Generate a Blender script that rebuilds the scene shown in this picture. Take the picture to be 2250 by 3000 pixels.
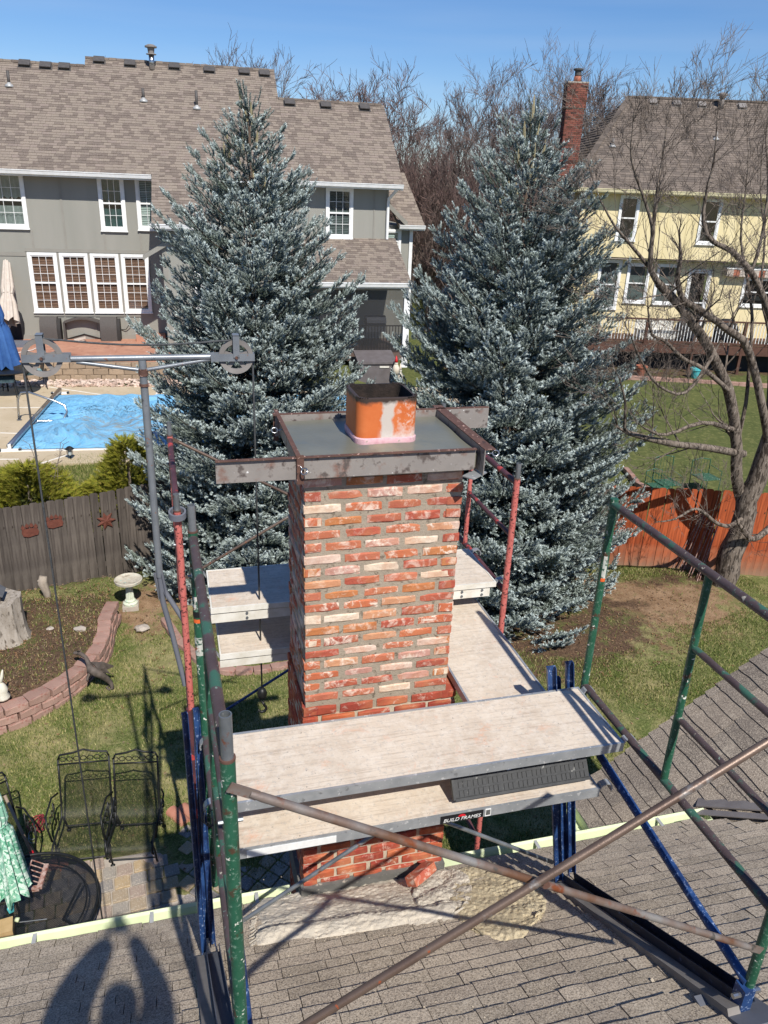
import bpy, math, random
import numpy as np
from mathutils import Vector, Matrix
random.seed(7); rng = np.random.default_rng(7)
S = bpy.context.scene
for o in list(bpy.data.objects): bpy.data.objects.remove(o)

# ---------------------------------------------------------------- camera
F = 2281.0; PITCH = math.radians(22.72); ROLL = math.radians(-2.293); YAW = math.radians(-15.69)
def ray(u, v):
    X = (u-1125)/F; Y = -(v-1500)/F
    c, s = math.cos(ROLL), math.sin(ROLL)
    cx = X*c+Y*s; cy = -X*s+Y*c
    y = math.cos(PITCH)+cy*math.sin(PITCH); z = -math.sin(PITCH)+cy*math.cos(PITCH)
    return Vector((cx*math.cos(YAW)-y*math.sin(YAW), cx*math.sin(YAW)+y*math.cos(YAW), z))
K = 1.3564                       # survey sketch units -> ray units
def onx(u, v, x): r = ray(u*K, v*K); return r*(x/r.x)
def ony(u, v, y): r = ray(u*K, v*K); return r*(y/r.y)
def onz(u, v, z): r = ray(u*K, v*K); return r*(z/r.z)
fwd = ray(1125, 1500).normalized()
rt = (ray(1625, 1500)-ray(625, 1500)).normalized()
up = rt.cross(fwd).normalized()
cd = bpy.data.cameras.new('camera'); cam = bpy.data.objects.new('camera', cd); S.collection.objects.link(cam)
cam.matrix_world = Matrix(((rt.x, up.x, -fwd.x, 0), (rt.y, up.y, -fwd.y, 0), (rt.z, up.z, -fwd.z, 0), (0, 0, 0, 1)))
cd.sensor_fit = 'VERTICAL'; cd.sensor_height = 34.6; cd.lens = 34.6*F/3000
cd.clip_start = 0.05; cd.clip_end = 2000
S.camera = cam
# ---------------------------------------------------------------- light
SUN = Vector((.131, -.89, 1.0)).normalized()
w = bpy.data.worlds.new('World'); S.world = w; w.use_nodes = True
nt = w.node_tree; nt.nodes.clear()
sky = nt.nodes.new('ShaderNodeTexSky'); sky.sky_type = 'NISHITA'; sky.sun_disc = False
sky.sun_elevation = math.asin(SUN.z); sky.sun_rotation = math.atan2(SUN.x, SUN.y)
sky.altitude = 300; sky.air_density = 1.0; sky.dust_density = 0.3; sky.ozone_density = 3.0
bg = nt.nodes.new('ShaderNodeBackground'); bg.inputs['Strength'].default_value = 0.09
hs = nt.nodes.new('ShaderNodeHueSaturation'); hs.inputs['Saturation'].default_value = 1.22
tc = nt.nodes.new('ShaderNodeTexCoord'); mp = nt.nodes.new('ShaderNodeMapping')
mp.inputs['Scale'].default_value = (1.2, 1.2, 16); mp.inputs['Rotation'].default_value = (0.06, 0.05, 0.3)
nz = nt.nodes.new('ShaderNodeTexNoise'); nz.inputs['Scale'].default_value = 1.6; nz.inputs['Detail'].default_value = 6; nz.inputs['Roughness'].default_value = .45
cr = nt.nodes.new('ShaderNodeMapRange'); cr.inputs[1].default_value = .52; cr.inputs[2].default_value = .85; cr.inputs[4].default_value = .16
mx = nt.nodes.new('ShaderNodeMix'); mx.data_type = 'RGBA'; mx.inputs[7].default_value = (6.5, 7.3, 8.4, 1)
ou = nt.nodes.new('ShaderNodeOutputWorld')
L = nt.links.new
L(tc.outputs['Generated'], mp.inputs[0]); L(mp.outputs[0], nz.inputs[0]); L(nz.outputs[0], cr.inputs[0])
tint = nt.nodes.new('ShaderNodeMix'); tint.data_type = 'RGBA'; tint.blend_type = 'MULTIPLY'; tint.inputs[0].default_value = 1; tint.inputs[7].default_value = (.93, .97, 1.13, 1)
L(sky.outputs[0], hs.inputs['Color']); L(hs.outputs[0], tint.inputs[6]); L(tint.outputs[2], mx.inputs[6]); L(cr.outputs[0], mx.inputs[0])
L(mx.outputs[2], bg.inputs[0]); L(bg.outputs[0], ou.inputs[0])
sd = bpy.data.lights.new('sun', 'SUN'); sd.energy = 5.0; sd.angle = math.radians(.53); sd.color = (1, .955, .89)
so = bpy.data.objects.new('sun', sd); S.collection.objects.link(so)
so.rotation_euler = SUN.to_track_quat('Z', 'Y').to_euler()
S.view_settings.view_transform = 'Standard'; S.view_settings.look = 'None'
S.view_settings.exposure = 0.2; S.view_settings.gamma = 1; S.view_settings.use_curve_mapping = False
S.cycles.max_bounces = 5; S.cycles.diffuse_bounces = 3; S.cycles.transparent_max_bounces = 12

# ---------------------------------------------------------------- materials
def srgb(h):
    h = h.lstrip('#'); c = [int(h[i:i+2], 16)/255 for i in (0, 2, 4)]
    return tuple([x/12.92 if x <= .04045 else ((x+.055)/1.055)**2.4 for x in c]+[1])
MATS = {}
class NB:
    def __init__(s, name):
        s.m = bpy.data.materials.new(name); s.m.use_nodes = True; s.t = s.m.node_tree; s.t.nodes.clear()
        s.o = s.n('OutputMaterial'); s.p = s.n('BsdfPrincipled'); s.l(s.p.outputs[0], s.o.inputs[0])
        s.tc = s.n('TexCoord').outputs['Object']
        MATS[name] = s.m
    def n(s, k): return s.t.nodes.new('ShaderNode'+k)
    def l(s, a, b): s.t.links.new(a, b)
    def noise(s, scale, detail=4, rough=.55, vec=None, stretch=None, dist=0):
        v = vec or s.tc
        if stretch:
            mp = s.n('Mapping'); mp.inputs['Scale'].default_value = stretch; s.l(v, mp.inputs[0]); v = mp.outputs[0]
        x = s.n('TexNoise'); x.inputs['Scale'].default_value = scale; x.inputs['Detail'].default_value = detail
        x.inputs['Roughness'].default_value = rough; x.inputs['Distortion'].default_value = dist
        s.l(v, x.inputs['Vector']); return x.outputs[0]
    def rng(s, f, a, b, lo=0, hi=1):
        x = s.n('MapRange'); x.inputs[1].default_value = a; x.inputs[2].default_value = b
        x.inputs[3].default_value = lo; x.inputs[4].default_value = hi; s.l(f, x.inputs[0]); return x.outputs[0]
    def mix(s, f, a, b, mode='MIX'):
        x = s.n('Mix'); x.data_type = 'RGBA'; x.blend_type = mode
        for i, q in ((0, f), (6, a), (7, b)):
            if isinstance(q, (int, float)): x.inputs[i].default_value = q
            elif isinstance(q, (tuple, list)): x.inputs[i].default_value = q
            else: s.l(q, x.inputs[i])
        return x.outputs[2]
    def math(s, op, a, b=0):
        x = s.n('Math'); x.operation = op
        for i, q in ((0, a), (1, b)):
            if isinstance(q, (int, float)): x.inputs[i].default_value = q
            else: s.l(q, x.inputs[i])
        return x.outputs[0]
    def ramp(s, f, stops, const=False):
        x = s.n('ValToRGB'); e = x.color_ramp.elements
        if const: x.color_ramp.interpolation = 'CONSTANT'
        e[0].position = stops[0][0]; e[0].color = stops[0][1]
        e[1].position = stops[1][0]; e[1].color = stops[1][1]
        for p, c in stops[2:]:
            q = e.new(p); q.color = c
        s.l(f, x.inputs[0]); return x.outputs[0]
    def rand(s):
        a = s.n('ObjectInfo').outputs['Random']; g = s.n('NewGeometry').outputs['Random Per Island']
        return s.math('FRACT', s.math('ADD', a, s.math('MULTIPLY', g, 7.31)))
    def bump(s, h, strength=.3, dist=.01):
        b = s.n('Bump'); b.inputs['Strength'].default_value = strength; b.inputs['Distance'].default_value = dist
        s.l(h, b.inputs['Height']); s.l(b.outputs[0], s.p.inputs['Normal'])
    def fin(s, col, rough=.7, metal=0, spec=.5):
        if isinstance(col, tuple): s.p.inputs['Base Color'].default_value = col
        else: s.l(col, s.p.inputs['Base Color'])
        if isinstance(rough, (int, float)): s.p.inputs['Roughness'].default_value = rough
        else: s.l(rough, s.p.inputs['Roughness'])
        s.p.inputs['Metallic'].default_value = metal
        s.p.inputs['Specular IOR Level'].default_value = spec
        return s.m
def simple(name, c1, c2=None, scale=6, rough=.7, metal=0, bump=0, bscale=None, spots=(), var=0, stretch=None, spec=.4):
    b = NB(name)
    col = b.mix(b.rng(b.noise(scale, stretch=stretch), .35, .65), srgb(c1), srgb(c2 or c1))
    for c, sc, th, w_ in spots:
        col = b.mix(b.rng(b.noise(sc, 6, .6, stretch=stretch), th, th+w_), col, srgb(c))
    if var:
        v = b.rng(b.rand(), 0, 1, 1-var, 1+var)
        h = b.n('HueSaturation'); b.l(v, h.inputs['Value']); b.l(col, h.inputs['Color']); col = h.outputs[0]
    if bump: b.bump(b.noise(bscale or scale*6, 5, .7), bump)
    return b.fin(col, rough, metal, spec)

simple('green_paint', '#1f4f3a', '#2a5a45', 14, .42, spots=(('#5f7d6c', 60, .56, .08), ('#4b3a2c', 16, .61, .05), ('#e0e0d4', 35, .64, .03)), bump=.12, bscale=120)
simple('green_worn', '#463a3a', '#574a49', 9, .5, spots=(('#3a5f4f', 9, .53, .05), ('#b3ab9a', 30, .66, .04), ('#7a8f82', 70, .64, .04)), bump=.2, bscale=120)
simple('red_paint', '#b8625a', '#c47068', 9, .55, spots=(('#4a2a28', 48, .555, .03), ('#5a3a34', 9, .6, .07), ('#e59a8f', 80, .68, .05)), bump=.15, bscale=120)
simple('red_worn', '#4a2f33', '#5c3a3e', 8, .5, spots=(('#b3443f', 10, .58, .04), ('#d8a8a0', 60, .7, .03)), bump=.2, bscale=120)
simple('navy_steel', '#161d2c', '#1f2838', 12, .5, spots=(('#38435c', 40, .6, .06),))
simple('blue_paint', '#1d3560', '#2b4a7a', 12, .4, spots=(('#8496b4', 60, .58, .06), ('#1a2c52', 8, .52, .1), ('#5a4335', 26, .72, .03)), bump=.1, bscale=120)
simple('galvanised', '#8b8f92', '#6f7578', 10, .42, .55, spots=(('#8a5236', 12, .64, .06), ('#c9cbc8', 50, .66, .04)), bump=.15, bscale=90)
simple('rusty_pipe', '#6d4f3c', '#8b8884', 5, .5, .3, spots=(('#7b4529', 7, .55, .08), ('#55524d', 9, .6, .06), ('#d5cfc3', 80, .74, .02)), bump=.18, bscale=100, stretch=(1, 1, 1))
simple('brown_pipe', '#65544a', '#77665a', 6, .42, .45, spots=(('#8f8c88', 7, .62, .06), ('#a2583a', 30, .68, .04)), bump=.12, bscale=100)
simple('steel_form', '#8a847e', '#979089', 7, .5, .15, spots=(('#7d5a4c', 6, .56, .12), ('#615853', 14, .55, .08), ('#e6e4df', 40, .67, .015)), bump=.12, bscale=60)
simple('rusted_edge', '#5b4239', '#6d5044', 14, .7, .2, spots=(('#c9a596', 40, .62, .03), ('#453530', 12, .6, .06)), bump=.2)
simple('aluminium', '#b4b7b8', '#a2a6a8', 12, .38, .5, spots=(('#d5d6d4', 30, .6, .05), ('#8d8f90', 22, .62, .06), ('#dedad0', 60, .68, .04)), bump=.15, bscale=60)
simple('hoist_grey', '#767b80', '#868b8f', 8, .35, .3, spots=(('#8b6a5c', 22, .66, .03), ('#d8d8d5', 40, .74, .02), ('#5a5d60', 9, .62, .06)), bump=.08, bscale=80)
simple('rope', '#3d3f40', '#505253', 60, .9)
simple('black_iron', '#141514', '#1f2120', 30, .45)
simple('black_plastic', '#2c2d2e', '#3c3d3d', 20, .55, spots=(('#8d8d88', 30, .64, .06),), bump=.1)
simple('white_trim', '#e9e9e6', '#dcdcd8', 6, .5)
simple('white_dirty', '#dcd9cf', '#c9c4b6', 12, .6)
simple('gutter_green', '#d3dcb4', '#c9d3a8', 5, .45, spots=(('#8f8b70', 14, .68, .06),))
simple('gutter_inner', '#d9e6b4', '#c8d79c', 5, .45)
simple('siding_grey', '#8a8980', '#918f86', 2, .8, bump=.06, bscale=30, stretch=(1, 1, .15))
simple('trim_grey', '#86837a', '#8d8a81', 3, .75)
simple('siding_yellow', '#d6c698', '#decfa4', 2, .8, stretch=(1, 1, .15))
simple('cream_trim', '#e6dcb5', '#dfd4aa', 3, .6)
simple('unlit_dark', '#1b1f22', '#26292c', 3, .8)  # near-black standing in for unlit depth: windows, birdhouse hole, under the deck
simple('porch_screen', '#2f2e2e', '#383736', 1, .85)
simple('brown_board', '#5b4a42', '#63524a', 4, .75)
simple('storage_grey', '#5b5554', '#666060', 5, .7)
simple('deck_wood', '#4c3328', '#5b3e31', 6, .7, bump=.1)
simple('wicker', '#46423f', '#57524e', 90, .75, bump=.6, bscale=260)
simple('wicker_dark', '#262423', '#33302e', 60, .75, bump=.5, bscale=200)
simple('blue_fabric', '#3a63a0', '#4570ab', 7, .85, bump=.15, bscale=14)
simple('beige_fabric', '#b5a99c', '#c0b5a8', 7, .9, bump=.15, bscale=14)
simple('teal_fabric', '#5f7f83', '#8fa9ab', 10, .9)
simple('black_fabric', '#17171a', '#222226', 5, .75, bump=.3, bscale=9)
simple('slate_grey', '#5d6068', '#686b73', 5, .75)
simple('orange_hose', '#e0602a', '#e8743b', 5, .5)
simple('white_hose', '#cdc6bf', '#d9d3cc', 5, .5)
simple('stainless', '#b8babb', '#a8abac', 8, .22, .9)
simple('concrete_pool', '#bfae93', '#b3a285', 1.2, .85, spots=(('#a8967a', 5, .58, .1), ('#cdbfa8', 30, .62, .06)), bump=.12, bscale=60)
simple('joint_white', '#e2ddd2', '#d5cfc2', 6, .8)
simple('coping_white', '#e6e6e2', '#dcdcd6', 6, .6)
simple('patio_stamp', '#a5755f', '#b4866e', 1.3, .75, spots=(('#8d6150', 3, .56, .12), ('#c4a090', 7, .62, .1)), bump=.12, bscale=16)
simple('wall_block', '#94806a', '#a08b73', 3, .9, spots=(('#7a6a58', 12, .56, .1),), bump=.4, bscale=30, var=.14)
simple('river_rock', '#b59a88', '#c8b5a5', 3, .8, var=.35)
simple('edging_block', '#957669', '#a48577', 3, .9, spots=(('#96685c', 14, .55, .1), ('#d6b5a8', 30, .66, .06)), bump=.5, bscale=40, var=.1)
simple('clay_brick', '#a8715c', '#b37d67', 8, .85, bump=.2, var=.06)
simple('brush', '#4f433e', '#5d504a', 2, .95)
simple('terracotta', '#9a5a43', '#a5664e', 8, .7)
simple('ceramic_blue', '#4fb0b5', '#5abcc0', 8, .4)
simple('stump_wood', '#8f8578', '#a59c90', 14, .9, spots=(('#5f564b', 24, .55, .08),), bump=.6, bscale=30, stretch=(1, 1, .3))
simple('driftwood', '#a39787', '#8a7e70', 12, .9, bump=.5, bscale=30, stretch=(1, 1, .3))
simple('birdhouse_wood', '#84786a', '#938778', 12, .85, bump=.2)
simple('birdhouse_roof', '#54565a', '#606266', 12, .85)
simple('bath_stone', '#c2cbb4', '#d2d6c2', 9, .85, spots=(('#9fbfae', 12, .58, .08), ('#9b9079', 16, .6, .08)), bump=.3, bscale=50)
simple('bath_rim', '#b0a795', '#c1baa8', 12, .9, spots=(('#8fbab2', 18, .62, .06), ('#857a68', 10, .56, .1)), bump=.4, bscale=50)
simple('statue_dark', '#4b433c', '#625850', 14, .75, bump=.5, bscale=50)
simple('statue_pale', '#c6c0ad', '#d8d3c3', 14, .8, bump=.3, bscale=40)
simple('rust_metal', '#5e3428', '#6e3f31', 16, .75, spots=(('#5c2d24', 22, .58, .08),), bump=.3)
simple('stick_wood', '#8d7c6b', '#9b8a78', 14, .85)
simple('red_plastic', '#c4232a', '#c4232a', 5, .5)
simple('rack_rust', '#7b4a3c', '#b09a90', 30, .7)
simple('raw_wood', '#a98d62', '#b89b70', 10, .8, bump=.1, stretch=(1, 1, .2))
simple('cord_red', '#a5343a', '#2a2527', 30, .7)
simple('bark', '#6f6459', '#82766a', 6, .95, spots=(('#40372f', 26, .48, .08), ('#9b9084', 40, .6, .05)), bump=.9, bscale=24, stretch=(1, 1, .22))
simple('twig_grey', '#64594f', '#746960', 6, .9)
simple('bark_far', '#5a4d46', '#675a52', 2, .95)
simple('twig_far', '#665953', '#72655f', 1, .95)
simple('twig_red', '#66524c', '#735f58', 1, .95)
simple('far_road', '#8d8b8a', '#999796', 2, .9)
simple('flashing', '#77716f', '#837d7a', 10, .6, .2)
simple('pipe_boot', '#b9b9b6', '#a9a9a6', 10, .5, .3)
simple('vent_dark', '#4a4744', '#56524f', 10, .6)
simple('vent_light', '#77726d', '#85807b', 10, .6)
simple('mortar_new', '#978b7a', '#a39684', 10, .95, spots=(('#6f6455', 30, .56, .08), ('#a59884', 60, .62, .05)), bump=.6, bscale=90)
simple('mortar_old', '#b2a48f', '#c2b5a0', 10, .95, bump=.6, bscale=90)
simple('cap_cement', '#66665a', '#737264', 3, .3, spots=(('#857f6c', 2.2, .58, .12), ('#63665e', 7, .6, .1)), bump=.1, bscale=30)
simple('flashing_base', '#5d5c58', '#6b6a65', 10, .8, spots=(('#a8a295', 30, .6, .08),), bump=.4)
simple('flue_inside', '#231d19', '#352b25', 20, .95, bump=.8, bscale=50)
simple('pink_collar', '#c99aa0', '#d9b2b4', 30, .85, spots=(('#a08f83', 30, .58, .1),), bump=.3)
simple('strap_rubber', '#1e1e1f', '#2a2a2b', 20, .6)
simple('skin', '#b98367', '#c08d70', 9, .6)
simple('jacket', '#333a45', '#3a424e', 9, .85)
simple('denim', '#2c3a54', '#34435e', 9, .9)
simple('phone_black', '#101012', '#141416', 9, .3)
simple('leader_tan', '#8f8465', '#a39a78', 40, .9, bump=.8, bscale=160)
simple('spruce_bark', '#463a31', '#54473c', 9, .95)
simple('curtain', '#7d8480', '#8e9590', 10, .85)
simple('curtain_teal', '#2d4a4a', '#3b5b59', 10, .85)
simple('blind_brown', '#7d5540', '#8a6049', 8, .6)
simple('blind_white', '#a9b5ae', '#b8c2bb', 8, .6)
simple('blind_dark', '#4a5553', '#55605e', 8, .6)
simple('cushion', '#a9b4b3', '#c3cccb', 14, .9)
simple('stone_gnome', '#c7bba6', '#d3c9b6', 14, .9)
simple('dirt_rock', '#a1978c', '#b0a698', 9, .9, bump=.4)

# brick: reclaimed reds, with lime smears
def brick_mat(name, stops, smear=.56, white='#dcc6b4', ov=.55):
    b = NB(name); r = b.rand()
    col = b.ramp(r, stops, True)
    off = b.n('VectorMath'); off.operation = 'ADD'
    cx = b.n('CombineXYZ'); b.l(b.math('MULTIPLY', r, 37.0), cx.inputs[0]); b.l(b.math('MULTIPLY', r, 91.0), cx.inputs[2])
    b.l(b.tc, off.inputs[0]); b.l(cx.outputs[0], off.inputs[1]); v = off.outputs[0]
    col = b.mix(b.rng(b.noise(18, 5, .6, v), .35, .7, 0, ov), col, srgb('#7a4030'))
    col = b.mix(b.rng(b.noise(9, 3, .5, v), .45, .7, 0, ov*.9), col, srgb('#d08f64'))
    wf = b.math('MULTIPLY', b.rng(b.noise(16, 8, .72, v, dist=.6), smear, smear+.12), b.rng(b.math('FRACT', b.math('MULTIPLY', r, 13.7)), 0, 1, .25, .95))
    col = b.mix(wf, col, srgb(white))
    b.bump(b.noise(70, 7, .7, v), .55, .006)
    return b.fin(col, .9, 0, .2)
brick_mat('brick_reclaimed', [(0, srgb('#b0604a')), (.1, srgb('#c4988a')), (.2, srgb('#bd6b4a')), (.3, srgb('#a35646')), (.38, srgb('#d2b8a6')), (.48, srgb('#b8774a')), (.58, srgb('#b86d55')), (.68, srgb('#ddccb4')), (.76, srgb('#ad5846')), (.84, srgb('#c99673')), (.92, srgb('#bb7053'))], .5, '#e2d2c0', .4)
brick_mat('brick_original', [(0, srgb('#a34b38')), (.2, srgb('#b5603f')), (.4, srgb('#944035')), (.6, srgb('#b25a42')), (.8, srgb('#a24c3b'))], .56)
brick_mat('brick_far', [(0, srgb('#7d4c42')), (.2, srgb('#6d423b')), (.4, srgb('#86564a')), (.5, srgb('#41302e')), (.65, srgb('#784b42')), (.85, srgb('#54382f'))], .7, '#b09a8c', .12)

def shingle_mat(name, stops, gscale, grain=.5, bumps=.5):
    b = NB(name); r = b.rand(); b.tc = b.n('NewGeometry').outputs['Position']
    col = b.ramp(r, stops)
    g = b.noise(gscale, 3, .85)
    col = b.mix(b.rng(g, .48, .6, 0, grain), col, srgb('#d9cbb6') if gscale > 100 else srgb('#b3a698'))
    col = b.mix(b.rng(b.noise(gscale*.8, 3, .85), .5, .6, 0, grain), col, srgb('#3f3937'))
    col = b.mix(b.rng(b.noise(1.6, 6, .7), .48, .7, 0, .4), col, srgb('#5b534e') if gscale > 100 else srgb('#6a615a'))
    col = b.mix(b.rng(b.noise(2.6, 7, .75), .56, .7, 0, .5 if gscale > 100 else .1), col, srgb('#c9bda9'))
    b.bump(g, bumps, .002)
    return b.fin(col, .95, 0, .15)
shingle_mat('shingle_near', [(0, srgb('#978a78')), (.3, srgb('#ab9d89')), (.6, srgb('#b7a894')), (1, srgb('#9f9180'))], 130, .75)  # lighter than the wing copy to make up for sun grazing this slope
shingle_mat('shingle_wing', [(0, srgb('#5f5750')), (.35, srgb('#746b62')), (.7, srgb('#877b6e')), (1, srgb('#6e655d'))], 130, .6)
shingle_mat('shingle_brown', [(0, srgb('#85786f')), (.28, srgb('#857a6e')), (.66, srgb('#8a7e72')), (.67, srgb('#6c6159')), (.85, srgb('#72675e')), (1, srgb('#6a5f57'))], 40, .25, .2)
shingle_mat('shingle_taupe', [(0, srgb('#6c6259')), (.6, srgb('#786d63')), (.65, srgb('#5a524b')), (1, srgb('#635a53'))], 60, .12, .2)

# plank deck: pale plywood with mortar splashes
b = NB('plank_deck')
col = b.mix(b.rng(b.noise(5, 5), .35, .65), srgb('#cfc1ae'), srgb('#c0b19e'))
col = b.mix(b.rng(b.noise(90, 5, .7, stretch=(.04, 1, 1)), .52, .62, 0, .55), col, srgb('#9c8b7a'))
col = b.mix(b.rng(b.noise(16, 8, .8), .45, .65, 0, .6), col, srgb('#d8cfc1'))
col = b.mix(b.rng(b.noise(5, 7, .8, dist=.5), .58, .68, 0, .6), col, srgb('#cf9c7e'))
col = b.mix(b.rng(b.noise(45, 4, .7), .66, .7), col, srgb('#7b746c'))
col = b.mix(b.rng(b.noise(40, 6, .75), .55, .62, 0, .7), col, srgb('#aca59b'))
b.bump(b.noise(60, 6, .75), .35, .004); b.fin(col, .85, 0, .3)

# clay flue: orange tile with cement smears and soot on the rim
b = NB('flue_clay')
sp = b.n('SeparateXYZ'); b.l(b.tc, sp.inputs[0])
col = b.mix(b.rng(b.noise(9, 4), .3, .7), srgb('#c2622f'), srgb('#cf7440'))
strip = b.math('SUBTRACT', 1, b.rng(b.math('ABSOLUTE', b.math('SUBTRACT', b.math('ADD', sp.outputs[0], b.math('MULTIPLY', b.noise(6, 4), .16)), .075)), .035, .05))
col = b.mix(strip, col, srgb('#c3b8ac'))
low = b.math('MULTIPLY', b.rng(b.math('ADD', sp.outputs[2], b.math('MULTIPLY', b.noise(14, 6, .7), .2)), .13, .2, 1, 0), b.rng(sp.outputs[0], -.06, .0))
col = b.mix(low, col, srgb('#d6cbc2'))
col = b.mix(b.math('MULTIPLY', b.rng(b.noise(30, 7, .75), .5, .62, 0, .8), b.rng(sp.outputs[0], .02, .08)), col, srgb('#d9c3b4'))
soot = b.rng(b.math('ADD', sp.outputs[2], b.math('MULTIPLY', b.noise(20, 4), .06)), .245, .27)
col = b.mix(soot, col, srgb('#40352e'))
b.bump(b.noise(50, 5), .15, .003); b.fin(col, .5, 0, .4)

# fence boards
def board_mat(name, a, c, d, knots='#3b332d'):
    b = NB(name); r = b.rand()
    col = b.mix(b.rng(b.noise(2.5, 4), .35, .65), srgb(a), srgb(c))
    col = b.mix(b.rng(b.noise(30, 5, .6, stretch=(1, 1, .05)), .45, .6, 0, .7), col, srgb(d))
    col = b.mix(b.rng(b.noise(11, 2, .5, stretch=(1, 1, .6)), .73, .76), col, srgb(knots))
    h = b.n('HueSaturation'); b.l(b.rng(r, 0, 1, .78, 1.2), h.inputs['Value']); b.l(col, h.inputs['Color'])
    b.bump(b.noise(40, 5, .6, stretch=(1, 1, .06)), .35, .004)
    return b, h.outputs[0]
b, col = board_mat('fence_grey', '#554e48', '#655d55', '#423b36'); b.fin(col, .9, 0, .2)
b, col = board_mat('fence_stained', '#a5512f', '#b35c36', '#7e3d26')
sp = b.n('SeparateXYZ'); b.l(b.tc, sp.inputs[0])
col = b.mix(b.rng(b.math('ADD', sp.outputs[2], b.math('MULTIPLY', b.noise(3), .9)), .35, .95, .85, 0), col, srgb('#94806a')); b.fin(col, .85, 0, .2)

# pavers: mixed tan and grey
b = NB('paver_mix'); r = b.rand()
col = b.ramp(r, [(0, srgb('#9a8a74')), (.2, srgb('#8a847d')), (.38, srgb('#a69172')), (.5, srgb('#827c78')), (.65, srgb('#978679')), (.8, srgb('#918a80')), (.9, srgb('#b09a78'))], True)
col = b.mix(b.rng(b.noise(60, 4, .7), .5, .65, 0, .6), col, srgb('#c9bdaa'))
col = b.mix(b.rng(b.noise(25, 4, .7), .55, .7, 0, .5), col, srgb('#6b6258'))
b.bump(b.noise(90, 4), .3, .004); b.fin(col, .9, 0, .2)

# ground: lawn, bare soil and mulch driven by painted vertex masks
b = NB('ground')
def attr(nm):
    a = b.n('Attribute'); a.attribute_name = nm; return a.outputs['Fac']
g1 = b.mix(b.rng(b.noise(2.2, 5, .6), .35, .65), srgb('#63703a'), srgb('#868455'))
g1 = b.mix(b.rng(b.noise(30, 5, .8), .42, .58, 0, .85), g1, srgb('#38441e'))
g1 = b.mix(b.rng(b.noise(1.1, 6, .65), .5, .68, 0, .75), g1, srgb('#a89a70'))
g1 = b.mix(b.rng(b.noise(70, 4, .75), .56, .66, 0, .7), g1, srgb('#c1b287'))
g2 = b.mix(b.rng(b.noise(1.5, 4), .35, .7), srgb('#4d5530'), srgb('#5c6038'))
g2 = b.mix(b.rng(b.noise(9, 5, .7), .5, .68, 0, .5), g2, srgb('#8e8b58'))
lawn = b.mix(attr('lush'), g1, g2)
soil = b.mix(b.rng(b.noise(4, 6, .65), .35, .65), srgb('#7a6149'), srgb('#9a8065'))
soil = b.mix(b.rng(b.noise(60, 5, .75), .55, .62, 0, .8), soil, srgb('#4a3a2c'))
soil = b.mix(b.rng(b.noise(34, 5, .75), .62, .66, 0, .8), soil, srgb('#c6b498'))
mulch = b.mix(b.rng(b.noise(22, 6, .75), .4, .6), srgb('#43362c'), srgb('#665140'))
mulch = b.mix(b.rng(b.noise(3, 5, .7), .52, .64, 0, .7), mulch, srgb('#5a6636'))
mulch = b.mix(b.rng(b.noise(50, 5, .75), .6, .65), mulch, srgb('#a58c70'))
br = b.noise(2.6, 6, .7)
col = b.mix(b.rng(b.math('ADD', attr('soil'), b.math('MULTIPLY', b.math('SUBTRACT', br, .5), 1.6)), .4, .62), lawn, soil)
col = b.mix(b.rng(b.math('ADD', attr('mulch'), b.math('MULTIPLY', b.math('SUBTRACT', br, .5), 1.2)), .4, .6), col, mulch)
b.bump(b.noise(35, 6, .75), .6, .02); b.fin(col, .95, 0, .1)
# blades
b = NB('grass_blade'); r = b.rand()
col = b.ramp(r, [(0, srgb('#43541f')), (.35, srgb('#5f6f30')), (.6, srgb('#7d7f45')), (.85, srgb('#b5a878')), (1, srgb('#4c5f26'))])
b.fin(col, .8, 0, .2)
b = NB('litter'); r = b.rand()
col = b.ramp(r, [(0, srgb('#5b4230')), (.35, srgb('#8b6a4a')), (.75, srgb('#8f7d66')), (1, srgb('#5c4635'))]); b.fin(col, .9, 0, .2)
# spruce needles
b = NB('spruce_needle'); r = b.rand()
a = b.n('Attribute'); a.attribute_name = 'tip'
col = b.mix(a.outputs['Fac'], srgb('#34422f'), srgb('#dfeae6'))  # pale tips are the needles' own; dark end also carries crown shade
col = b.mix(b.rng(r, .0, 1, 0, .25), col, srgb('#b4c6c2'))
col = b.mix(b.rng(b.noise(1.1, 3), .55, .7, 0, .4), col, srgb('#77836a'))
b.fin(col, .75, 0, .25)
b = NB('evergreen'); r = b.rand()
col = b.ramp(r, [(0, srgb('#5b6420')), (.4, srgb('#7d7f2a')), (.75, srgb('#959033')), (1, srgb('#6b5d2c'))]); b.fin(col, .8, 0, .2)
# pool cover
b = NB('pool_cover')
col = b.mix(b.rng(b.noise(1.2, 5), .35, .7), srgb('#6aa9cf'), srgb('#82bada'))
a = b.n('Attribute'); a.attribute_name = 'dirt'
col = b.mix(b.math('MULTIPLY', b.rng(b.noise(5, 7, .7, dist=.3, stretch=(.7, 1.4, 1)), .46, .6), a.outputs['Fac']), col, srgb('#8f8672'))
b.bump(b.noise(3.2, 6, .65, dist=1.2), .9, .1); b.fin(col, .55, 0, .35)
# palm fabric
b = NB('palm_fabric')
col = b.mix(b.rng(b.noise(9, 3, .5, dist=2.2), .47, .5), srgb('#c9dccf'), srgb('#84b59e'))
col = b.mix(b.rng(b.noise(14, 3, .5, dist=2.5), .56, .59), col, srgb('#4d8f71')); b.fin(col, .85, 0, .2)
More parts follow.
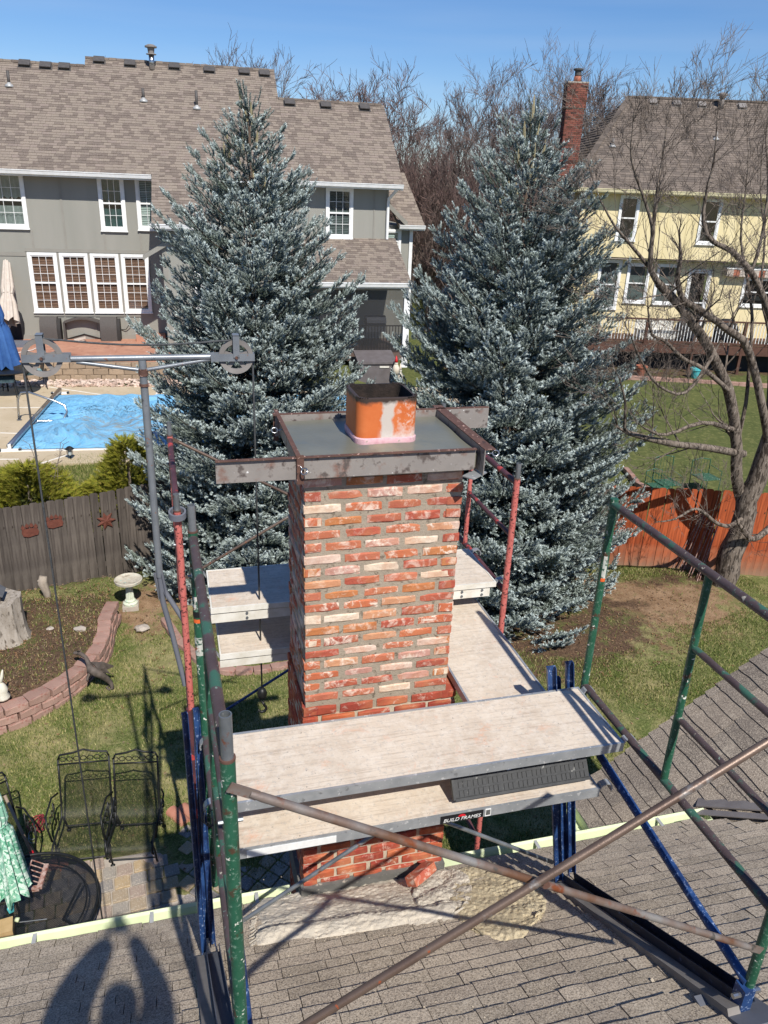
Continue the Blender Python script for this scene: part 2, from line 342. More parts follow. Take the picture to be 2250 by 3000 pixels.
# drop cloth
b = NB('drop_cloth')
col = b.mix(b.rng(b.noise(8, 6, .7), .35, .65), srgb('#cfc4b2'), srgb('#dcd2c0'))
col = b.mix(b.rng(b.noise(5, 7, .75), .5, .64, 0, .6), col, srgb('#b9b0a2'))
col = b.mix(b.rng(b.noise(40, 6, .8), .6, .68), col, srgb('#8a7f70'))
b.bump(b.noise(55, 6, .8), .8, .02); b.fin(col, .95, 0, .1)
b = NB('drop_cloth_tan')
col = b.mix(b.rng(b.noise(8, 6, .7), .35, .65), srgb('#c9b896'), srgb('#d6c7a6'))
b.bump(b.noise(80, 6, .8), .8, .012); b.fin(col, .95, 0, .1)
# mesh metal (see-through woven iron)
def mesh_mat(name, scale, dens):
    b = NB(name); b.fin(srgb('#171817'), .5)
    tr = b.n('BsdfTransparent'); ms = b.n('MixShader')
    def wave(rot):
        mp = b.n('Mapping'); mp.inputs['Rotation'].default_value = rot; b.l(b.n('TexCoord').outputs['UV'], mp.inputs[0])
        w_ = b.n('TexWave'); w_.inputs['Scale'].default_value = scale; b.l(mp.outputs[0], w_.inputs[0]); return w_.outputs['Fac']
    f = b.math('MAXIMUM', wave((0, 0, .6)), wave((0, 0, -.6)))
    f = b.rng(f, 1-dens, 1-dens+.06)
    b.l(f, ms.inputs[0]); b.l(tr.outputs[0], ms.inputs[1]); b.l(b.p.outputs[0], ms.inputs[2]); b.l(ms.outputs[0], b.o.inputs[0])
mesh_mat('iron_mesh', 15, .15)
mesh_mat('iron_mesh_dense', 15, .42)
# glass and thin screens
b = NB('window_glass'); b.fin((1, 1, 1, 1), .03)
tr = b.n('BsdfTransparent'); tr.inputs[0].default_value = (.8, .85, .84, 1); gl = b.n('BsdfGlossy'); gl.inputs['Roughness'].default_value = .04
fr = b.n('LayerWeight'); fr.inputs[0].default_value = .5; ms = b.n('MixShader')
b.l(b.math('ADD', b.math('MULTIPLY', b.math('POWER', fr.outputs['Facing'], 3), .6), .07), ms.inputs[0]); b.l(tr.outputs[0], ms.inputs[1]); b.l(gl.outputs[0], ms.inputs[2]); b.l(ms.outputs[0], b.o.inputs[0])
b = NB('insect_screen'); b.fin(srgb('#2b2a2a'), .8)
tr = b.n('BsdfTransparent'); ms = b.n('MixShader'); ms.inputs[0].default_value = .62
b.l(tr.outputs[0], ms.inputs[1]); b.l(b.p.outputs[0], ms.inputs[2]); b.l(ms.outputs[0], b.o.inputs[0])
simple('sticker_worn', '#c9c5bb', '#aeb3a8', 30, .6, spots=(('#3d5a4a', 40, .52, .04), ('#8c5a40', 26, .6, .04)))
simple('label_black', '#17171a', '#1b1b1e', 5, .5)
simple('label_white', '#e4e4e0', '#dadad6', 40, .5)
simple('label_red', '#c8202c', '#c8202c', 5, .5)
simple('label_orange', '#d8632e', '#d8632e', 5, .5)

# ---------------------------------------------------------------- mesh helpers
ORG = {}
def V(*a): return Vector(a)
class MB:
    def __init__(s): s.v = []; s.f = []; s.m = []; s.cur = 0
    def add(s, vs, fs):
        k = len(s.v); s.v += [tuple(x) for x in vs]; s.f += [tuple(i+k for i in f) for f in fs]; s.m += [s.cur]*len(fs)
    def obox(s, c, U, W, N):                # centre and three half-axis vectors
        c, U, W, N = map(Vector, (c, U, W, N))
        vs = [c+a*U+b_*W+e*N for e in (-1, 1) for a, b_ in ((-1, -1), (1, -1), (1, 1), (-1, 1))]
        s.add(vs, [(3, 2, 1, 0), (4, 5, 6, 7), (0, 1, 5, 4), (1, 2, 6, 5), (2, 3, 7, 6), (3, 0, 4, 7)]); return s
    def box(s, x0, x1, y0, y1, z0, z1):
        return s.obox(((x0+x1)/2, (y0+y1)/2, (z0+z1)/2), ((x1-x0)/2, 0, 0), (0, (y1-y0)/2, 0), (0, 0, (z1-z0)/2))
    def tube(s, pts, r, n=10, cap=True):
        pts = [Vector(p) for p in pts]; r = r if isinstance(r, (list, tuple)) else [r]*len(pts)
        rings = []; t0 = (pts[1]-pts[0]).normalized()
        a = t0.orthogonal().normalized(); 
        for i, p in enumerate(pts):
            t = (pts[min(i+1, len(pts)-1)]-pts[max(i-1, 0)]).normalized()
            a = (a-t*a.dot(t)); a = a.normalized() if a.length > 1e-6 else t.orthogonal().normalized(); bb = t.cross(a)
            rings.append([p+(a*math.cos(2*math.pi*j/n)+bb*math.sin(2*math.pi*j/n))*r[i] for j in range(n)])
        vs = [q for R_ in rings for q in R_]; fs = []
        for i in range(len(pts)-1):
            for j in range(n): fs.append((i*n+j, i*n+(j+1) % n, (i+1)*n+(j+1) % n, (i+1)*n+j))
        if cap: fs.append(tuple(range(n-1, -1, -1))); fs.append(tuple((len(pts)-1)*n+j for j in range(n)))
        s.add(vs, fs); return s
    def pipe(s, a, c, r, ri, n=16):          # open-ended hollow pipe
        a, c = Vector(a), Vector(c); t = (c-a).normalized(); u = t.orthogonal().normalized(); w_ = t.cross(u)
        ring = lambda p, q: [p+(u*math.cos(2*math.pi*j/n)+w_*math.sin(2*math.pi*j/n))*q for j in range(n)]
        vs = ring(a, r)+ring(c, r)+ring(c, ri)+ring(a, ri); fs = []
        for k in range(4):
            for j in range(n): fs.append((k*n+j, k*n+(j+1) % n, ((k+1) % 4)*n+(j+1) % n, ((k+1) % 4)*n+j))
        s.add(vs, fs); return s
    def lathe(s, c, prof, n=16, ax=(0, 0, 1)):
        c = Vector(c); ax = Vector(ax).normalized(); u = ax.orthogonal().normalized(); w_ = ax.cross(u); vs = []; fs = []
        for r, h in prof: vs += [c+ax*h+(u*math.cos(2*math.pi*j/n)+w_*math.sin(2*math.pi*j/n))*r for j in range(n)]
        for i in range(len(prof)-1):
            for j in range(n): fs.append((i*n+j, i*n+(j+1) % n, (i+1)*n+(j+1) % n, (i+1)*n+j))
        fs.append(tuple(range(n-1, -1, -1))); fs.append(tuple((len(prof)-1)*n+j for j in range(n)))
        s.add(vs, fs); return s
    def prism(s, poly, d):
        d = Vector(d); n = len(poly); p = [Vector(q) for q in poly]
        s.add(p+[q+d for q in p], [tuple(range(n-1, -1, -1)), tuple(range(n, 2*n))]+[(i, (i+1) % n, (i+1) % n+n, i+n) for i in range(n)]); return s
    def quad(s, *p): s.add([Vector(q) for q in p], [tuple(range(len(p)))]); return s
    def ico(s, c, r, sc=(1, 1, 1), jit=0, sub=1):
        import bmesh
        bm = bmesh.new(); bmesh.ops.create_icosphere(bm, subdivisions=sub, radius=1)
        c = Vector(c); vs = [c+Vector((q.co.x*sc[0], q.co.y*sc[1], q.co.z*sc[2]))*r*(1+random.uniform(-jit, jit)) for q in bm.verts]
        fs = [tuple(x.index for x in f.verts) for f in bm.faces]; bm.free(); s.add(vs, fs); return s
    def build(s, name, mat, parent=None, smooth=False, kind=None, label=None, cat=None, group=None, origin=None, uv=None):
        org = ORG[parent.name] if parent else Vector(origin if origin is not None else (0, 0, 0))
        me = bpy.data.meshes.new(name)
        me.from_pydata([(x-org.x, y-org.y, z-org.z) for x, y, z in s.v], [], s.f)
        for m_ in (mat if isinstance(mat, (list, tuple)) else [mat]): me.materials.append(MATS[m_])
        if isinstance(mat, (list, tuple)): me.polygons.foreach_set('material_index', s.m)
        if smooth is True: me.polygons.foreach_set('use_smooth', [True]*len(s.f))
        o = bpy.data.objects.new(name, me); S.collection.objects.link(o)
        if smooth == 'auto':
            me.polygons.foreach_set('use_smooth', [True]*len(s.f)); me.set_sharp_from_angle(angle=math.radians(40))
        ORG[o.name] = org
        if parent: o.parent = parent
        else: o.location = org
        if kind: o['kind'] = kind
        if label: o['label'] = label
        if cat: o['category'] = cat
        if group: o['group'] = group
        return o
def thing(name, label, cat, loc=(0, 0, 0), group=None):
    o = bpy.data.objects.new(name, None); S.collection.objects.link(o); o.location = loc; o.empty_display_size = .1
    ORG[o.name] = Vector(loc); o['label'] = label; o['category'] = cat
    if group: o['group'] = group
    return o
def project(p):
    q = Vector(p); d = q.dot(fwd)
    if d < .05: return None
    return (1125+F*q.dot(rt)/d, 1500-F*q.dot(up)/d, d)
def pieces(name, parent, templates, insts, mat, maxn=300, kind_name=None, minpx=6):
    """templates: (verts, faces); insts: (template index, Matrix 4x4 world, size). The largest in view become objects, the rest one mesh."""
    org = ORG[parent.name]; sc = []
    for i, (t, M_, size) in enumerate(insts):
        pr = project(M_.translation)
        if pr and -80 < pr[0] < 2330 and -80 < pr[1] < 3080: sc.append((F*size/pr[2], i))
    sc.sort(reverse=True)
    single = [i for px_, i in sc[:maxn] if px_ >= minpx]; sset = set(single)
    meshes = []
    for vs, fs in templates:
        me = bpy.data.meshes.new(name); me.from_pydata([tuple(q) for q in vs], [], fs); me.materials.append(MATS[mat]); meshes.append(me)
    for i in single:
        t, M_, _ = insts[i]; o = bpy.data.objects.new(name, meshes[t]); S.collection.objects.link(o)
        o.parent = parent; o.matrix_parent_inverse = Matrix.Identity(4)
        o.matrix_basis = Matrix.Translation(-org) @ M_
    rest = [i for i in range(len(insts)) if i not in sset]
    if rest:
        VV = []; FF = []; k = 0
        for i in rest:
            t, M_, _ = insts[i]; vs, fs = templates[t]
            A = np.array(M_); P = np.array([tuple(q) for q in vs])@A[:3, :3].T+A[:3, 3]-np.array(org)
            VV.append(P); FF += [tuple(a+k for a in f) for f in fs]; k += len(vs)
        me = bpy.data.meshes.new(name+'s'); me.from_pydata(np.vstack(VV).tolist(), [], FF); me.materials.append(MATS[mat])
        o = bpy.data.objects.new(kind_name or name+'s', me); S.collection.objects.link(o); o.parent = parent; o['kind'] = 'stuff'
def axes(o, U, W, N, s=(1, 1, 1)):
    U, W, N = Vector(U).normalized()*s[0], Vector(W).normalized()*s[1], Vector(N).normalized()*s[2]
    return Matrix(((U.x, W.x, N.x, o[0]), (U.y, W.y, N.y, o[1]), (U.z, W.z, N.z, o[2]), (0, 0, 0, 1)))
CUBE = ([(-.5, -.5, -.5), (.5, -.5, -.5), (.5, .5, -.5), (-.5, .5, -.5), (-.5, -.5, .5), (.5, -.5, .5), (.5, .5, .5), (-.5, .5, .5)],
        [(3, 2, 1, 0), (4, 5, 6, 7), (0, 1, 5, 4), (1, 2, 6, 5), (2, 3, 7, 6), (3, 0, 4, 7)])
def chamfer(w_, d, h, c, jit=0, seed=0, seg=3):
    """box with chamfered front edges, centred, front at -y; seg cuts along the length for uneven edges"""
    r_ = random.Random(seed); vs = []; fs = []
    xs = [-.5+i/seg for i in range(seg+1)]
    for i, x in enumerate(xs):
        end = i in (0, seg); cc = c
        X = x*w_; j = lambda: r_.uniform(-jit, jit)
        e = c if end else 0
        prof = [(-d/2+c*(0 if not end else .8), -h/2+c+e*.6), (-d/2+c*(0 if not end else .8), h/2-c-e*.6), (-d/2+c, h/2-e*.3), (d/2, h/2-e*.3), (d/2, -h/2+e*.3), (-d/2+c, -h/2+e*.3)]
        for y, z in prof: vs.append((X+j()*.6, y+j()*.5, z+j()))
    n = 6
    for i in range(seg):
        for k in range(n): fs.append((i*n+k, (i+1)*n+k, (i+1)*n+(k+1) % n, i*n+(k+1) % n))
    fs.append(tuple(range(n))); fs.append(tuple(seg*n+k for k in range(n-1, -1, -1)))
    return vs, fs
def shingles(parent, O, U, W, rows, expo, wr, thick, mat, maxn=300, gap=.004, drop=0, name='shingle', seed=1):
    """rows: function row centre v -> list of (u0,u1) spans; O corner, U along eave, W up the slope"""
    r_ = random.Random(seed); O = Vector(O); U = Vector(U).normalized(); W = Vector(W).normalized(); N = U.cross(W).normalized()
    if N.z < 0: N = -N
    T = []
    for k in range(5):       # wedge with a slightly uneven butt edge
        j = [r_.uniform(-.06, .06) for _ in range(4)]
        up_ = [(-.5, 1.15, .06), (.5, 1.15, .06)]
        lo = [(-.5, j[0], 0), (-.17, j[1], 0), (.17, j[2], 0), (.5, j[3], 0)]; lt = [(x, y, 1) for x, y, z in lo]
        vs = lo+lt+[(-.5, 1.15, -.3), (.5, 1.15, -.3)]+up_
        fs = [(0, 1, 5, 4), (1, 2, 6, 5), (2, 3, 7, 6), (4, 5, 6, 7, 11, 10), (0, 4, 10, 8), (3, 9, 11, 7)]
        T.append((vs, fs))
    ins = []; i = 0
    v = 0
    while True:
        sp = rows(i, v+expo/2)
        if sp is None: break
        for u0, u1 in sp:
            u = u0+(-r_.uniform(0, wr[0]) if i % 2 else 0)
            while u < u1:
                w_ = r_.uniform(*wr); a = max(u, u0); e = min(u+w_, u1)
                if e-a > .03:
                    c = O+U*((a+e)/2)+W*v
                    th = thick*r_.choice((.85, 1, 1.15))
                    ins.append((r_.randrange(5), axes(c, U, W, N, (e-a-gap, expo, th)), math.sqrt(max(e-a, .01)*expo)))
                u += w_
        v += expo; i += 1
    pieces(name, parent, T, ins, mat, maxn)
# ================================================================ terrain
G = -6.8
FENCE_L = [(-9.0, 11.2), (-3.0, 13.0), (-1.83, 13.3), (-.85, 13.62), (.6, 14.15), (2.6, 14.9)]
FENCE_R = [(2.6, 14.9), (4.9, 13.95), (6.95, 12.86), (8.2, 12.1), (9.45, 11.72), (10.4, 11.32), (12.2, 10.55), (15.5, 9.1)]
def fence_y(x):
    P_ = FENCE_L+FENCE_R[1:]
    if x <= P_[0][0]: return P_[0][1]
    for (a, c), (d, e) in zip(P_, P_[1:]):
        if x <= d: return c+(e-c)*(x-a)/(d-a)
    return P_[-1][1]
def sstep(a, b_, x): t = max(0, min(1, (x-a)/(b_-a))); return t*t*(3-2*t)
def terrain(x, y):
    fy = fence_y(x); z = G
    zt = -5.58 + (-6.5+5.58)*sstep(5.0, 8.0, x)
    z += (zt-G)*sstep(fy+.1, fy+(2.4 if x < 6 else 7), y)
    z += .12*math.exp(-((x-9)**2+(y-10)**2)/5)
    # behind the houses the land climbs gently
    z += (-4.95-zt)*sstep(22.6 if x < 6.2 else 24+8*sstep(10, 13, x), 27.5 if x < 6.2 else 44+8*sstep(10, 13, x), y) if y > 22 else 0
    # raised planting bed by the left fence
    if y < fy: z += .3*bedmask(x, y)
    return z
BED = [(-2.75, 9.25), (-2.3, 9.42), (-1.88, 9.72), (-1.6, 10.05), (-1.36, 10.5), (-1.27, 10.95), (-1.27, 11.4), (-1.2, 11.8)]
def bedmask(x, y):
    if x > -1.22 or y > 13.5: return 0
    ys = np.interp(x, [-9, -2.75, -2.3, -1.88, -1.6, -1.36, -1.27, -1.2], [7.5, 9.3, 9.47, 9.8, 10.15, 10.6, 11.1, 11.9])
    return sstep(0, .22, y-ys)*sstep(0, .15, -1.22-x if y > 11 else 9)*(1-sstep(12.0, 12.8, y)*.6)
def axis_pts(lo, a, b_, hi, fine, grow=1.25):
    p = list(np.arange(a, b_, fine)); q = [a]; s = fine
    while q[-1] > lo: s *= grow; q.append(q[-1]-s)
    r = [p[-1]]; s = fine
    while r[-1] < hi: s *= grow; r.append(r[-1]+s)
    return q[:0:-1]+p+r[1:]
xs = axis_pts(-600, -5, 13, 700, .12); ys = axis_pts(-60, 4, 17, 1200, .12)
m = MB(); nx = len(xs)
def micro(x, y): return .02*math.sin(x*2.3+y*1.1)+.015*math.sin(y*3.1-x*.7)
for y in ys:
    for x in xs: m.v.append((x, y, terrain(x, y)+micro(x, y)+random.uniform(-.006, .006)))
for j in range(len(ys)-1):
    for i in range(nx-1): m.f.append((j*nx+i, j*nx+i+1, (j+1)*nx+i+1, (j+1)*nx+i)); m.m.append(0)
ground = m.build('ground', 'ground', smooth=True, kind='structure')
def gauss(x, y, cx, cy, sx, sy): return math.exp(-((x-cx)/sx)**2-((y-cy)/sy)**2)
soil = []; mul = []; lush = []
for x, y, z in m.v:
    fy = fence_y(x)
    own = y < fy
    s_ = max(1.1*gauss(x, y, 6.6, 11.0, 1.9, 1.3), .9*gauss(x, y, 8.3, 10.4, 1.5, 1.2), .9*gauss(x, y, 1.5, 12.6, 2.4, 1.4), .75*gauss(x, y, -.75, 12.2, .7, 1.1), .6*gauss(x, y, 7.6, 9.3, .7, .5)) if own else 0
    mm = 0
    if own:
        mm = max(bedmask(x, y)*.95, 1.1*gauss(x, y, 5.5, 10.2, 2.4, 1.5), .8*gauss(x, y, 9.4, 11.4, 1.6, .6), .9*gauss(x, y, 1.6, 11.2, 1.6, .9))
        if y < 3.86+.9: mm = 1
    else:
        mm = max(1.2*gauss(x, y, 8.4, 13.4, 1.0, .9), 0)
        if 25.2 < y < 29.5 and x > 10: mm = 1
    soil.append(s_); mul.append(mm)
    lush.append(0.15 if own else (1 if x > 5 else .8))
for nm, dat in (('soil', soil), ('mulch', mul), ('lush', lush)):
    a = ground.data.attributes.new(nm, 'FLOAT', 'POINT'); a.data.foreach_set('value', dat)

# grass blades and fallen leaves lying on the near lawns
def scatter(name, n, region, h, wd, mat, lab=None, flat=0, accept=None):
    vs = []; fs = []; k = 0; tries = 0
    while k < n and tries < n*6:
        tries += 1
        x = random.uniform(region[0], region[1]); y = random.uniform(region[2], region[3])
        if accept and not accept(x, y): continue
        z = terrain(x, y)+micro(x, y); a = random.uniform(0, 6.283); hh = h*random.uniform(.5, 1.3); ww = wd*random.uniform(.7, 1.3)
        dx, dy = math.cos(a)*ww, math.sin(a)*ww; lx, ly = random.uniform(-1, 1)*hh*.7, random.uniform(-1, 1)*hh*.7
        if flat: vs += [(x-dx, y-dy, z+.012), (x+dx, y+dy, z+.016), (x+lx*2, y+ly*2, z+.014+hh*.4*random.random())]
        else: vs += [(x-dx, y-dy, z-.005), (x+dx, y+dy, z-.005), (x+lx, y+ly, z+hh)]
        fs.append((3*k, 3*k+1, 3*k+2)); k += 1
    me = bpy.data.meshes.new(name); me.from_pydata(vs, [], fs); me.materials.append(MATS[mat])
    o = bpy.data.objects.new(name, me); S.collection.objects.link(o); o['kind'] = 'stuff'; return o
def own_lawn(x, y):
    if y > fence_y(x)-.1: return False
    if bedmask(x, y) > .2 and random.random() < .72: return False
    if gauss(x, y, 6.4, 10.7, 1.9, 1.4) > .35 and random.random() < .95: return False
    if gauss(x, y, 8.5, 10.6, 1.4, .9) > .4 and random.random() < .9: return False
    if gauss(x, y, 1.2, 12.4, 2.5, 1.4) > .35 and random.random() < .93: return False
    if y < 6.95 and x < .4: return False
    return math.sin(x*3.1+math.sin(y*2.3)*1.4)+math.sin(y*2.9+x*1.3) > random.uniform(-2.2, .9)
scatter('lawn_grass', 190000, (-3.2, 10.5, 5.2, 14), .045, .005, 'grass_blade', accept=own_lawn)
scatter('fallen_leaves', 5200, (-3.2, 10.5, 5.5, 14), .03, .016, 'litter', flat=1, accept=lambda x, y: y < fence_y(x) and (random.random() < .12 or bedmask(x, y) > .3 or gauss(x, y, 6, 10.4, 2.4, 1.6) > .3))
def strip_lawn(x, y): return fence_y(x) < y < 16.9
scatter('bank_grass', 60000, (-4.2, 2.5, 13, 16.9), .075, .006, 'grass_blade', accept=strip_lawn)

# ================================================================ own house
HOUSE = thing('house', 'own shingled roof under the scaffold with pale green gutters', 'house', (2, 1, G))
EY, EZ, SL = 3.70, -4.325, .583
nrm = math.hypot(1, SL); Wv = V(0, -1, SL)/nrm; Nv = V(0, SL, 1)/nrm
def roofz(y): return EZ+SL*(EY-y)
m = MB(); m.obox(V(2.2, 0, roofz(0))-Nv*.09, (7.2, 0, 0), Wv*(3.69*nrm), Nv*.08)
R1 = m.build('roof', 'shingle_near', HOUSE)
R1['label'] = 'main roof slope with weathered grey brown shingles'
def rows1(i, v):
    if v > 5.0: return None
    y = EY-v/nrm; sp = []
    # clipped where the wing roof meets it
    xe = 3.62+(EY-y)*1.0 if y < EY else 3.6
    if y > 3.56: return [(-4, .56), (1.56, xe)]
    return [(-4, xe+.0)]
shingles(R1, (0, EY+.03, EZ-.012), (1, 0, 0), Wv, rows1, .116, (.14, .28), .020, 'shingle_near', 300, seed=3)
# wing roof: slopes up to the right, courses run away from the camera
ZW = roofz(3.80); s2 = .583; n2 = math.hypot(1, s2); Wr = V(1, 0, s2)/n2; Nr = V(-s2, 0, 1)/n2
XE = 3.03; ZE = ZW-s2*(3.68-XE)
m = MB(); 
P_ = lambda x, y: V(x, y, ZE+s2*(x-XE))
poly = [P_(XE, 3.9), P_(3.68, 3.9), P_(5.3, 2.25), P_(5.3, 4.84), P_(XE, 4.62)]
m.prism([q-Nr*.02 for q in poly], -Nr*.12)
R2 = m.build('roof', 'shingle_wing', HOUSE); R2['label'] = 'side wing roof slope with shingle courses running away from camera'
def rows2(i, v):
    x = XE+v/n2
    if x > 5.25: return None
    y0 = 3.9 if x < 3.66 else 3.9-(x-3.66)
    return [(y0, 4.62+.098*(x-XE))]
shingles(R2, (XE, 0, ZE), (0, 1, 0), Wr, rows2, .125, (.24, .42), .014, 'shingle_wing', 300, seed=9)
m = MB(); vd = V(1, -1, s2).normalized(); a = V(3.68, 3.86, ZW+.014)
m.obox(a+vd*1.3+V(.06, .06, .03), vd*1.3, V(1, 1, 0).normalized()*.075, V(0, 0, .006))
m.obox(a+vd*1.3+V(-.04, -.04, .028), vd*1.3, V(1, 1, 0).normalized()*.03, V(0, 0, .004))
m.build('valley_flashing', 'flashing', HOUSE)
# walls
m = MB(); m.box(-4.5, 3.4, 2.6, 3.35, G-.3, -4.5); m.box(3.35, 5.2, -2, 4.4, G-.3, -5.0)
m.box(-4.5, 9, -3.2, 2.6, G-.3, -5.2)
m.build('wall', 'siding_grey', HOUSE)
m = MB(); m.box(-4.9, .56, 3.63, 3.67, EZ-.17, EZ-.02); m.box(1.56, 3.6, 3.63, 3.67, EZ-.17, EZ-.02); m.build('fascia', 'gutter_green', HOUSE)
# gutters: K profile
def gutter(x0, x1, y, z, axis='x', closed=True):
    m = MB(); pr = [(0, 0), (0, -.11), (.085, -.11), (.115, -.02), (.125, 0), (.118, .004), (.105, -.012), (.082, -.1), (.008, -.1), (.008, 0)]
    if axis == 'x': pts = [(x0, y+a, z+c) for a, c in pr]; d = (x1-x0, 0, 0)
    else: pts = [(y-a, x0, z+c) for a, c in pr]; d = (0, x1-x0, 0)
    m.prism(pts, d); 
    for e in ((x0, x1) if closed else ()):
        if axis == 'x': m.box(e-.002, e+.002, y, y+.12, z-.11, z-.002)
    return m.build('gutter', 'gutter_green', HOUSE, smooth=False)
g1_ = gutter(-4.9, .52, EY-.005, EZ+.01); g2_ = gutter(1.62, 3.71, EY-.005, EZ+.01); g3_ = gutter(3.94, 4.7, XE+.004, ZE+.0, 'y')
for g_, xs_ in ((g1_, (-3.2, -2.1, -1.05, -.36, .3)), (g2_, (2.3, 3.3))):
    for x in xs_:
        q = MB(); q.box(x-.012, x+.012, EY-.01, EY+.115, EZ-.002, EZ+.009); q.build('hanger', 'pipe_boot', g_)
m = MB(); m.box(1.57, 1.75, EY, EY+.11, EZ-.06, EZ+.012); m.build('gutter_end', 'gutter_green', HOUSE)
m = MB(); m.box(3.34, 3.42, 4.36, 4.44, G, -5.1); m.build('corner_trim', 'white_dirty', HOUSE)

# ================================================================ chimney under repair
CH = thing('chimney', 'square brick chimney being rebuilt with wet cement cap in steel forms', 'chimney', (1.04, 4.0, G))
CX0, CX1, CY0, CY1 = .608, 1.482, 3.70, 4.30; PI_ = .0740; ZT = -1.497
m = MB(); m.box(CX0+.007, CX1-.007, CY0+.007, CY1-.007, ZT-18.6*PI_, -1.34)
core = m.build('mortar_core', 'mortar_new', CH); core['label'] = 'fresh grey brown mortar of the new upper courses'
m = MB(); m.box(CX0-.006, CX1+.052, CY0+.010, CY1, -6.9, ZT-18.6*PI_); m.build('mortar_core', 'mortar_old', CH)
T = [chamfer(1, .1, 1, .0, seed=s_) for s_ in range(1)]
TB = []
for s_ in range(14):
    vs, fs = chamfer(.2, .09, .0500, .007, .0030, 100+s_, 4); TB.append((vs, fs))
TH = []
for s_ in range(6):
    vs, fs = chamfer(.092, .09, .0500, .007, .0030, 200+s_, 3); TH.append((vs, fs))
NT = len(TB); TALL = TB+TH
new_, old_ = [], []
rb = random.Random(5)
def course(zc, x0, x1, y0, y1, k, lst, proud=.0, head=False):
    L_ = x1-x0; pit = .2205 if lst is new_ else .219
    for face in range(4):
        if face == 0: o, U, N_, ln = V(x0, y0, zc), V(1, 0, 0), V(0, 1, 0), L_
        elif face == 1: o, U, N_, ln = V(x0, y1, zc), V(0, -1, 0), V(1, 0, 0), y1-y0
        elif face == 2: o, U, N_, ln = V(x1, y0, zc), V(0, 1, 0), V(-1, 0, 0), y1-y0
        else: o, U, N_, ln = V(x1, y1, zc), V(-1, 0, 0), V(0, -1, 0), L_
        u = 0.0; half = (k+face) % 2
        seq = []
        if half: seq.append(.092)
        while sum(seq)+.02*len(seq) < ln-.05: seq.append(.2)
        tot = 0; i = 0
        for s_ in seq:
            e = min(u+s_, ln)
            wid = e-u
            if wid > .045:
                if wid > .13: t = rb.randrange(NT); sx = wid/.2
                else: t = NT+rb.randrange(6); sx = wid/.092
                c = o+U*(u+wid/2+rb.uniform(-.003, .003))+N_*(.045-proud)+V(0, 0, rb.uniform(-.002, .002))+N_*rb.uniform(-.003, .003)
                tilt = rb.uniform(-.012, .012)
                Uv = (U+V(0, 0, tilt)).normalized(); flip = rb.choice((1, -1))
                lst.append((t, axes(c, Uv, N_, Uv.cross(N_), (sx*rb.uniform(.95, 1.0), 1, (rb.uniform(.9, 1.06) if lst is new_ else rb.uniform(1.06, 1.16)))), .15))
            u = e+.0208
for k in range(-1, 18): course(ZT-k*PI_, CX0, CX1, CY0, CY1, k+1, new_)
k = 0; z = ZT-18.25*PI_
while z > G:
    course(z, CX0-.012, CX1+.062, CY0-.006, CY1+.02, k, old_); z -= .0722; k += 1
pieces('brick', core, TALL, new_, 'brick_reclaimed', 300)
core2 = [c for c in CH.children if c is not core][0]
core2['label'] = 'old lower courses of smooth orange red brick'
pieces('brick', core2, TALL, old_, 'brick_original', 300)
m = MB(); m.box(CX0-.03, CX1+.075, CY0-.03, CY0+.03, roofz(3.7)-.1, roofz(3.7)+.11); m.box(CX0-.035, CX0, CY0, CY1, roofz(3.7)-.12, roofz(3.7)+.08); m.build('base_flashing', 'flashing_base', CH)
# cement cap
CAPZ = -1.272
m = MB(); N_ = 24
for j in range(N_+1):
    for i in range(N_+1):
        x = .585+(1.515-.585)*i/N_; y = 3.64+(4.335-3.64)*j/N_
        m.v.append((x, y, CAPZ+.004*math.sin(9*x+4*y)+.003*math.sin(13*y-5*x)+.012*math.exp(-(((x-1.075)/.24)**2+((y-3.98)/.24)**2)**2)))
for j in range(N_):
    for i in range(N_): m.f.append((j*(N_+1)+i, j*(N_+1)+i+1, (j+1)*(N_+1)+i+1, (j+1)*(N_+1)+i)); m.m.append(0)
m.box(.585, 1.515, 3.64, 4.335, -1.36, CAPZ-.012)
m.build('cement_cap', 'cap_cement', CH, smooth='auto')
m = MB(); m.box(CX0+.01, CX1-.01, CY0-.0, CY1, -1.40, -1.355); m.build('top_course', 'mortar_new', CH)
# flue tile
FL = thing('flue_tile', 'orange clay flue tile smeared with cement and sooted inside', 'flue tile', (1.075, 3.985, CAPZ))
def rrect(hw, hd, r_, z, n=6):
    pts = []
    for cx, cy, a0 in ((hw-r_, hd-r_, 0), (-hw+r_, hd-r_, 90), (-hw+r_, -hd+r_, 180), (hw-r_, -hd+r_, 270)):
        for i in range(n+1):
            a = math.radians(a0+90*i/n); pts.append((1.075+cx+r_*math.cos(a), 3.985+cy+r_*math.sin(a), z))
    return pts
def ringstack(m, rings, close=False):
    n = len(rings[0]); k = len(m.v); m.v += [tuple(p) for r_ in rings for p in r_]
    for i in range(len(rings)-1):
        for j in range(n): m.f.append((k+i*n+j, k+i*n+(j+1) % n, k+(i+1)*n+(j+1) % n, k+(i+1)*n+j)); m.m.append(m.cur)
    if close: m.f.append(tuple(k+(len(rings)-1)*n+j for j in range(n))); m.m.append(m.cur)
m = MB(); ringstack(m, [rrect(.165, .165, .055, z) for z in (CAPZ-.01, -1.18, -1.1, -1.035, -1.022)]+[rrect(.158, .158, .05, -1.018), rrect(.148, .148, .044, -1.018)])
m.build('tile_wall', 'flue_clay', FL, smooth='auto')
m = MB(); ringstack(m, [rrect(.147, .147, .044, z) for z in (-1.019, -1.3, -1.9)], True); m.build('tile_inside', 'flue_inside', FL, smooth='auto')
m = MB()
for j in range(28):
    a = j/28*2*math.pi; 
    q = rrect(.162, .162, .05, -1.017, 6)[j]; m.ico(q, random.uniform(.004, .009), (1, 1, .6), .3)
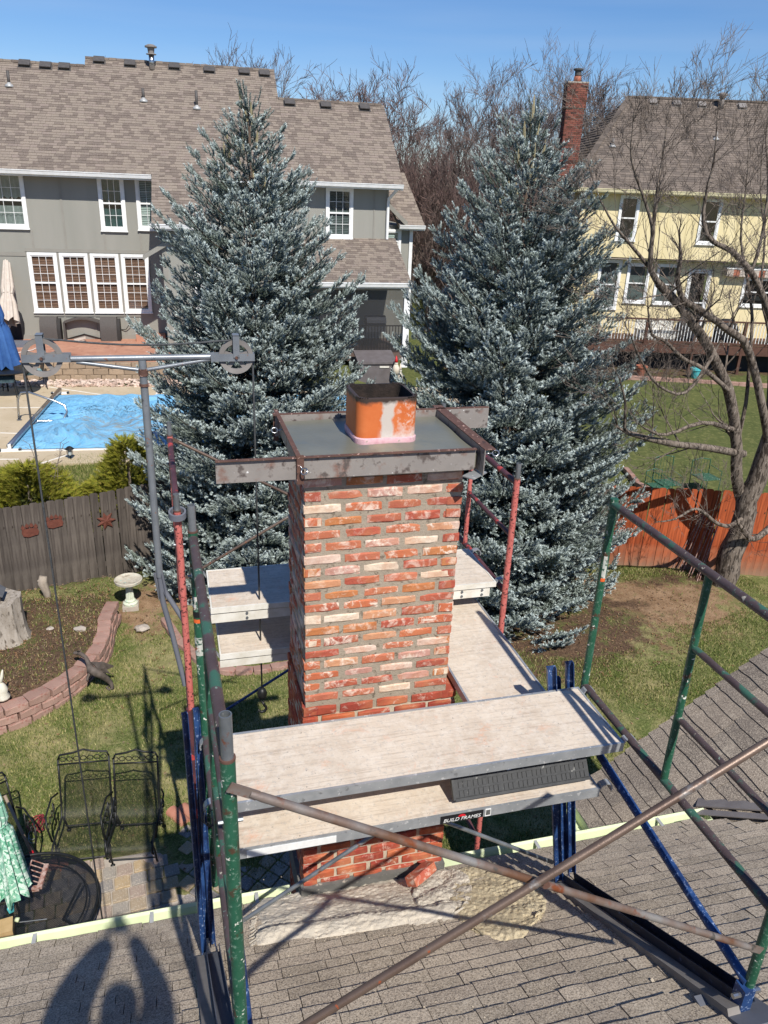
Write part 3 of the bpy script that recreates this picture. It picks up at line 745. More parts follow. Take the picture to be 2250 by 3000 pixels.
m.build('soot_crust', 'flue_inside', FL)
m = MB(); ringstack(m, [rrect(.168, .168, .056, CAPZ-.01), rrect(.171, .171, .057, CAPZ+.012), rrect(.171, .171, .057, CAPZ+.034), rrect(.166, .166, .056, CAPZ+.04)]); m.build('collar_strip', 'pink_collar', FL, smooth='auto')

# steel angle forms round the cap
def angle_bar(name, label, a, b_, inward, h=.105, fl=.024, mat='steel_form', edge='rusted_edge', bottom=False):
    a, b_ = Vector(a), Vector(b_); inward = Vector(inward); d = (b_-a)
    t = thing(name, label, 'steel form', tuple((a+b_)/2))
    m = MB(); c = (a+b_)/2; m.obox(c-V(0, 0, h/2)+inward*.002, d/2, inward*.0025, V(0, 0, h/2-.0015)); m.build('web', mat, t)
    m = MB(); m.obox(c-inward*(fl/2-.0045)+V(0, 0, .001), d/2, inward*(fl/2), V(0, 0, .0025)); m.build('flange', edge, t)
    if bottom:
        m = MB(); m.obox(c-inward*(fl/2-.0045)-V(0, 0, h), d/2, inward*(fl/2), V(0, 0, .0025)); m.build('lower_flange', edge, t)
    return t
angle_bar('form_channel', 'long front steel channel form with scratched left overhang', (.165, 3.615, -1.247), (1.5, 3.615, -1.247), (0, 1, 0), h=.118)
angle_bar('form_channel', 'back steel channel form sticking out to the right of the cap', (.55, 4.36, -1.24), (1.87, 4.36, -1.24), (0, -1, 0), h=.13)
angle_bar('form_angle', 'left steel angle form along the shaded edge of the cap', (.572, 3.60, -1.238), (.572, 4.46, -1.238), (1, 0, 0), h=.11)
angle_bar('form_angle', 'right steel angle form along the sunny edge of the cap', (1.533, 3.56, -1.240), (1.533, 4.44, -1.240), (-1, 0, 0), h=.14, fl=.06)
m = MB(); m.box(.556, .592, 3.598, 3.612, -1.385, -1.236); m.build('form_clip', 'rusted_edge', label='brown end plate on the front left corner of the cap form', cat='steel clip')
m = MB(); m.box(.54, .57, 4.37, 4.378, -1.40, -1.236); m.box(.535, .575, 4.33, 4.378, -1.239, -1.233); m.build('form_clip', 'rusted_edge', label='rusty end plate on the back left corner of the cap form', cat='steel clip')
m = MB(); m.obox((1.50, 3.60, -1.385), (.055, .045, 0), (-.02, .03, 0), (0, 0, .003)); m.build('form_plate', 'aluminium', label='small bent shiny plate under the front right corner of the form', cat='steel plate')
def eyebolt(c, ax, nm, lab):
    c = Vector(c); ax = Vector(ax).normalized(); s_ = ax.orthogonal().normalized()
    m = MB(); m.tube([c-ax*.05, c], .004, 6); pts = [c+ax*.017+(ax*math.cos(a)+s_*math.sin(a))*.017 for a in [i*math.pi/8 for i in range(17)]]; m.tube(pts, .0042, 6, False)
    m.build('eye_bolt', 'stainless', label=lab, cat='eye bolt', smooth=True)
eyebolt((.582, 3.585, -1.30), (.3, -.6, -.35), '', 'eye bolt hanging on the front left corner of the form')
eyebolt((1.575, 3.57, -1.262), (1, -.3, .1), '', 'eye bolt at the right end of the front form')
eyebolt((.545, 4.22, -1.29), (-1, 0, 0), '', 'eye bolt poking left from the back left of the form')

# ================================================================ scaffold
PR = .0215
def mason_frame(name, label, x, yn, yi, yf, zt, zb, zbot, paint, worn, pins=(.13, .13), rz=(), xf=None, foot=True):
    xf = x if xf is None else xf
    X = lambda y: x+(xf-x)*(y-yn)/(yf-yn)
    t = thing(name, label, 'scaffold frame', (x, yn, zbot))
    for y, ph in ((yn, pins[0]), (yf, pins[1])):
        m = MB(); m.tube([(X(y), y, zbot), (X(y), y, zt)], PR, 16); p_ = m.build('post', paint, t, 'auto')
        if ph:
            m = MB(); m.pipe((X(y), y, zt-.02), (X(y), y, zt+ph), PR*.82, PR*.66); m.build('coupling_pin', 'galvanised', p_, 'auto')
            m = MB(); m.tube([(X(y), y, zt), (X(y), y, zt+.008)], PR*1.06, 16); m.build('collar', 'rusted_edge', p_, 'auto')
        m = MB(); m.tube([(X(y)-.035, y, zt-.22), (X(y)+.035, y, zt-.22)], .006, 6); m.build('lock_stud', 'galvanised', p_)
    m = MB(); m.tube([(X(yi), yi, zb), (X(yi), yi, zt-.03)], PR*.85, 14); m.build('inner_post', paint, t, 'auto')
    m = MB(); m.tube([(X(yn), yn, zt-.03), (X(yf), yf, zt-.03)], PR*.95, 14); m.build('top_rail', worn, t, 'auto')
    m = MB(); m.tube([(X(yn), yn, zb), (X(yf), yf, zb)], PR*.95, 14); m.build('bearer', worn, t, 'auto')
    for z_ in rz:
        m = MB(); m.tube([(X(yn), yn, z_), (X(yi), yi, z_)], PR*.72, 12); m.build('rung', worn, t, 'auto')
    return t
zr1 = onx(1500, 1400, 2.15).z; zr2 = onx(1465, 1550, 2.15).z
fr = mason_frame('scaffold', 'green scaffold frame standing open on the right above the roof', 2.15, 1.74, 2.49, 3.28, -1.44, -2.585, -3.02, 'green_paint', 'green_worn', (.0, .0), (zr1, zr2))
fl_ = mason_frame('scaffold', 'green scaffold frame at the left edge of the front planks', .073, 1.74, 2.49, 3.28, -1.46, -2.585, -3.6, 'green_paint', 'green_worn', (.15, .13), (zr1, zr2), xf=.036)
mason_frame('scaffold', 'red scaffold frame behind the chimney on the right', 2.15, 4.43, 5.24, 5.95, -1.755, -2.60, -3.35, 'red_paint', 'red_worn', (.11, .11), (onx(1000, 1045, 2.15).z-.02,))
mason_frame('scaffold', 'red scaffold frame at the back left with hoist and tape ring', -.033, 4.43, 5.24, 5.95, -1.83, -2.60, -3.25, 'red_paint', 'red_worn', (.11, .11), (-2.14,), xf=-.06)
# lower red frames down to the yard
for x, lab in ((2.15, 'lower red scaffold leg pair standing in the shade right of chimney'), (-.045, 'lower rust brown scaffold leg pair on the left down to the patio')):
    t = thing('scaffold', lab, 'scaffold frame', (x, 4.43, G))
    for y in (4.43, 5.95):
        m = MB(); m.tube([(x, y, G+.05), (x, y, -3.25)], PR*.98, 14); m.build('post', 'red_worn' if x < 0 else 'red_paint', t, 'auto')
        m = MB(); m.box(x-.07, x+.07, y-.07, y+.07, terrain(x, y)-.02, terrain(x, y)+.06); m.build('base_plate', 'galvanised', t)
    for z_ in (-3.4, -4.9, -6.2):
        m = MB(); m.tube([(x, 4.43, z_), (x, 5.95, z_)], PR*.9, 12); m.build('rail', 'red_worn', t, 'auto')
# blue adjustable roof brackets
def chan(m, a, b_, wdt, dep, nrm_, th=.004):
    a, b_ = Vector(a), Vector(b_); d = (b_-a)/2; c = (a+b_)/2; n_ = Vector(nrm_).normalized(); s_ = d.normalized().cross(n_)
    m.obox(c, d, s_*wdt/2, n_*th/2)
    for q in (-1, 1): m.obox(c+s_*(q*(wdt/2-th/2))+n_*(dep/2+th*.6), d*.999, s_*th/2, n_*dep/2)
def roof_bracket(lab, x, x2, sgn):
    t = thing('roof_bracket', lab, 'roof bracket', (x, 2.4, roofz(2.4)))
    zb_ = roofz(3.17)+.04
    a1, b1 = V(x, 3.30, -2.42), V(x2, 3.17, zb_)
    m = MB(); chan(m, a1+V(-.055, .0, -.02), b1+V(-.02, 0, 0), .05 if sgn > 0 else .03, .03 if sgn > 0 else .02, (sgn*-.2, -1, 0)); m.build('upright', 'blue_paint', t)
    m = MB(); chan(m, a1+V(.06, .01, -.01) if sgn > 0 else a1+V(.0, .01, -.01), b1+V(.075, .02, .03) if sgn > 0 else b1+V(.03, .02, .03), .045 if sgn > 0 else .03, .03 if sgn > 0 else .02, (sgn*-.2, -1, 0)); m.build('upright', 'blue_paint', t)
    m = MB(); chan(m, a1+V(0, .03, -.12), b1+V(.03 if sgn > 0 else .0, .04, .06), .05 if sgn > 0 else .03, .02, (0, -1, 0)); m.build('upright', 'blue_paint', t)
    m = MB(); q0 = V(x2+.03, 3.13, roofz(3.13)+.05); q1 = V(2.15 if sgn > 0 else .06, 1.72, roofz(1.72)+.07)
    nr = (q1-q0).normalized().cross(V(1, 0, 0)); nr = -nr if nr.z < 0 else nr
    chan(m, q0, q1, .075, .045, nr); m.build('base_channel', 'navy_steel' if sgn > 0 else 'slate_grey', t)
    m = MB(); m.obox((q0+q1)/2-nr*.02+V(-.07, 0, 0), (q1-q0)/2, (.03, 0, 0), nr*.02); m.build('packer_board', 'vent_light', t)
    m = MB(); xd = 2.13 if sgn > 0 else .1; m.tube([(xd, 3.02, -2.83), (xd, 2.98, -2.85), (xd+.01, 1.74, -3.0)], .022, 14); 
    m.build('diagonal', 'blue_paint', t, 'auto')
    m = MB(); m.box(xd-.022, xd+.03, 1.71, 1.77, roofz(1.74)+.03, -3.01); m.build('shoe', 'blue_paint', t)
    m = MB(); m.tube([(xd-.06, 1.73, -3.045), (xd+.07, 1.73, -3.045)], .012, 8); m.build('bolt', 'stainless', t)
    m = MB(); m.box(xd-.12, xd+.18, 1.58, 1.86, roofz(1.86)-.0, roofz(1.86)+.05); m.obox((xd+.02, 1.7, roofz(1.7)+.02), (.10, 0, 0), Wv*.10, Nv*.012); m.build('foot_pad', 'slate_grey', t)
    return t
roof_bracket('blue adjustable roof bracket carrying the right end of the front planks', 1.985, 2.14, 1)
roof_bracket('blue adjustable roof bracket squeezed behind the left green frame', -.005, -.03, -1)

# planks
def plank(lab, x0, x1, y0, y1, z, sticker=None, end_hooks=True, along='x', rail='aluminium', rail_h=.05):
    t = thing('scaffold_plank', lab, 'scaffold plank', ((x0+x1)/2, (y0+y1)/2, z-.05))
    m = MB(); m.box(x0+.012, x1-.012, y0+.012, y1-.012, z-.014, z); m.build('deck', 'plank_deck', t)
    if along == 'x': sides = [(x0, x1, y0-.002, y0+.011), (x0, x1, y1-.011, y1+.002)]
    else: sides = [(x0-.002, x0+.011, y0, y1), (x1-.011, x1+.002, y0, y1)]
    for a in sides:
        m = MB(); m.box(a[0], a[1], a[2], a[3], z-rail_h, z+.003); m.build('side_rail', rail, t)
    if along == 'x': ends = [(x0, x0+.011, y0+.012, y1-.012), (x1-.011, x1, y0+.012, y1-.012)]
    else: ends = [(x0+.012, x1-.012, y0, y0+.011), (x0+.012, x1-.012, y1-.011, y1)]
    for a in ends:
        m = MB(); m.box(*a, z-rail_h+.002, z+.002); m.build('end_cap', rail, t)
    if end_hooks:
        for e in (0, 1):
            for f in (.06, .94) if along == 'x' else (.1, .9):
                if along == 'x': xx = x0 if e == 0 else x1; yy = y0+(y1-y0)*f; d = (-1 if e == 0 else 1, 0)
                else: yy = y0 if e == 0 else y1; xx = x0+(x1-x0)*f; d = (0, -1 if e == 0 else 1)
                pts = [V(xx, yy, z-.03), V(xx+d[0]*.02, yy+d[1]*.02, z+.004)]+[V(xx+d[0]*(.05+.03*math.sin(a)), yy+d[1]*(.05+.03*math.sin(a)), z-.022+.034*math.cos(a)) for a in (0, .5, 1.0, 1.5, 2.0)]
                m = MB()
                for p_, q_ in zip(pts, pts[1:]):
                    ax_ = (q_-p_); side = V(-d[1], d[0], 0); nn = ax_.normalized().cross(side)
                    m.obox((p_+q_)/2, ax_/2*1.05, side*.019, nn*.0035)
                m.build('hook', 'aluminium', t)
    for u in range(9) if False else (): pass
    return t
p1 = plank('upper front scaffold plank, widest and brightest, nearest to the chimney base', .085, 2.105, 2.775, 3.265, -2.585)
p2 = plank('lower front scaffold plank with black maker sticker, under the widest plank', .12, 1.99, 2.745, 3.215, -2.835)
m = MB(); m.box(.18, .6, 2.740, 2.7425, -2.88, -2.84); m.build('paper_label', 'label_white', p2)
p3 = plank('right hand scaffold plank running beside the chimney away from camera', 1.535, 2.03, 3.15, 5.25, -2.76, along='y', end_hooks=False)
p4 = plank('rear scaffold plank behind the chimney with white fascia, upper of two', .13, 2.10, 4.48, 5.03, -2.545, rail='white_dirty', rail_h=.035)
m = MB(); m.box(.13, 2.06, 4.488, 4.5, -2.655, -2.59); m.build('lower_rail', 'white_dirty', p4)
for x_ in (.36, 1.85, 2.0):
    for z_ in (-2.60, -2.635):
        m = MB(); m.tube([(x_, 4.480, z_), (x_, 4.492, z_)], .009, 8); m.build('rivet', 'galvanised', p4)
p5 = plank('lowest rear scaffold plank half in shade left of the chimney', .17, .9, 4.42, 4.98, -2.86, rail='white_dirty', rail_h=.035)
m = MB(); m.box(.17, .86, 4.428, 4.44, -2.96, -2.905); m.build('lower_rail', 'white_dirty', p5)
# sticker with lettering on the lower plank rail
st = MB(); zc = -2.858; st.box(1.12, 1.345, 2.7405, 2.7425, zc-.024, zc+.022); so_ = st.build('sticker', 'label_black', p2)
st = MB(); st.box(1.355, 1.385, 2.7405, 2.7425, zc-.024, zc+.022); s3 = st.build('sticker', 'label_white', p2)
def text(body, size, loc, mat, parent, rot=(math.pi/2, 0, 0), ext=.0006, sy=1):
    cu = bpy.data.curves.new('lettering', 'FONT'); cu.body = body; cu.size = size; cu.extrude = ext; cu.align_x = 'CENTER'; cu.align_y = 'CENTER'; cu.shear = .25
    tmp = bpy.data.objects.new('tmp_text', cu); S.collection.objects.link(tmp); bpy.context.view_layer.update()
    me = bpy.data.meshes.new_from_object(tmp.evaluated_get(bpy.context.evaluated_depsgraph_get())); bpy.data.objects.remove(tmp); me.materials.clear(); me.materials.append(MATS[mat])
    o = bpy.data.objects.new('lettering', me); S.collection.objects.link(o); o.parent = parent
    o.location = Vector(loc)-ORG[parent.name]; o.rotation_euler = rot; o.scale = (1, sy, 1); return o
text('BUILD FRAMES', .030, (1.232, 2.7395, zc-.009), 'label_white', so_, ext=.0003)
m = MB(); m.prism([(1.232+.02*math.cos(a), 2.7397, zc+.004+.015*math.sin(a)) for a in [i*math.pi/8 for i in range(9)]], (0, .0006, 0)); m.build('emblem', 'label_red', so_)
m = MB()
for i in range(9): m.box(1.359+i*.0026, 1.359+i*.0026+.0013*(1+i % 2*.6), 2.7396, 2.7402, zc-.016, zc+.016)
m.build('barcode', 'label_black', s3)
# brace tubes
def brace(lab, pts, mat, r=.0135, flat=(True, True), grp=None):
    t = thing('cross_brace', lab, 'scaffold brace', tuple(pts[0]))
    a, b_ = Vector(pts[0]), Vector(pts[-1]); d = (b_-a).normalized()
    m = MB(); m.tube([a+d*.05, a+d*.09, b_-d*.09, b_-d*.05], [r*.75, r, r, r*.75], 12); m.build('tube', mat, t, 'auto')
    for p_, s_ in ((a, 1), (b_, -1)):
        m = MB(); m.obox(p_+d*s_*.03, d*.045, d.cross(V(0, 1, 0)).normalized()*r*1.15, V(0, .003, 0)); m.build('flat_end', mat, t)
    return t
A0 = ony(505, 1703, 1.70); A1 = ony(1640, 2052, 1.70)
brace('rusty grey cross brace falling from the left green post across the planks', [A0, A1], 'rusty_pipe')
B0 = ony(600, 2250, 1.66); B1 = ony(1700, 1576, 1.66)
brace('brown cross brace rising from the bottom edge to the right edge', [B0, B1], 'brown_pipe', .0145)
q = (ony(1172, 1898, 1.68)); m = MB(); m.lathe(q-V(0, .03, 0), [(.014, 0), (.014, .006), (.006, .008), (.006, .05)], 8, (0, 1, 0)); m.build('pivot_bolt', 'rusted_edge', label='rusty pivot bolt where the two near braces cross', cat='bolt')
C0 = ony(515, 1995, 3.30); C1 = ony(960, 1702, 3.30)
brace('thin grey brace rising right in front of the chimney foot', [C0, C1], 'galvanised', .0125)
D0 = ony(900, 1752, 3.32); D1 = ony(1192, 1862, 3.32)
brace('thin grey brace falling right to the blue uprights', [D0, D1], 'galvanised', .0125)
brace('rusty rear brace falling right behind the cap form', [ony(372, 948, 5.97), ony(700, 1105, 5.97)], 'brown_pipe', .0125)
brace('rusty rear brace rising right behind the chimney', [ony(405, 1246, 5.99), ony(760, 1035, 5.99)], 'brown_pipe', .0125)
brace('dark low brace rising right beside the hoist hook', [ony(470, 1545, 5.97), ony(700, 1398, 5.97)], 'blue_paint', .0125)
brace('rusty brace behind the right side of the chimney foot', [V(2.1, 4.45, -3.4), V(2.12, 5.9, -5.0)], 'galvanised', .0125)
# tray with ribs tucked under the top plank
t = thing('rubber_mat_tray', 'black ribbed plastic tray hanging under the front planks on the right', 'plastic tray', (1.65, 2.85, -2.73))
U_ = V(1, 0, .0); a = V(1.21, 2.80, -2.795); 
Wt = V(0, .55, .8).normalized()*.14; Nt = U_.cross(Wt.normalized()); Nt = -Nt if Nt.y > 0 else Nt
Lx = .74
m = MB(); m.obox(a+U_*Lx/2+Wt*.5, U_*Lx/2, Wt*.5, Nt*.005); m.build('tray_panel', 'black_plastic', t)
ti = []
for i in range(9):
    for r_ in range(3):
        for c_ in range(3):
            ti.append((0, axes(a+U_*(.035+i*.08+c_*.024)+Wt*(.15+r_*.3)+Nt*.0075, U_, Wt, Nt, (.018, .03, .005)), .02))
pieces('rib', t, [CUBE], ti, 'black_plastic', 90, minpx=1)
for i in (0, 1):
    m = MB(); m.obox(a+U_*(.3+i*.36)+Wt*1.02+Nt*.01, U_*.012, Wt.normalized()*.045, Nt*.008); m.build('clip', 'aluminium', t)
m = MB(); m.obox(a+V(-.004, 0, 0)+Wt*.5+Nt*.005, U_*.006, Wt*.53, Nt*.012); m.obox(a+U_*Lx/2-Wt.normalized()*.005+Nt*.004, U_*Lx/2, Wt.normalized()*.007, Nt*.012); m.obox(a+U_*Lx/2+Wt+Wt.normalized()*.004+Nt*.004, U_*Lx/2, Wt.normalized()*.007, Nt*.010); m.build('rim', 'black_plastic', t)
# hoist: mast, cross bar, two pulleys and rope
HY = 4.55
H = thing('rope_hoist', 'grey gin pole hoist with two rope pulleys on the left', 'rope hoist', (-.16, HY, -3.2))
mt = ony(307, 778, HY); mb_ = ony(345, 1245, HY); m = MB(); m.tube([mb_, mt], .0215, 16); m.build('mast', 'hoist_grey', H, 'auto')
zbar = ony(307, 773, HY).z; bl = ony(150, 773, HY); brr = ony(462, 771, HY)
m = MB(); m.tube([(bl.x, HY, zbar), (brr.x, HY, zbar)], .0175, 14); m.build('cross_bar', 'hoist_grey', H, 'auto')
kn = ony(309, 800, HY)
for e in (ony(165, 782, HY), ony(455, 776, HY)):
    m = MB(); m.tube([(kn.x, HY, kn.z), (e.x, HY, e.z)], .011, 10); m.build('stay', 'hoist_grey', H, 'auto')
m = MB(); m.tube([(kn.x, HY, kn.z-.03), (kn.x, HY, kn.z+.01)], .027, 14); m.tube([(kn.x, HY, kn.z-.09), (kn.x, HY, kn.z-.075)], .028, 14); m.build('socket', 'rusted_edge', H, 'auto')
wheels = []
for nm, ux, xl, xr in (('L', 91, 48, 153), ('R', 510, 455, 549)):
    c = ony(ux, 772 if nm == 'L' else 770, HY); R_ = .105 if nm == 'L' else .098
    w_ = thing('pulley', '', 'pulley', tuple(c)); del w_['category']; del w_['label']; w_.parent = H; w_.location = c-ORG[H.name]
    pr = [(R_-.026, -.012), (R_, -.016), (R_-.008, -.006), (R_-.008, .006), (R_, .016), (R_-.026, .012)]
    m = MB(); k = 28; ax = (0, 1, 0)
    rings = [[(c.x+r_*math.cos(2*math.pi*j/k), c.y+h, c.z+r_*math.sin(2*math.pi*j/k)) for j in range(k)] for r_, h in pr+[pr[0]]]
    ringstack(m, rings)
    m.build('wheel_rim', 'vent_light', w_, 'auto')
    m = MB()
    for j in range(5):
        a_ = 2*math.pi*j/5+.3; m.obox(c+V(math.cos(a_), 0, math.sin(a_))*(R_/2), V(math.cos(a_), 0, math.sin(a_))*(R_/2-.01), V(-math.sin(a_), 0, math.cos(a_))*.011, (0, .006, 0))
    m.build('spokes', 'vent_light', w_)
    m = MB(); m.tube([c-V(0, .04, 0), c+V(0, .04, 0)], .009, 8); m.build('axle', 'rusted_edge', w_)
    a_, b_ = ony(xl, 773, HY), ony(xr, 771, HY)
    for sy in (-1, 1):
        m = MB(); m.box(a_.x, b_.x, HY+sy*.026-.003, HY+sy*.026+.003, c.z-.022, c.z+.02); m.build('side_plate', 'hoist_grey', w_)
    m = MB(); m.box(a_.x, a_.x+.006, HY-.03, HY+.03, c.z-.022, c.z+.02) if nm == 'L' else m.box(b_.x-.006, b_.x, HY-.03, HY+.03, c.z-.022, c.z+.02); m.build('end_plate', 'hoist_grey', w_)
    sx = -.005; m = MB(); m.box(c.x-.018, c.x+.018, HY-.034, HY-.029, c.z, c.z+.125); m.box(c.x-.018, c.x+.018, HY-.034, HY+.03, c.z+.122, c.z+.128); m.box(c.x-.018, c.x+.018, HY+.028, HY+.033, c.z, c.z+.125); m.build('rope_guard', 'hoist_grey', w_)
    wheels.append((c, R_))
(cl, rl), (crr, rr_) = wheels
pts = [V(cl.x-rl+.004, HY, terrain(cl.x, HY)+.02), V(cl.x-rl+.004, HY, cl.z)]
pts += [cl+V(-math.cos(a_)*(rl-.004), 0, math.sin(a_)*(rl-.004)) for a_ in (.4, .8, 1.2, 1.57)]
n_ = 10; pts += [V(cl.x+(crr.x-cl.x)*i/n_, HY, (cl.z+rl)+(crr.z+rr_-cl.z-rl)*i/n_-.035*math.sin(math.pi*i/n_)) for i in range(1, n_)]
pts += [crr+V(math.cos(a_)*(rr_-.004), 0, math.sin(a_)*(rr_-.004)) for a_ in (1.57, 1.2, .8, .4, 0)]
hk = ony(557, 1488, HY); pts += [V(crr.x+rr_-.004, HY, hk.z)]
m = MB(); m.tube(pts, .0058, 8); m.build('rope', 'rope', label='dark hoist rope running over both pulleys and hanging down', cat='rope', smooth=True)
hx, hz = crr.x+rr_-.004, hk.z
t = thing('hoist_hook', 'black hook and ball hanging from the hoist rope over the lawn', 'hook', (hx, HY, hz))
m = MB(); m.lathe((hx, HY, hz-.085), [(.008, 0), (.03, .015), (.036, .045), (.026, .075), (.01, .09)], 12); m.build('ball', 'black_iron', t, True)
m = MB(); m.tube([(hx+.014*math.cos(a_), HY, hz-.1+.014*math.sin(a_)) for a_ in [i*math.pi/5 for i in range(11)]], .005, 6); m.build('swivel', 'black_iron', t, True)
m = MB(); m.tube([V(hx, HY, hz-.115), V(hx+.012, HY, hz-.135)]+[V(hx-.002+.028*math.sin(a_), HY, hz-.168+.03*math.cos(a_)) for a_ in (.6, 1.2, 1.9, 2.6, 3.3, 4.0, 4.6)], [.009, .011, .01, .01, .011, .011, .010, .008, .004], 8); m.build('hook_body', 'black_iron', t, True)
# hoist bracket arms
t2 = H
m = MB(); m.tube([mb_+V(0, 0, .08), ony(355, 1275, HY), ony(400, 1345, HY-.1)], .016, 10); m.build('bracket_arm', 'slate_grey', H, 'auto')
m = MB(); m.tube([mb_, ony(352, 1300, HY), ony(372, 1370, HY), ony(400, 1480, HY-.08)], .017, 10); m.build('bracket_arm', 'slate_grey', H, 'auto')
m = MB(); chan(m, mb_+V(-.01, 0, .03), ony(352, 1290, HY), .05, .03, (0, -1, 0)); m.build('sleeve', 'slate_grey', H)
# tape ring hanging on the red post
cz = -1.865; m = MB(); n_ = 28
rings = [[(-.033+r_*math.cos(2*math.pi*j/n_)*1.0, 4.43+r_*math.sin(2*math.pi*j/n_), cz+h+.25*r_*math.sin(2*math.pi*j/n_)) for j in range(n_)] for r_, h in ((.052, 0), (.052, .035), (.04, .035), (.04, 0), (.052, 0))]
ringstack(m, rings); m.build('hose_ring', 'slate_grey', label='grey hose ring hooped over the left red post', cat='ring', smooth='auto')
# wire twist and ratchet straps
m = MB(); c = V(.04, 2.62, -2.5)
for i in range(4):
    m.tube([c+V(.03*math.cos(a_+i)-.01*i, .02*math.sin(a_*1.3+i), .035*math.sin(a_+i*.6)) for a_ in [j*.6 for j in range(9)]], .0016, 5)
m.build('wire_twist', 'black_iron', label='twist of thin dark wire on the left green frame', cat='wire')
m = MB(); m.obox((1.60, 3.95, -3.55), (.012, 0, 0), (0, .003, 0), (.03, 0, .75)); m.build('ratchet_strap', 'red_plastic', label='thin red strap hanging beside the right of the chimney', cat='strap')
# frame stickers
def sticker(x, y, z0, z1, ang0, ang1, mat, par, r=PR+.0012):
    m = MB(); n = 6; vs = []
    for z_ in (z0, z1):
        for i in range(n+1):
            a_ = math.radians(ang0+(ang1-ang0)*i/n); vs.append((x+r*math.cos(a_), y+r*math.sin(a_), z_))
    m.add(vs, [(i, i+1, n+2+i, n+1+i) for i in range(n)]); return m.build('sticker', mat, par)
fp = [c for c in fr.children if c.name.startswith('post')][1]
sticker(2.15, 3.28, -1.90, -1.76, 225, 285, 'sticker_worn', fp); sticker(2.15, 3.28, -1.91, -1.89, 225, 285, 'label_orange', fp, PR+.002)
lp = [c for c in fl_.children if c.name.startswith('post')][1]
sticker(.036, 3.28, -1.85, -1.78, 200, 310, 'sticker_worn', lp); sticker(.036, 3.28, -1.92, -1.90, 200, 310, 'label_orange', lp); sticker(.036, 3.28, -2.10, -2.0, 180, 330, 'sticker_worn', lp)
sticker(.036, 3.28, -1.89, -1.86, 180, 330, 'label_black', lp)

# drop cloths at the chimney foot and loose brick
from mathutils import noise as mn
def cloth(name, lab, outline, z_amp, mat, seed, n=110, tuck=None, rnd=0):
    """outline: quad corners on the roof plane (x, y) p00 p10 p11 p01; rnd rounds the outline"""
    p = [Vector((a, c, 0)) for a, c in outline]; m = MB(); cx_ = sum(p, Vector())/4
    for j in range(n+1):
        for i in range(n+1):
            u, v = i/n, j/n
            if rnd:
                a, c = 2*u-1, 2*v-1; k = 1-rnd*.29*(a*a*c*c); u2, v2 = (a*k*math.sqrt(1-rnd*c*c*.25)+1)/2, (c*k*math.sqrt(1-rnd*a*a*.25)+1)/2
            else: u2, v2 = u, v
            q = p[0]*(1-u2)*(1-v2)+p[1]*u2*(1-v2)+p[2]*u2*v2+p[3]*(1-u2)*v2
            wv = Vector((q.x*3, q.y*3, seed)); q.x += .035*mn.noise(wv); q.y += .035*mn.noise(wv+Vector((5, 0, 0)))
            edge = min(u, 1-u, v, 1-v); e1 = min(1, edge*18)
            h = z_amp*(abs(mn.noise(Vector((q.x*4, q.y*6, seed))))*1.6+.5*mn.noise(Vector((q.x*9, q.y*9, seed+3))))*e1
            h += .010*mn.noise(Vector((q.x*38, q.y*38, seed)))+.006*mn.noise(Vector((q.x*90, q.y*90, seed)))
            h += .008+.024*math.sqrt(e1)
            if tuck: h += tuck(u, v)
            m.v.append((q.x, q.y, roofz(q.y)+h))
    for j in range(n):
        for i in range(n): m.f.append((j*(n+1)+i, j*(n+1)+i+1, (j+1)*(n+1)+i+1, (j+1)*(n+1)+i)); m.m.append(0)
    o = m.build(name, mat, label=lab, cat='drop cloth', smooth=True)
    md = o.modifiers.new('solid', 'SOLIDIFY'); md.thickness = .02; md.offset = -1; return o
def RP(u, v):      # roof-plane point from survey coordinates
    r = ray(u*K, v*K); tt = (EZ+SL*EY+.03)/(r.z+SL*r.y); return r*tt
a, c, d, e = RP(552, 2042), RP(985, 1985), RP(950, 1868), RP(556, 1940)
cloth('drop_cloth', 'grey white drop cloth caked with mortar in front of the chimney foot', [(a.x, a.y), (c.x, c.y), (d.x+.05, d.y-.02), (e.x, e.y)], .016, 'drop_cloth', 5, tuck=lambda u, v: .045*math.exp(-((v-.16)/.09)**2)*min(1, v*12))
a, c, d, e = RP(1000, 2058), RP(1215, 2000), RP(1150, 1868), RP(940, 1862)
cloth('drop_cloth', 'tan drop cloth spread right of the chimney foot', [(a.x, a.y), (c.x, c.y), (d.x, d.y), (e.x, e.y)], .014, 'drop_cloth_tan', 8, rnd=1)
a, c, d, e = RP(900, 1990), RP(1030, 1975), RP(1010, 1868), RP(880, 1880)
cloth('drop_cloth', 'mortar crusted cloth between the tan cloth and the brick', [(a.x, a.y), (c.x, c.y), (d.x, d.y), (e.x, e.y)], .035, 'drop_cloth', 11, rnd=1)
m = MB(); fr0 = RP(560, 1990)
for i in range(26):
    q = RP(552+random.uniform(-4, 4), 1955+i*3.4); m.tube([q+V(0, 0, .01), q+V(-.03, random.uniform(-.01, .01), .0)], .004, 4)
m.build('cloth_fringe', 'drop_cloth', label='ragged fringe on the left hem of the mortar cloth', cat='fringe')
q = RP(908, 1912); vs, fs = chamfer(.2, .09, .06, .006, .003, 77, 4)
m = MB(); Rm = Matrix.Rotation(.55, 3, 'Z') @ Matrix.Rotation(-.55, 3, 'X'); m.add([q+V(0, 0, .10)+Rm @ Vector(v_) for v_ in vs], fs)
m.build('loose_brick', 'brick_reclaimed', label='loose red brick lying on the mortar cloth', cat='brick')
m = MB()
for i in range(900):
    u, v = (random.gauss(800, 130), random.gauss(1960, 45)) if random.random() < .7 else (random.uniform(600, 1600), random.uniform(1850, 2200))
    q = RP(u, v); m.ico(q-V(0, 0, .012), random.uniform(.002, .006)*(2 if random.random() < .03 else 1), (1, 1, .6), .35, 1)
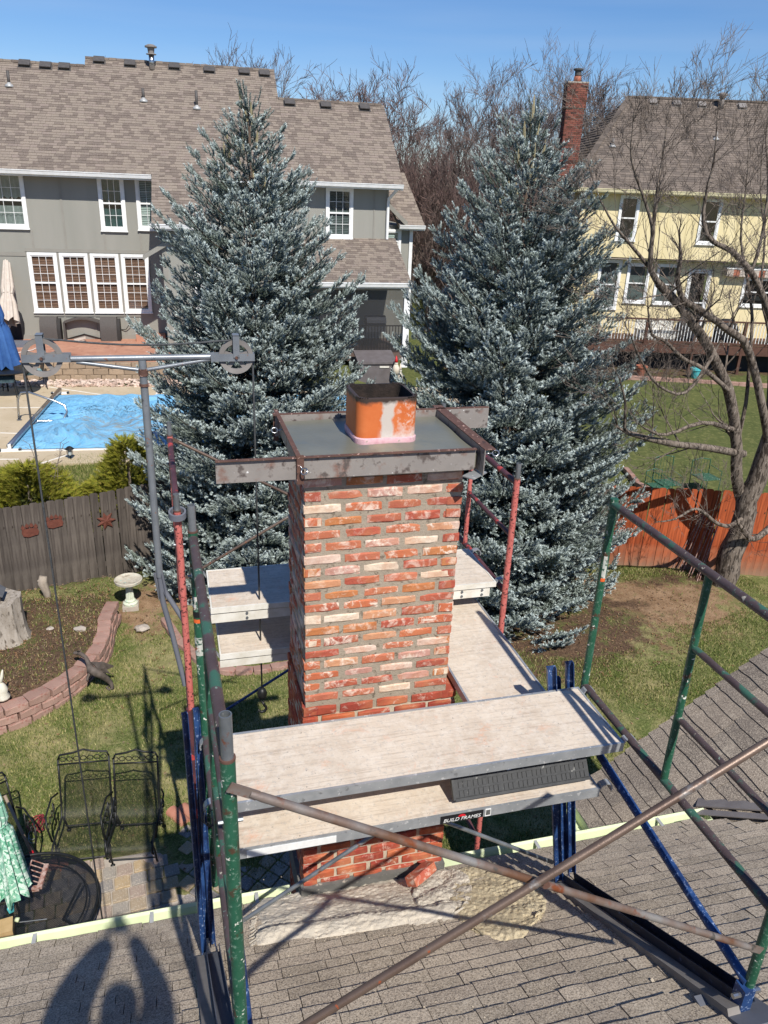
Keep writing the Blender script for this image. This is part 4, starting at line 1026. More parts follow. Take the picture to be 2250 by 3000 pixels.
m.build('mortar_crumbs', 'mortar_old', kind='stuff')
# ================================================================ fences
def picket_mesh(w_, h, t_, seed):
    r_ = random.Random(seed); c = .022
    z0 = r_.uniform(-.02, .0); pts = [(-w_/2, z0), (w_/2, z0), (w_/2, h-c), (w_/2-c, h), (-w_/2+c, h), (-w_/2, h-c)]
    vs = [(x, -t_/2, z) for x, z in pts]+[(x, t_/2, z) for x, z in pts]; n = 6
    return vs, [tuple(range(n)), tuple(range(2*n-1, n-1, -1))]+[(i+n, (i+1) % n+n, (i+1) % n, i) for i in range(n)]
def fence(name, lab, path, h, mats, x_switch=None, wd=.138, seed=0):
    r_ = random.Random(seed); t = thing(name, lab, 'fence', (path[0][0], path[0][1], G))
    ins = {}; T = [picket_mesh(wd, h, .018, s_) for s_ in range(4)]
    for (a, c), (d, e) in zip(path, path[1:]):
        A, B = V(a, c, 0), V(d, e, 0); L_ = (B-A).length; u = (B-A)/L_; n = max(1, round(L_/(wd+.004))); ang = math.atan2(u.y, u.x)
        for i in range(n):
            p = A+u*(i+.5)*L_/n; z = terrain(p.x, p.y-.2)+.0
            z = G+.05+.06*math.sin(p.x*.6)
            M_ = Matrix.Translation((p.x, p.y, z+r_.uniform(-.012, .012))) @ Matrix.Rotation(ang, 4, 'Z') @ Matrix.Rotation(r_.uniform(-.008, .008), 4, 'Y')
            ins.setdefault(mats(p.x), []).append((r_.randrange(4), M_, wd))
        for zz in (.3, .9, 1.45):
            m = MB(); m.obox((A+B)/2+V(0, 0, G+zz)+V(-u.y, u.x, 0)*.03, u*L_/2, V(-u.y, u.x, 0)*.018, (0, 0, .04)); m.build('rail', 'fence_grey', t)
        m = MB(); m.obox(A+V(0, 0, G+.8)+V(-u.y, u.x, 0)*.08, u*.045, V(-u.y, u.x, 0)*.045, (0, 0, .85)); m.build('fence_post', 'fence_grey', t)
    for mt, L_ in ins.items(): pieces('picket', t, T, L_, mt, 300)
    return t
fence('picket_fence', 'weathered grey dog eared board fence behind the birdbath', FENCE_L, 1.68, lambda x: 'fence_grey', seed=1)
fence('picket_fence', 'board fence half bare and half stained orange behind the right spruce', FENCE_R, 1.72, lambda x: 'fence_grey' if x < 7.9 else 'fence_stained', seed=2)
def on_fence(u, v):         # point just in front of the left fence
    r = ray(u*K, v*K); best = None
    for (a, c), (d, e) in zip(FENCE_L, FENCE_L[1:]):
        nx_, ny_ = -(e-c), d-a; tt = (a*nx_+c*ny_)/(r.x*nx_+r.y*ny_); p = r*tt
        if a <= p.x <= d: return p, V(d-a, e-c, 0).normalized()
for nm, u, v, lab in (('paw', 64, 1145, 'rusty metal paw print on the fence, lower left one'), ('paw', 117, 1126, 'rusty metal paw print on the fence, upper right one')):
    p, d = on_fence(u, v); n_ = V(d.y, -d.x, 0); m = MB(); p = p+n_*.022
    prof = [(-.13, -.02), (-.11, -.09), (-.03, -.115), (.05, -.10), (.12, -.09), (.14, -.03), (.12, .03), (.04, .04), (-.05, .04), (-.12, .03)]
    m.prism([p+d*a+V(0, 0, c) for a, c in prof], n_*.012)
    for a, c in ((-.1, .065), (-.035, .09), (.035, .09), (.1, .065)):
        m.prism([p+d*(a+.032*math.cos(q))+V(0, 0, c+.034*math.sin(q)) for q in [i*math.pi/4 for i in range(8)]], n_*.014)
        m.prism([p+d*(a+x_)+V(0, 0, c+z_) for x_, z_ in ((-.008, .03), (.008, .03), (0, .062))], n_*.01)
    m.build('paw_ornament', 'rust_metal', label=lab, cat='fence ornament')
p, d = on_fence(228, 1123); n_ = V(d.y, -d.x, 0); m = MB(); c = p+n_*.03
pts = []
for i in range(14):
    r_ = .17 if i % 2 == 0 else .085; a = math.pi/2+i*math.pi/7+.2; pts.append(c+d*math.cos(a)*r_+V(0, 0, math.sin(a)*r_))
m.prism(pts, n_*.01); ctr = c+n_*.035
for i in range(14): m.quad(pts[i]+n_*.011, pts[(i+1) % 14]+n_*.011, ctr)
m.build('star_ornament', 'rust_metal', label='rusty metal seven pointed star hung on the grey fence', cat='fence ornament')

# ================================================================ own yard
def gz(x, y): return terrain(x, y)
# birdbath
c = onz(283, 1312, G); bx, by = c.x, c.y; z = gz(bx, by)
t = thing('birdbath', 'stone birdbath with fluted pedestal beside the grey fence', 'birdbath', (bx, by, z))
m = MB(); m.box(bx-.13, bx+.13, by-.12, by+.13, z-.02, z+.07); m.build('plinth', 'dirt_rock', t)
m = MB(); m.lathe((bx, by, z+.07), [(.115, 0), (.12, .035), (.085, .06), (.09, .08), (.07, .1)], 20); m.build('foot', 'bath_stone', t, 'auto')
m = MB(); n_ = 32
rings = [[(bx+(r_*(1+(.07 if j % 2 else -.05)))*math.cos(2*math.pi*j/n_), by+(r_*(1+(.07 if j % 2 else -.05)))*math.sin(2*math.pi*j/n_), z+h) for j in range(n_)] for r_, h in ((.064, .16), (.058, .3), (.055, .42), (.068, .46))]
ringstack(m, rings); m.build('pedestal', 'bath_stone', t)
m = MB(); m.lathe((bx, by, z+.44), [(.06, 0), (.09, .02), (.19, .05), (.225, .065), (.23, .105), (.215, .115), (.19, .095), (.1, .08), (.02, .075)], 30); m.build('basin', 'bath_rim', t, 'auto')
# stump and birdhouse
c = onz(20, 1392, G+.25); sx, sy = c.x-.05, c.y+.15; z = gz(sx, sy)
t = thing('tree_stump', 'tall grey weathered tree stump at the left edge of the bed', 'tree stump', (sx, sy, z))
m = MB(); n_ = 22; ph = [random.uniform(.93, 1.07) for _ in range(n_)]
ringstack(m, [[(sx+r_*ph[j]*math.cos(2*math.pi*j/n_), sy+r_*ph[j]*math.sin(2*math.pi*j/n_), z+h+(.05*math.sin(j*1.3) if h > .5 else 0)) for j in range(n_)] for r_, h in ((.37, -.05), (.31, .06), (.285, .25), (.275, .5), (.28, .66))], True); m.build('trunk', 'stump_wood', t, 'auto')
hx_, hy_, hz_ = sx-.1, sy-.08, z+.64
t = thing('birdhouse', 'small wooden birdhouse with grey gable roof on the stump', 'birdhouse', (hx_, hy_, hz_))
m = MB(); m.prism([(hx_-.12, hy_-.1, hz_), (hx_+.12, hy_-.1, hz_), (hx_+.12, hy_-.1, hz_+.18), (hx_, hy_-.1, hz_+.29), (hx_-.12, hy_-.1, hz_+.18)], (0, .2, 0)); m.build('box', 'birdhouse_wood', t)
for s_ in (-1, 1):
    m = MB(); m.obox((hx_+s_*.085, hy_, hz_+.235), (s_*.1, 0, -.085), (0, .14, 0), (.006, 0, .008)); m.build('roof_panel', 'birdhouse_roof', t)
m = MB(); m.prism([(hx_+.02*math.cos(a), hy_-.102, hz_+.15+.02*math.sin(a)) for a in [i*math.pi/4 for i in range(8)]], (0, -.002, 0)); m.build('entrance_hole', 'unlit_dark', t)
m = MB(); m.box(hx_-.15, hx_+.15, hy_-.16, hy_+.12, hz_-.02, hz_); m.build('floor_board', 'birdhouse_wood', t)
# driftwood
c = onz(106, 1298, G+.1); m = MB(); m.tube([c+V(0, 0, -.1), c+V(-.02, .0, .18), c+V(-.07, .02, .34), c+V(-.04, .03, .46)], [.05, .065, .08, .06], 8); m.tube([c+V(-.05, .02, .3), c+V(-.13, .02, .4)], [.05, .02], 6)
m.build('driftwood_post', 'driftwood', label='knobbly upright piece of driftwood in the bed by the fence', cat='driftwood', smooth=True)
for nm, u, v, s_, lab in (('rock', 176, 1385, .07, 'small pale rock beside the stump'), ('rock', 307, 1360, .09, 'flat grey stone at the top of the soil path'), ('rock', 112, 1383, .045, 'little pointed rock in the bed')):
    c = onz(u, v, G+.1 if u < 200 else G); m = MB(); m.ico((c.x, c.y, gz(c.x, c.y)+s_*.3), s_, (1.3, 1, .6), .2, 2); m.build(nm, 'dirt_rock', label=lab, cat='rock')
# edging wall of blocks
def block_run(name, lab, path, layers, bl, bw, bh, mat, z0f, seed=0, stagger=True):
    t = thing(name, lab, 'edging', (path[0][0], path[0][1], G)); r_ = random.Random(seed)
    P_ = [Vector((a, c, 0)) for a, c in path]; D = [0]
    for a, c in zip(P_, P_[1:]): D.append(D[-1]+(c-a).length)
    def at(s_):
        s_ = max(0, min(D[-1], s_))
        for i in range(len(P_)-1):
            if s_ <= D[i+1]+1e-6: f = (s_-D[i])/(D[i+1]-D[i]); return P_[i].lerp(P_[i+1], f), (P_[i+1]-P_[i]).normalized()
        return P_[-1], (P_[-1]-P_[-2]).normalized()
    ins = []; T = [chamfer(bl, bw, bh, .012, .008, seed*9+k, 3) for k in range(5)]
    for L_ in range(layers):
        s_ = -(bl/2 if L_ % 2 and stagger else 0)+bl/2
        while s_ < D[-1]:
            p, d = at(s_); d2 = (at(s_+bl*.5)[0]-at(s_-bl*.5)[0]); d = d2.normalized() if d2.length > .01 else d
            n_ = V(-d.y, d.x, 0); c = V(p.x, p.y, z0f(p.x, p.y)+bh*(L_+.5)+.004*L_)+n_*(.012*L_)
            ins.append((r_.randrange(5), axes(c, d, n_, (0, 0, 1), (.97, 1, .97)) @ Matrix.Rotation(r_.uniform(-.03, .03), 4, 'Z'), bl)); s_ += bl+.004
    pieces('block', t, T, ins, mat, 300); return t
block_run('edging_wall', 'curved pink concrete block edging wall round the left bed', [(-4.2, 8.85), (-3.2, 9.1)]+BED, 3, .3, .2, .115, 'edging_block', lambda x, y: G-.04+.06*sstep(10, 11.5, y), 3)
block_run('edging_row', 'low row of pink edging blocks behind the chimney in the lawn', [(-.42, 11.75), (-.2, 11.0), (.1, 10.4), (.5, 10.02), (.95, 9.95), (1.45, 10.0), (2.1, 10.3), (2.8, 10.9)], 1, .26, .14, .09, 'edging_block', lambda x, y: G-.02, 4)
# dragon statue
c = onz(210, 1420, G+.34); t = thing('dragon_statue', 'dark winged dragon figure draped over the block edging', 'statue', tuple(c))
def up3(u, v, z): return onz(u, v, z)
Zs = G+.42
body = [up3(163, 1411, Zs+.1), up3(175, 1412, Zs+.13), up3(185, 1420, Zs+.12), up3(191, 1432, Zs+.05), up3(195, 1446, Zs), up3(208, 1452, Zs-.03), up3(220, 1458, Zs-.1), up3(230, 1466, Zs-.2), up3(240, 1476, Zs-.3), up3(243, 1486, Zs-.36), up3(236, 1490, Zs-.38), up3(230, 1485, Zs-.38), (up3(236, 1481, Zs-.36))]
m = MB(); m.tube(body, [.018, .03, .028, .034, .06, .065, .055, .045, .033, .024, .018, .014, .008], 8)
m.ico(up3(166, 1410, Zs+.12), .035, (1.6, .8, .7), .1, 2)
m.tube([up3(197, 1446, Zs), up3(190, 1462, Zs-.1), up3(188, 1470, Zs-.12)], [.03, .02, .012], 6); m.tube([up3(175, 1404, Zs+.2), up3(168, 1407, Zs+.15)], [.008, .012], 5)
m.build('body', 'statue_dark', t, True)
for pts in ([up3(196, 1432, Zs+.05), up3(222, 1432, Zs+.1), up3(246, 1440, Zs+.02), up3(232, 1446, Zs-.02), up3(214, 1448, Zs)], [up3(205, 1436, Zs+.0), up3(228, 1446, Zs+.02), up3(238, 1456, Zs-.05), up3(222, 1452, Zs-.04), up3(206, 1448, Zs-.02)]):
    m = MB(); m.prism(pts, (0, 0, .02)); m.build('wing', 'statue_dark', t)
# pale bird-like statue at the left edge
c = onz(6, 1508, G+.35); t = thing('rabbit_statue', 'weathered pale stone statue with raised ears on the edging at far left', 'statue', tuple(c))
m = MB(); m.lathe(c, [(.09, 0), (.1, .03), (.07, .08), (.085, .14), (.06, .2), (.03, .24)], 12); m.build('body', 'statue_pale', t, True)
m = MB(); m.tube([c+V(-.01, 0, .2), c+V(.03, .02, .33), c+V(.05, .03, .42)], [.03, .022, .008], 7); m.tube([c+V(-.03, 0, .2), c+V(-.04, .02, .32)], [.025, .01], 7); m.build('ears', 'statue_pale', t, True)
# low plants of the bed
m = MB()
for _ in range(900):
    x = random.uniform(-3.0, -.4); y = random.uniform(9.6, 13.0)
    if y > fence_y(x)-.1: continue
    if bedmask(x, y) < .3 and random.random() < .75: continue
    z = gz(x, y); 
    for k in range(5):
        a = random.uniform(0, 6.28); r_ = random.uniform(.02, .07); m.v += [(x+math.cos(a)*.006, y+math.sin(a)*.006, z), (x-math.cos(a)*.006, y-math.sin(a)*.006, z), (x+math.sin(a)*r_, y-math.cos(a)*r_, z+random.uniform(.01, .06))]; n0 = len(m.v); m.f.append((n0-3, n0-2, n0-1)); m.m.append(0)
m.build('bed_plants', 'litter', kind='stuff')

# paver patio by the house
PAT = MB(); PAT.box(-6, 2.4, 3.4, 6.78, G-.05, G+.006); pat = PAT.build('patio', 'mulch_base' if 'mulch_base' in MATS else 'dirt_rock', kind='structure')
ORG[pat.name] = V(0, 0, 0)
T = []
for k in range(6):
    r_ = random.Random(k); w_ = [.155, .155, .125, .185, .155, .125][k]; j = lambda: r_.uniform(-.006, .006); c = .012; d = .155
    pl = [(-w_/2+c+j(), -d/2), (w_/2-c, -d/2+j()), (w_/2, -d/2+c), (w_/2+j(), d/2-c), (w_/2-c, d/2), (-w_/2+c, d/2+j()), (-w_/2, d/2-c), (-w_/2+j(), -d/2+c)]
    n = 8; vs = [(x, y, 0) for x, y in pl]+[(x, y, .018) for x, y in pl]+[(x*.93, y*.93, .025) for x, y in pl]
    fs = [(i, (i+1) % n, (i+1) % n+n, i+n) for i in range(n)]+[(i+n, (i+1) % n+n, (i+1) % n+2*n, i+2*n) for i in range(n)]+[tuple(range(2*n, 3*n))]
    T.append((vs, fs))
ins = []; r_ = random.Random(4); y = 3.6; row = 0
U_ = V(1, .09, 0).normalized(); W_ = V(-.09, 1, 0).normalized()
for row in range(21):
    s_ = -3.4+(.08 if row % 2 else 0); 
    while s_ < 1.3:
        k = r_.randrange(6); w_ = [.155, .155, .125, .185, .155, .125][k]
        if row > 12 and s_ > -.3: k = 0; w_ = .155; 
        p = V(0, 3.55, 0)+U_*(s_+w_/2)+W_*(row*.163)
        if p.y < 6.72+.1*math.sin(p.x*3) and not (p.x > -.35 and p.y > 5.6):
            ins.append((k, axes((p.x, p.y, G+r_.uniform(-.002, .005)), U_, W_, (0, 0, 1)) @ Matrix.Rotation(r_.uniform(-.02, .02), 4, 'Z'), w_))
        s_ += w_+.012
U2 = V(1, .95, 0).normalized(); W2 = V(-.95, 1, 0).normalized()
for a in range(-14, 16):
    for b_ in range(-14, 16):
        p = V(.5, 6.0, 0)+U2*a*.168+W2*b_*.168
        if -.28 < p.x < 1.6 and 5.68 < p.y < 7.0 and p.y < 6.95-.1*p.x: ins.append((0, axes((p.x, p.y, G+r_.uniform(0, .004)), U2, W2, (0, 0, 1)), .155))
pieces('paver', pat, T, ins, 'paver_mix', 300)
c = onz(388, 1742, G+.05); t = thing('brick_stack', 'three terracotta edging bricks lying on the grass by the scaffold', 'bricks', tuple(c))
for i in range(3):
    q = V(c.x-.1+i*.13, c.y+.02*i, gz(c.x, c.y)); m = MB(); U3 = V(.55, -.83, 0); m.prism([q+V(0.06*math.cos(a), .04*math.cos(a), .06*math.sin(a)+.01) for a in [k*math.pi/6 for k in range(7)]], U3*.3*1.0); m.build('edging_brick', 'clay_brick', t, 'auto')
for u, v, s_, lab in ((258, 1862, .12, 'flat tan stone at the edge of the paver patio by the chairs'), (85, 1876, .14, 'reddish flagstone at the lawn edge beside the black table')):
    c = onz(u*1.28 if u == 258 else u+30, v-3, G); m = MB(); m.ico((c.x, c.y, G+.01), s_, (1.1, .8, .22), .15, 2); m.build('flagstone', 'river_rock' if u == 258 else 'clay_brick', label=lab, cat='stone')
# spring rocker chairs in black mesh
def lounge_chair(lab, x, y, rz, w_=.56):
    t = thing('patio_chair', lab, 'patio chair', (x, y, G)); o = V(x, y, G); Rz = Matrix.Rotation(rz, 3, 'Z'); Q = lambda a, b_, c: o+Rz @ V(a, b_, c)
    prof = [(-.30, .28), (-.34, .33), (-.33, .38), (-.27, .41), (-.1, .40), (.1, .36), (.17, .38), (.23, .5), (.29, .75), (.35, 1.0)]
    for s_ in (-1, 1):
        m = MB(); m.tube([Q(s_*w_/2, a, c) for a, c in prof], .011, 8); m.build('side_frame', 'black_iron', t, True)
        m = MB(); m.tube([Q(s_*(w_/2+.03), .27, .62), Q(s_*(w_/2+.07), .15, .66), Q(s_*(w_/2+.07), -.12, .66), Q(s_*(w_/2+.05), -.2, .6), Q(s_*(w_/2+.02), -.2, .4)], .010, 8)
        for k in range(4):
            a0 = -.12+k*.09; m.tube([Q(s_*(w_/2+.06), a0+.03*math.cos(a), .53+.045*math.sin(a)) for a in [i*.8 for i in range(9)]], .005, 5)
        m.tube([Q(s_*(w_/2+.05), .1, .64), Q(s_*(w_/2+.03), .05, .38)], .008, 6); m.build('armrest', 'black_iron', t, True)
        m = MB(); m.tube([Q(s_*(w_/2-.02), -.24, .39), Q(s_*(w_/2), -.2, .2), Q(s_*(w_/2), -.16, .03)], .011, 7); m.lathe(Q(s_*(w_/2), -.16, 0), [(.022, 0), (.026, .012), (.012, .03)], 10); m.build('leg', 'black_iron', t, True)
        m = MB(); m.tube([Q(s_*(w_/2), .2, .35), Q(s_*(w_/2), .3, .15), Q(s_*(w_/2), .36, .02)], .011, 7); m.lathe(Q(s_*(w_/2), .36, 0), [(.022, 0), (.026, .012), (.012, .03)], 10); m.build('leg', 'black_iron', t, True)
    m = MB(); m.tube([Q(-w_/2, -.18, .11), Q(w_/2, -.18, .11)], .008, 6); m.tube([Q(-w_/2, .3, .12), Q(w_/2, .3, .12)], .008, 6); m.build('cross_bar', 'black_iron', t)
    m = MB(); m.tube([Q(-w_/2, .35, 1.0), Q(-w_/2+.02, .365, 1.045), Q(-w_/5, .375, 1.055), Q(0, .38, 1.085), Q(w_/5, .375, 1.055), Q(w_/2-.02, .365, 1.045), Q(w_/2, .35, 1.0)], .011, 8)
    m.tube([Q(-w_/2, .33, .95), Q(w_/2, .33, .95)], .009, 6)
    for k in range(-3, 4): m.tube([Q(k*.07+.032*math.cos(a), .345+.0*a, 1.0+.03*math.sin(a)) for a in [i*.9 for i in range(8)]], .005, 5)
    m.build('crest_rail', 'black_iron', t, True)
    me_v = []; me_f = []; uvs = []
    P2 = [(a, c) for a, c in prof[:-1]]+[(.33, .94)]; L_ = [0]
    for a, c in zip(P2, P2[1:]): L_.append(L_[-1]+math.hypot(c[0]-a[0], c[1]-a[1]))
    m = MB()
    for i, (a, c) in enumerate(P2): m.v += [tuple(Q(-w_/2+.005, a, c)), tuple(Q(w_/2-.005, a, c))]
    for i in range(len(P2)-1): m.f.append((2*i, 2*i+1, 2*i+3, 2*i+2)); m.m.append(0)
    ob = m.build('mesh_seat', 'iron_mesh', t, True); uvl = ob.data.uv_layers.new(name='UVMap')
    for pi_, pl in enumerate(ob.data.polygons):
        for li in pl.loop_indices:
            vi = ob.data.loops[li].vertex_index; uvl.data[li].uv = ((vi % 2)*w_*2, L_[vi//2]*2)
    return t
lounge_chair('black iron mesh patio chair with scroll top, left of the pair on the lawn edge', -1.24, 6.92, -.08, .52)
lounge_chair('black iron mesh patio chair with scroll top, right of the pair nearest the scaffold', -.72, 6.80, -.14, .46)
lounge_chair('black iron patio chair mostly hidden behind the closed palm leaf umbrella', -2.02, 6.72, .5, .5)
# round mesh table, palm umbrella, things on it
tc_ = onz(52, 1962, G+.68); t = thing('mesh_table', 'round black iron mesh patio table at the lower left', 'patio table', (tc_.x, tc_.y, G))
m = MB(); n_ = 48; zt = G+.68; R_ = .63
m.v.append((tc_.x, tc_.y, zt)); m.v += [(tc_.x+R_*math.cos(2*math.pi*j/n_), tc_.y+R_*math.sin(2*math.pi*j/n_), zt) for j in range(n_)]
for j in range(n_): m.f.append((0, 1+j, 1+(j+1) % n_)); m.m.append(0)
ob = m.build('mesh_top', 'iron_mesh_dense', t); uvl = ob.data.uv_layers.new(name='UVMap')
for pl in ob.data.polygons:
    for li in pl.loop_indices: q = ob.data.vertices[ob.data.loops[li].vertex_index].co; uvl.data[li].uv = (q.x*2.2, q.y*2.2)
for rr, zz, rad, nm in ((R_, 0, .014, 'rim'), (R_-.1, -.02, .008, 'inner_ring'), (R_+.005, -.05, .008, 'apron')):
    m = MB(); m.tube([(tc_.x+rr*math.cos(2*math.pi*j/n_), tc_.y+rr*math.sin(2*math.pi*j/n_), zt+zz) for j in range(n_+1)], rad, 6, False); m.build(nm, 'black_iron', t, True)
for a in (.4, 2.0, 3.5, 5.1):
    m = MB(); m.tube([(tc_.x+.5*math.cos(a), tc_.y+.5*math.sin(a), zt-.02), (tc_.x+.3*math.cos(a), tc_.y+.3*math.sin(a), zt-.35), (tc_.x+.5*math.cos(a), tc_.y+.5*math.sin(a), G)], .012, 6); m.build('leg', 'black_iron', t, True)
def closed_umbrella(name, lab, base, top, z0, r0, r1, mat, tilt=(0, 0), folds=14, pole='black_iron', tie=.62):
    base, top = Vector(base), Vector(top); t = thing(name, lab, 'umbrella', tuple(base))
    m = MB(); m.tube([base, top], .019, 10); m.build('pole', pole, t, True)
    ax = (top-base).normalized(); s0 = base+(top-base)*z0; m = MB(); n_ = folds*4; u = ax.orthogonal().normalized(); w_ = ax.cross(u); rings = []
    for f in (0, .04, .15, .3, .45, .55, .62, .68, .8, .92, .97, 1.0):
        R0 = r0*(1-f)+r1*f
        if abs(f-tie) < .05: R0 *= .72
        ring = []
        for j in range(n_):
            a = 2*math.pi*j/n_; k = 1+.28*math.sin(folds*a)*(1-f*.6)+.06*math.sin(3*a+f*5)
            dz = .05*math.sin(folds/2*a) if f == 0 else 0
            ring.append(tuple(s0+(top-s0)*f+ax*dz+(u*math.cos(a)+w_*math.sin(a))*R0*k))
        rings.append(ring)
    ringstack(m, rings, True); m.build('canopy', mat, t, True)
    m = MB(); q = s0+(top-s0)*tie; Rt = (r0*(1-tie)+r1*tie)*.8; m.tube([q+(u*math.cos(2*math.pi*j/20)+w_*math.sin(2*math.pi*j/20))*Rt for j in range(21)], .008, 5, False); m.build('tie_strap', mat, t)
    return t
bb_ = onz(20, 1968, G+.7); b0 = onz(14, 2010, G+.0)
closed_umbrella('palm_umbrella', 'closed white and green palm leaf umbrella over the mesh table', (bb_.x, bb_.y, G+.05), onz(-24, 1690, -4.75), .42, .17, .05, 'palm_fabric')
c = onz(66, 1902, G+.7); t = thing('wire_rack', 'peeling rusty wire rack lying on the mesh table', 'wire rack', tuple(c))
A_, B_, C_, D_ = onz(36, 1925, G+.7), onz(85, 1918, G+.7), onz(101, 1868, G+.74), onz(64, 1873, G+.86)
for p, q in ((A_, B_), (B_, C_)):
    m = MB(); d = (q-p)/2; m.obox((p+q)/2, d, d.normalized().cross(V(0, 0, 1))*.022, (0, 0, .016)); m.build('rail', 'rack_rust', t)
m = MB()
for f in [i/5 for i in range(6)]: m.tube([B_.lerp(C_, f), B_.lerp(C_, f)+V(-.12, .0, .09)], .006, 5)
m.tube([B_+V(-.12, 0, .09), C_+V(-.12, 0, .09)], .007, 5); m.tube([A_.lerp(B_, .6)+V(0, 0, .01), C_.lerp(B_, .5)+V(-.2, 0, .03)], .006, 5)
m.tube([A_.lerp(B_, .2), A_.lerp(B_, .5)+V(-.02, .12, .05), B_.lerp(C_, .6)+V(-.1, 0, .05)], .006, 5); m.build('wires', 'rack_rust', t)
c = onz(14, 2008, G+.76); m = MB(); m.obox(c, V(.055, .008, 0), V(-.01, .075, .0), (0, 0, .055)); m.build('wood_block', 'raw_wood', label='short square block of raw wood on the mesh table', cat='wood block')
a, b_ = onz(42, 1992, G+.72), onz(102, 1985, G+.72); m = MB(); m.tube([a, b_], .005, 6); m.build('metal_rod', 'stainless', label='thin bright metal rod across the mesh table', cat='rod')
a, b_ = onz(8, 1982, G+.73), onz(34, 1986, G+.73); t = thing('spray_bottle', 'small bottle with yellow cap lying on the mesh table', 'bottle', tuple(a))
m = MB(); m.tube([a, b_], .022, 10); m.build('bottle_body', 'label_black', t, True); m = MB(); m.tube([b_, b_+(b_-a).normalized()*.03], .02, 10); m.build('cap', 'gutter_green', t, True)
c = onz(25, 1968, G+.72); m = MB(); m.ico(c+V(0, 0, .03), .035, (1, 1, 1.3), .25, 1); m.ico(c+V(.01, 0, .08), .022, (1, 1, 1), .2, 1); m.build('figurine', 'ceramic_blue', label='tiny turquoise figurine at the foot of the table pole', cat='figurine')
# rake / grabber
a, b_ = onz(10, 1718, G+.95), onz(76, 1858, G+.35); f = .86; t = thing('long_tool', 'long handled garden tool with red ferrule leaning on the table', 'garden tool', tuple(b_))
m = MB(); m.tube([a, a.lerp(b_, f)], .016, 8); m.build('shaft', 'stick_wood', t, True); m = MB(); m.tube([a.lerp(b_, f), a.lerp(b_, f+.1)], .02, 8); m.build('ferrule', 'red_plastic', t, True)
m = MB(); m.tube([a.lerp(b_, f+.1), a.lerp(b_, 1.1)], .006, 6); m.build('tine', 'galvanised', t)
m = MB(); pts = []
for i in range(60):
    a = i*.62; q = onz(82+11*math.cos(a)*(1+.3*math.sin(i))+10*math.sin(i*.31), 1778+18*math.sin(a*.93+.4), G+.03); pts.append(V(q.x, q.y, G+.03+.015*math.sin(i)))
m.tube(pts, .006, 5); m.build('tangled_cord', 'cord_red', label='tangled red and black cord on the grass', cat='cord', smooth=True)
m = MB(); pts = [onz(70+9*math.cos(i*.8), 1800+12*math.sin(i*.8)+i, G+.05) for i in range(14)]; m.tube(pts, .004, 5); m.build('thin_wire', 'galvanised', label='coil of thin grey wire beside the tool handle', cat='wire')
# sticks leaning on orange fence
t = thing('garden_stakes', 'bundle of thin rusty garden stakes leaning against the orange fence', 'stakes', (8.6, 11.5, G))
for i in range(11):
    a = onz(1452+i*5.5+random.uniform(-4, 4), 1232+i*3.8+random.uniform(-4, 4), G); b_ = ony(1515+i*5.5+random.uniform(-6, 6), 1092+random.uniform(-14, 18), fence_y(9.3)-.12)
    m = MB(); m.tube([a, b_], .009, 5); m.build('stake', 'rack_rust', t)

# ================================================================ pool
PZ = -5.5
def pz(u, v, z=PZ): return onz(u, v, z)
dq = [pz(-330, 1010), pz(900, 985), pz(1100, 838), pz(-150, 830)]
m = MB(); m.prism([V(q.x, q.y, PZ-.12) for q in dq], (0, 0, .12)); m.build('pool_deck', 'concrete_pool', kind='structure')
def strip(m, a, b_, w_, z, h=.004):
    a, b_ = V(a.x, a.y, z), V(b_.x, b_.y, z); d = (b_-a)/2; n_ = V(-d.y, d.x, 0).normalized(); m.obox((a+b_)/2, d, n_*w_/2, (0, 0, h))
m = MB()
for p, q in (((60, 829), (250, 857)), ((350, 828), (335, 857)), ((0, 881), (100, 880)), ((0, 935), (70, 937)), ((0, 992), (40, 992)), ((85, 1002), (155, 980)), ((235, 1005), (255, 978)), ((-60, 881), (0, 881))):
    strip(m, pz(*p), pz(*q), .05, PZ)
m.build('deck_joint', 'joint_white', kind='structure')
pc = [pz(18, 974), pz(730, 960), pz(850, 857), pz(118, 856)]
m = MB()
for i in range(4): 
    a, b_ = pc[i], pc[(i+1) % 4]; strip(m, a, b_, .12, PZ+.006, .012)
m.build('coping', 'coping_white', kind='structure')
m = MB(); NN = 110; dirt = []
def bil(q, u, v): return q[0]*(1-u)*(1-v)+q[1]*u*(1-v)+q[2]*u*v+q[3]*(1-u)*v
for j in range(NN+1):
    for i in range(NN+1):
        u, v = i/NN, j/NN; q = bil(pc, u, v)
        e = min(1, 14*min(u, v, 1-u, 1-v))
        ridge = .16*math.exp(-((u-.17-.10*(v-.2))/.022)**2)*(v < .75)*math.exp(-((v-.3)/.3)**2)
        fan = .05*math.sin(26*math.atan2(v-.62, u-.21))*math.exp(-(((u-.21)/.2)**2+((v-.62)/.4)**2))
        fan += .06*math.sin(30*math.atan2(v+.05, u-.23))*math.exp(-(((u-.14)/.10)**2+((v-.12)/.25)**2))
        hump = .22*math.exp(-(((u-.15)/.05)**2+((v-.12)/.16)**2))
        sag = -.10*math.exp(-(((u-.5)/.4)**2+((v-.45)/.35)**2))
        m.v.append((q.x, q.y, PZ+.035+e*(.09+.35*sag+1.3*fan+hump+.05*(ridge > 0)*ridge+.006*math.sin(60*u+9*math.sin(7*v))+.01*math.sin(35*v+6*math.sin(9*u)))))
        dirt.append(max(math.exp(-(((u-.42)/.28)**2+((v-.32)/.34)**2)), .8*math.exp(-(((u-.2)/.08)**2+((v-.42)/.1)**2))))
for j in range(NN):
    for i in range(NN): m.f.append((j*(NN+1)+i, j*(NN+1)+i+1, (j+1)*(NN+1)+i+1, (j+1)*(NN+1)+i)); m.m.append(0)
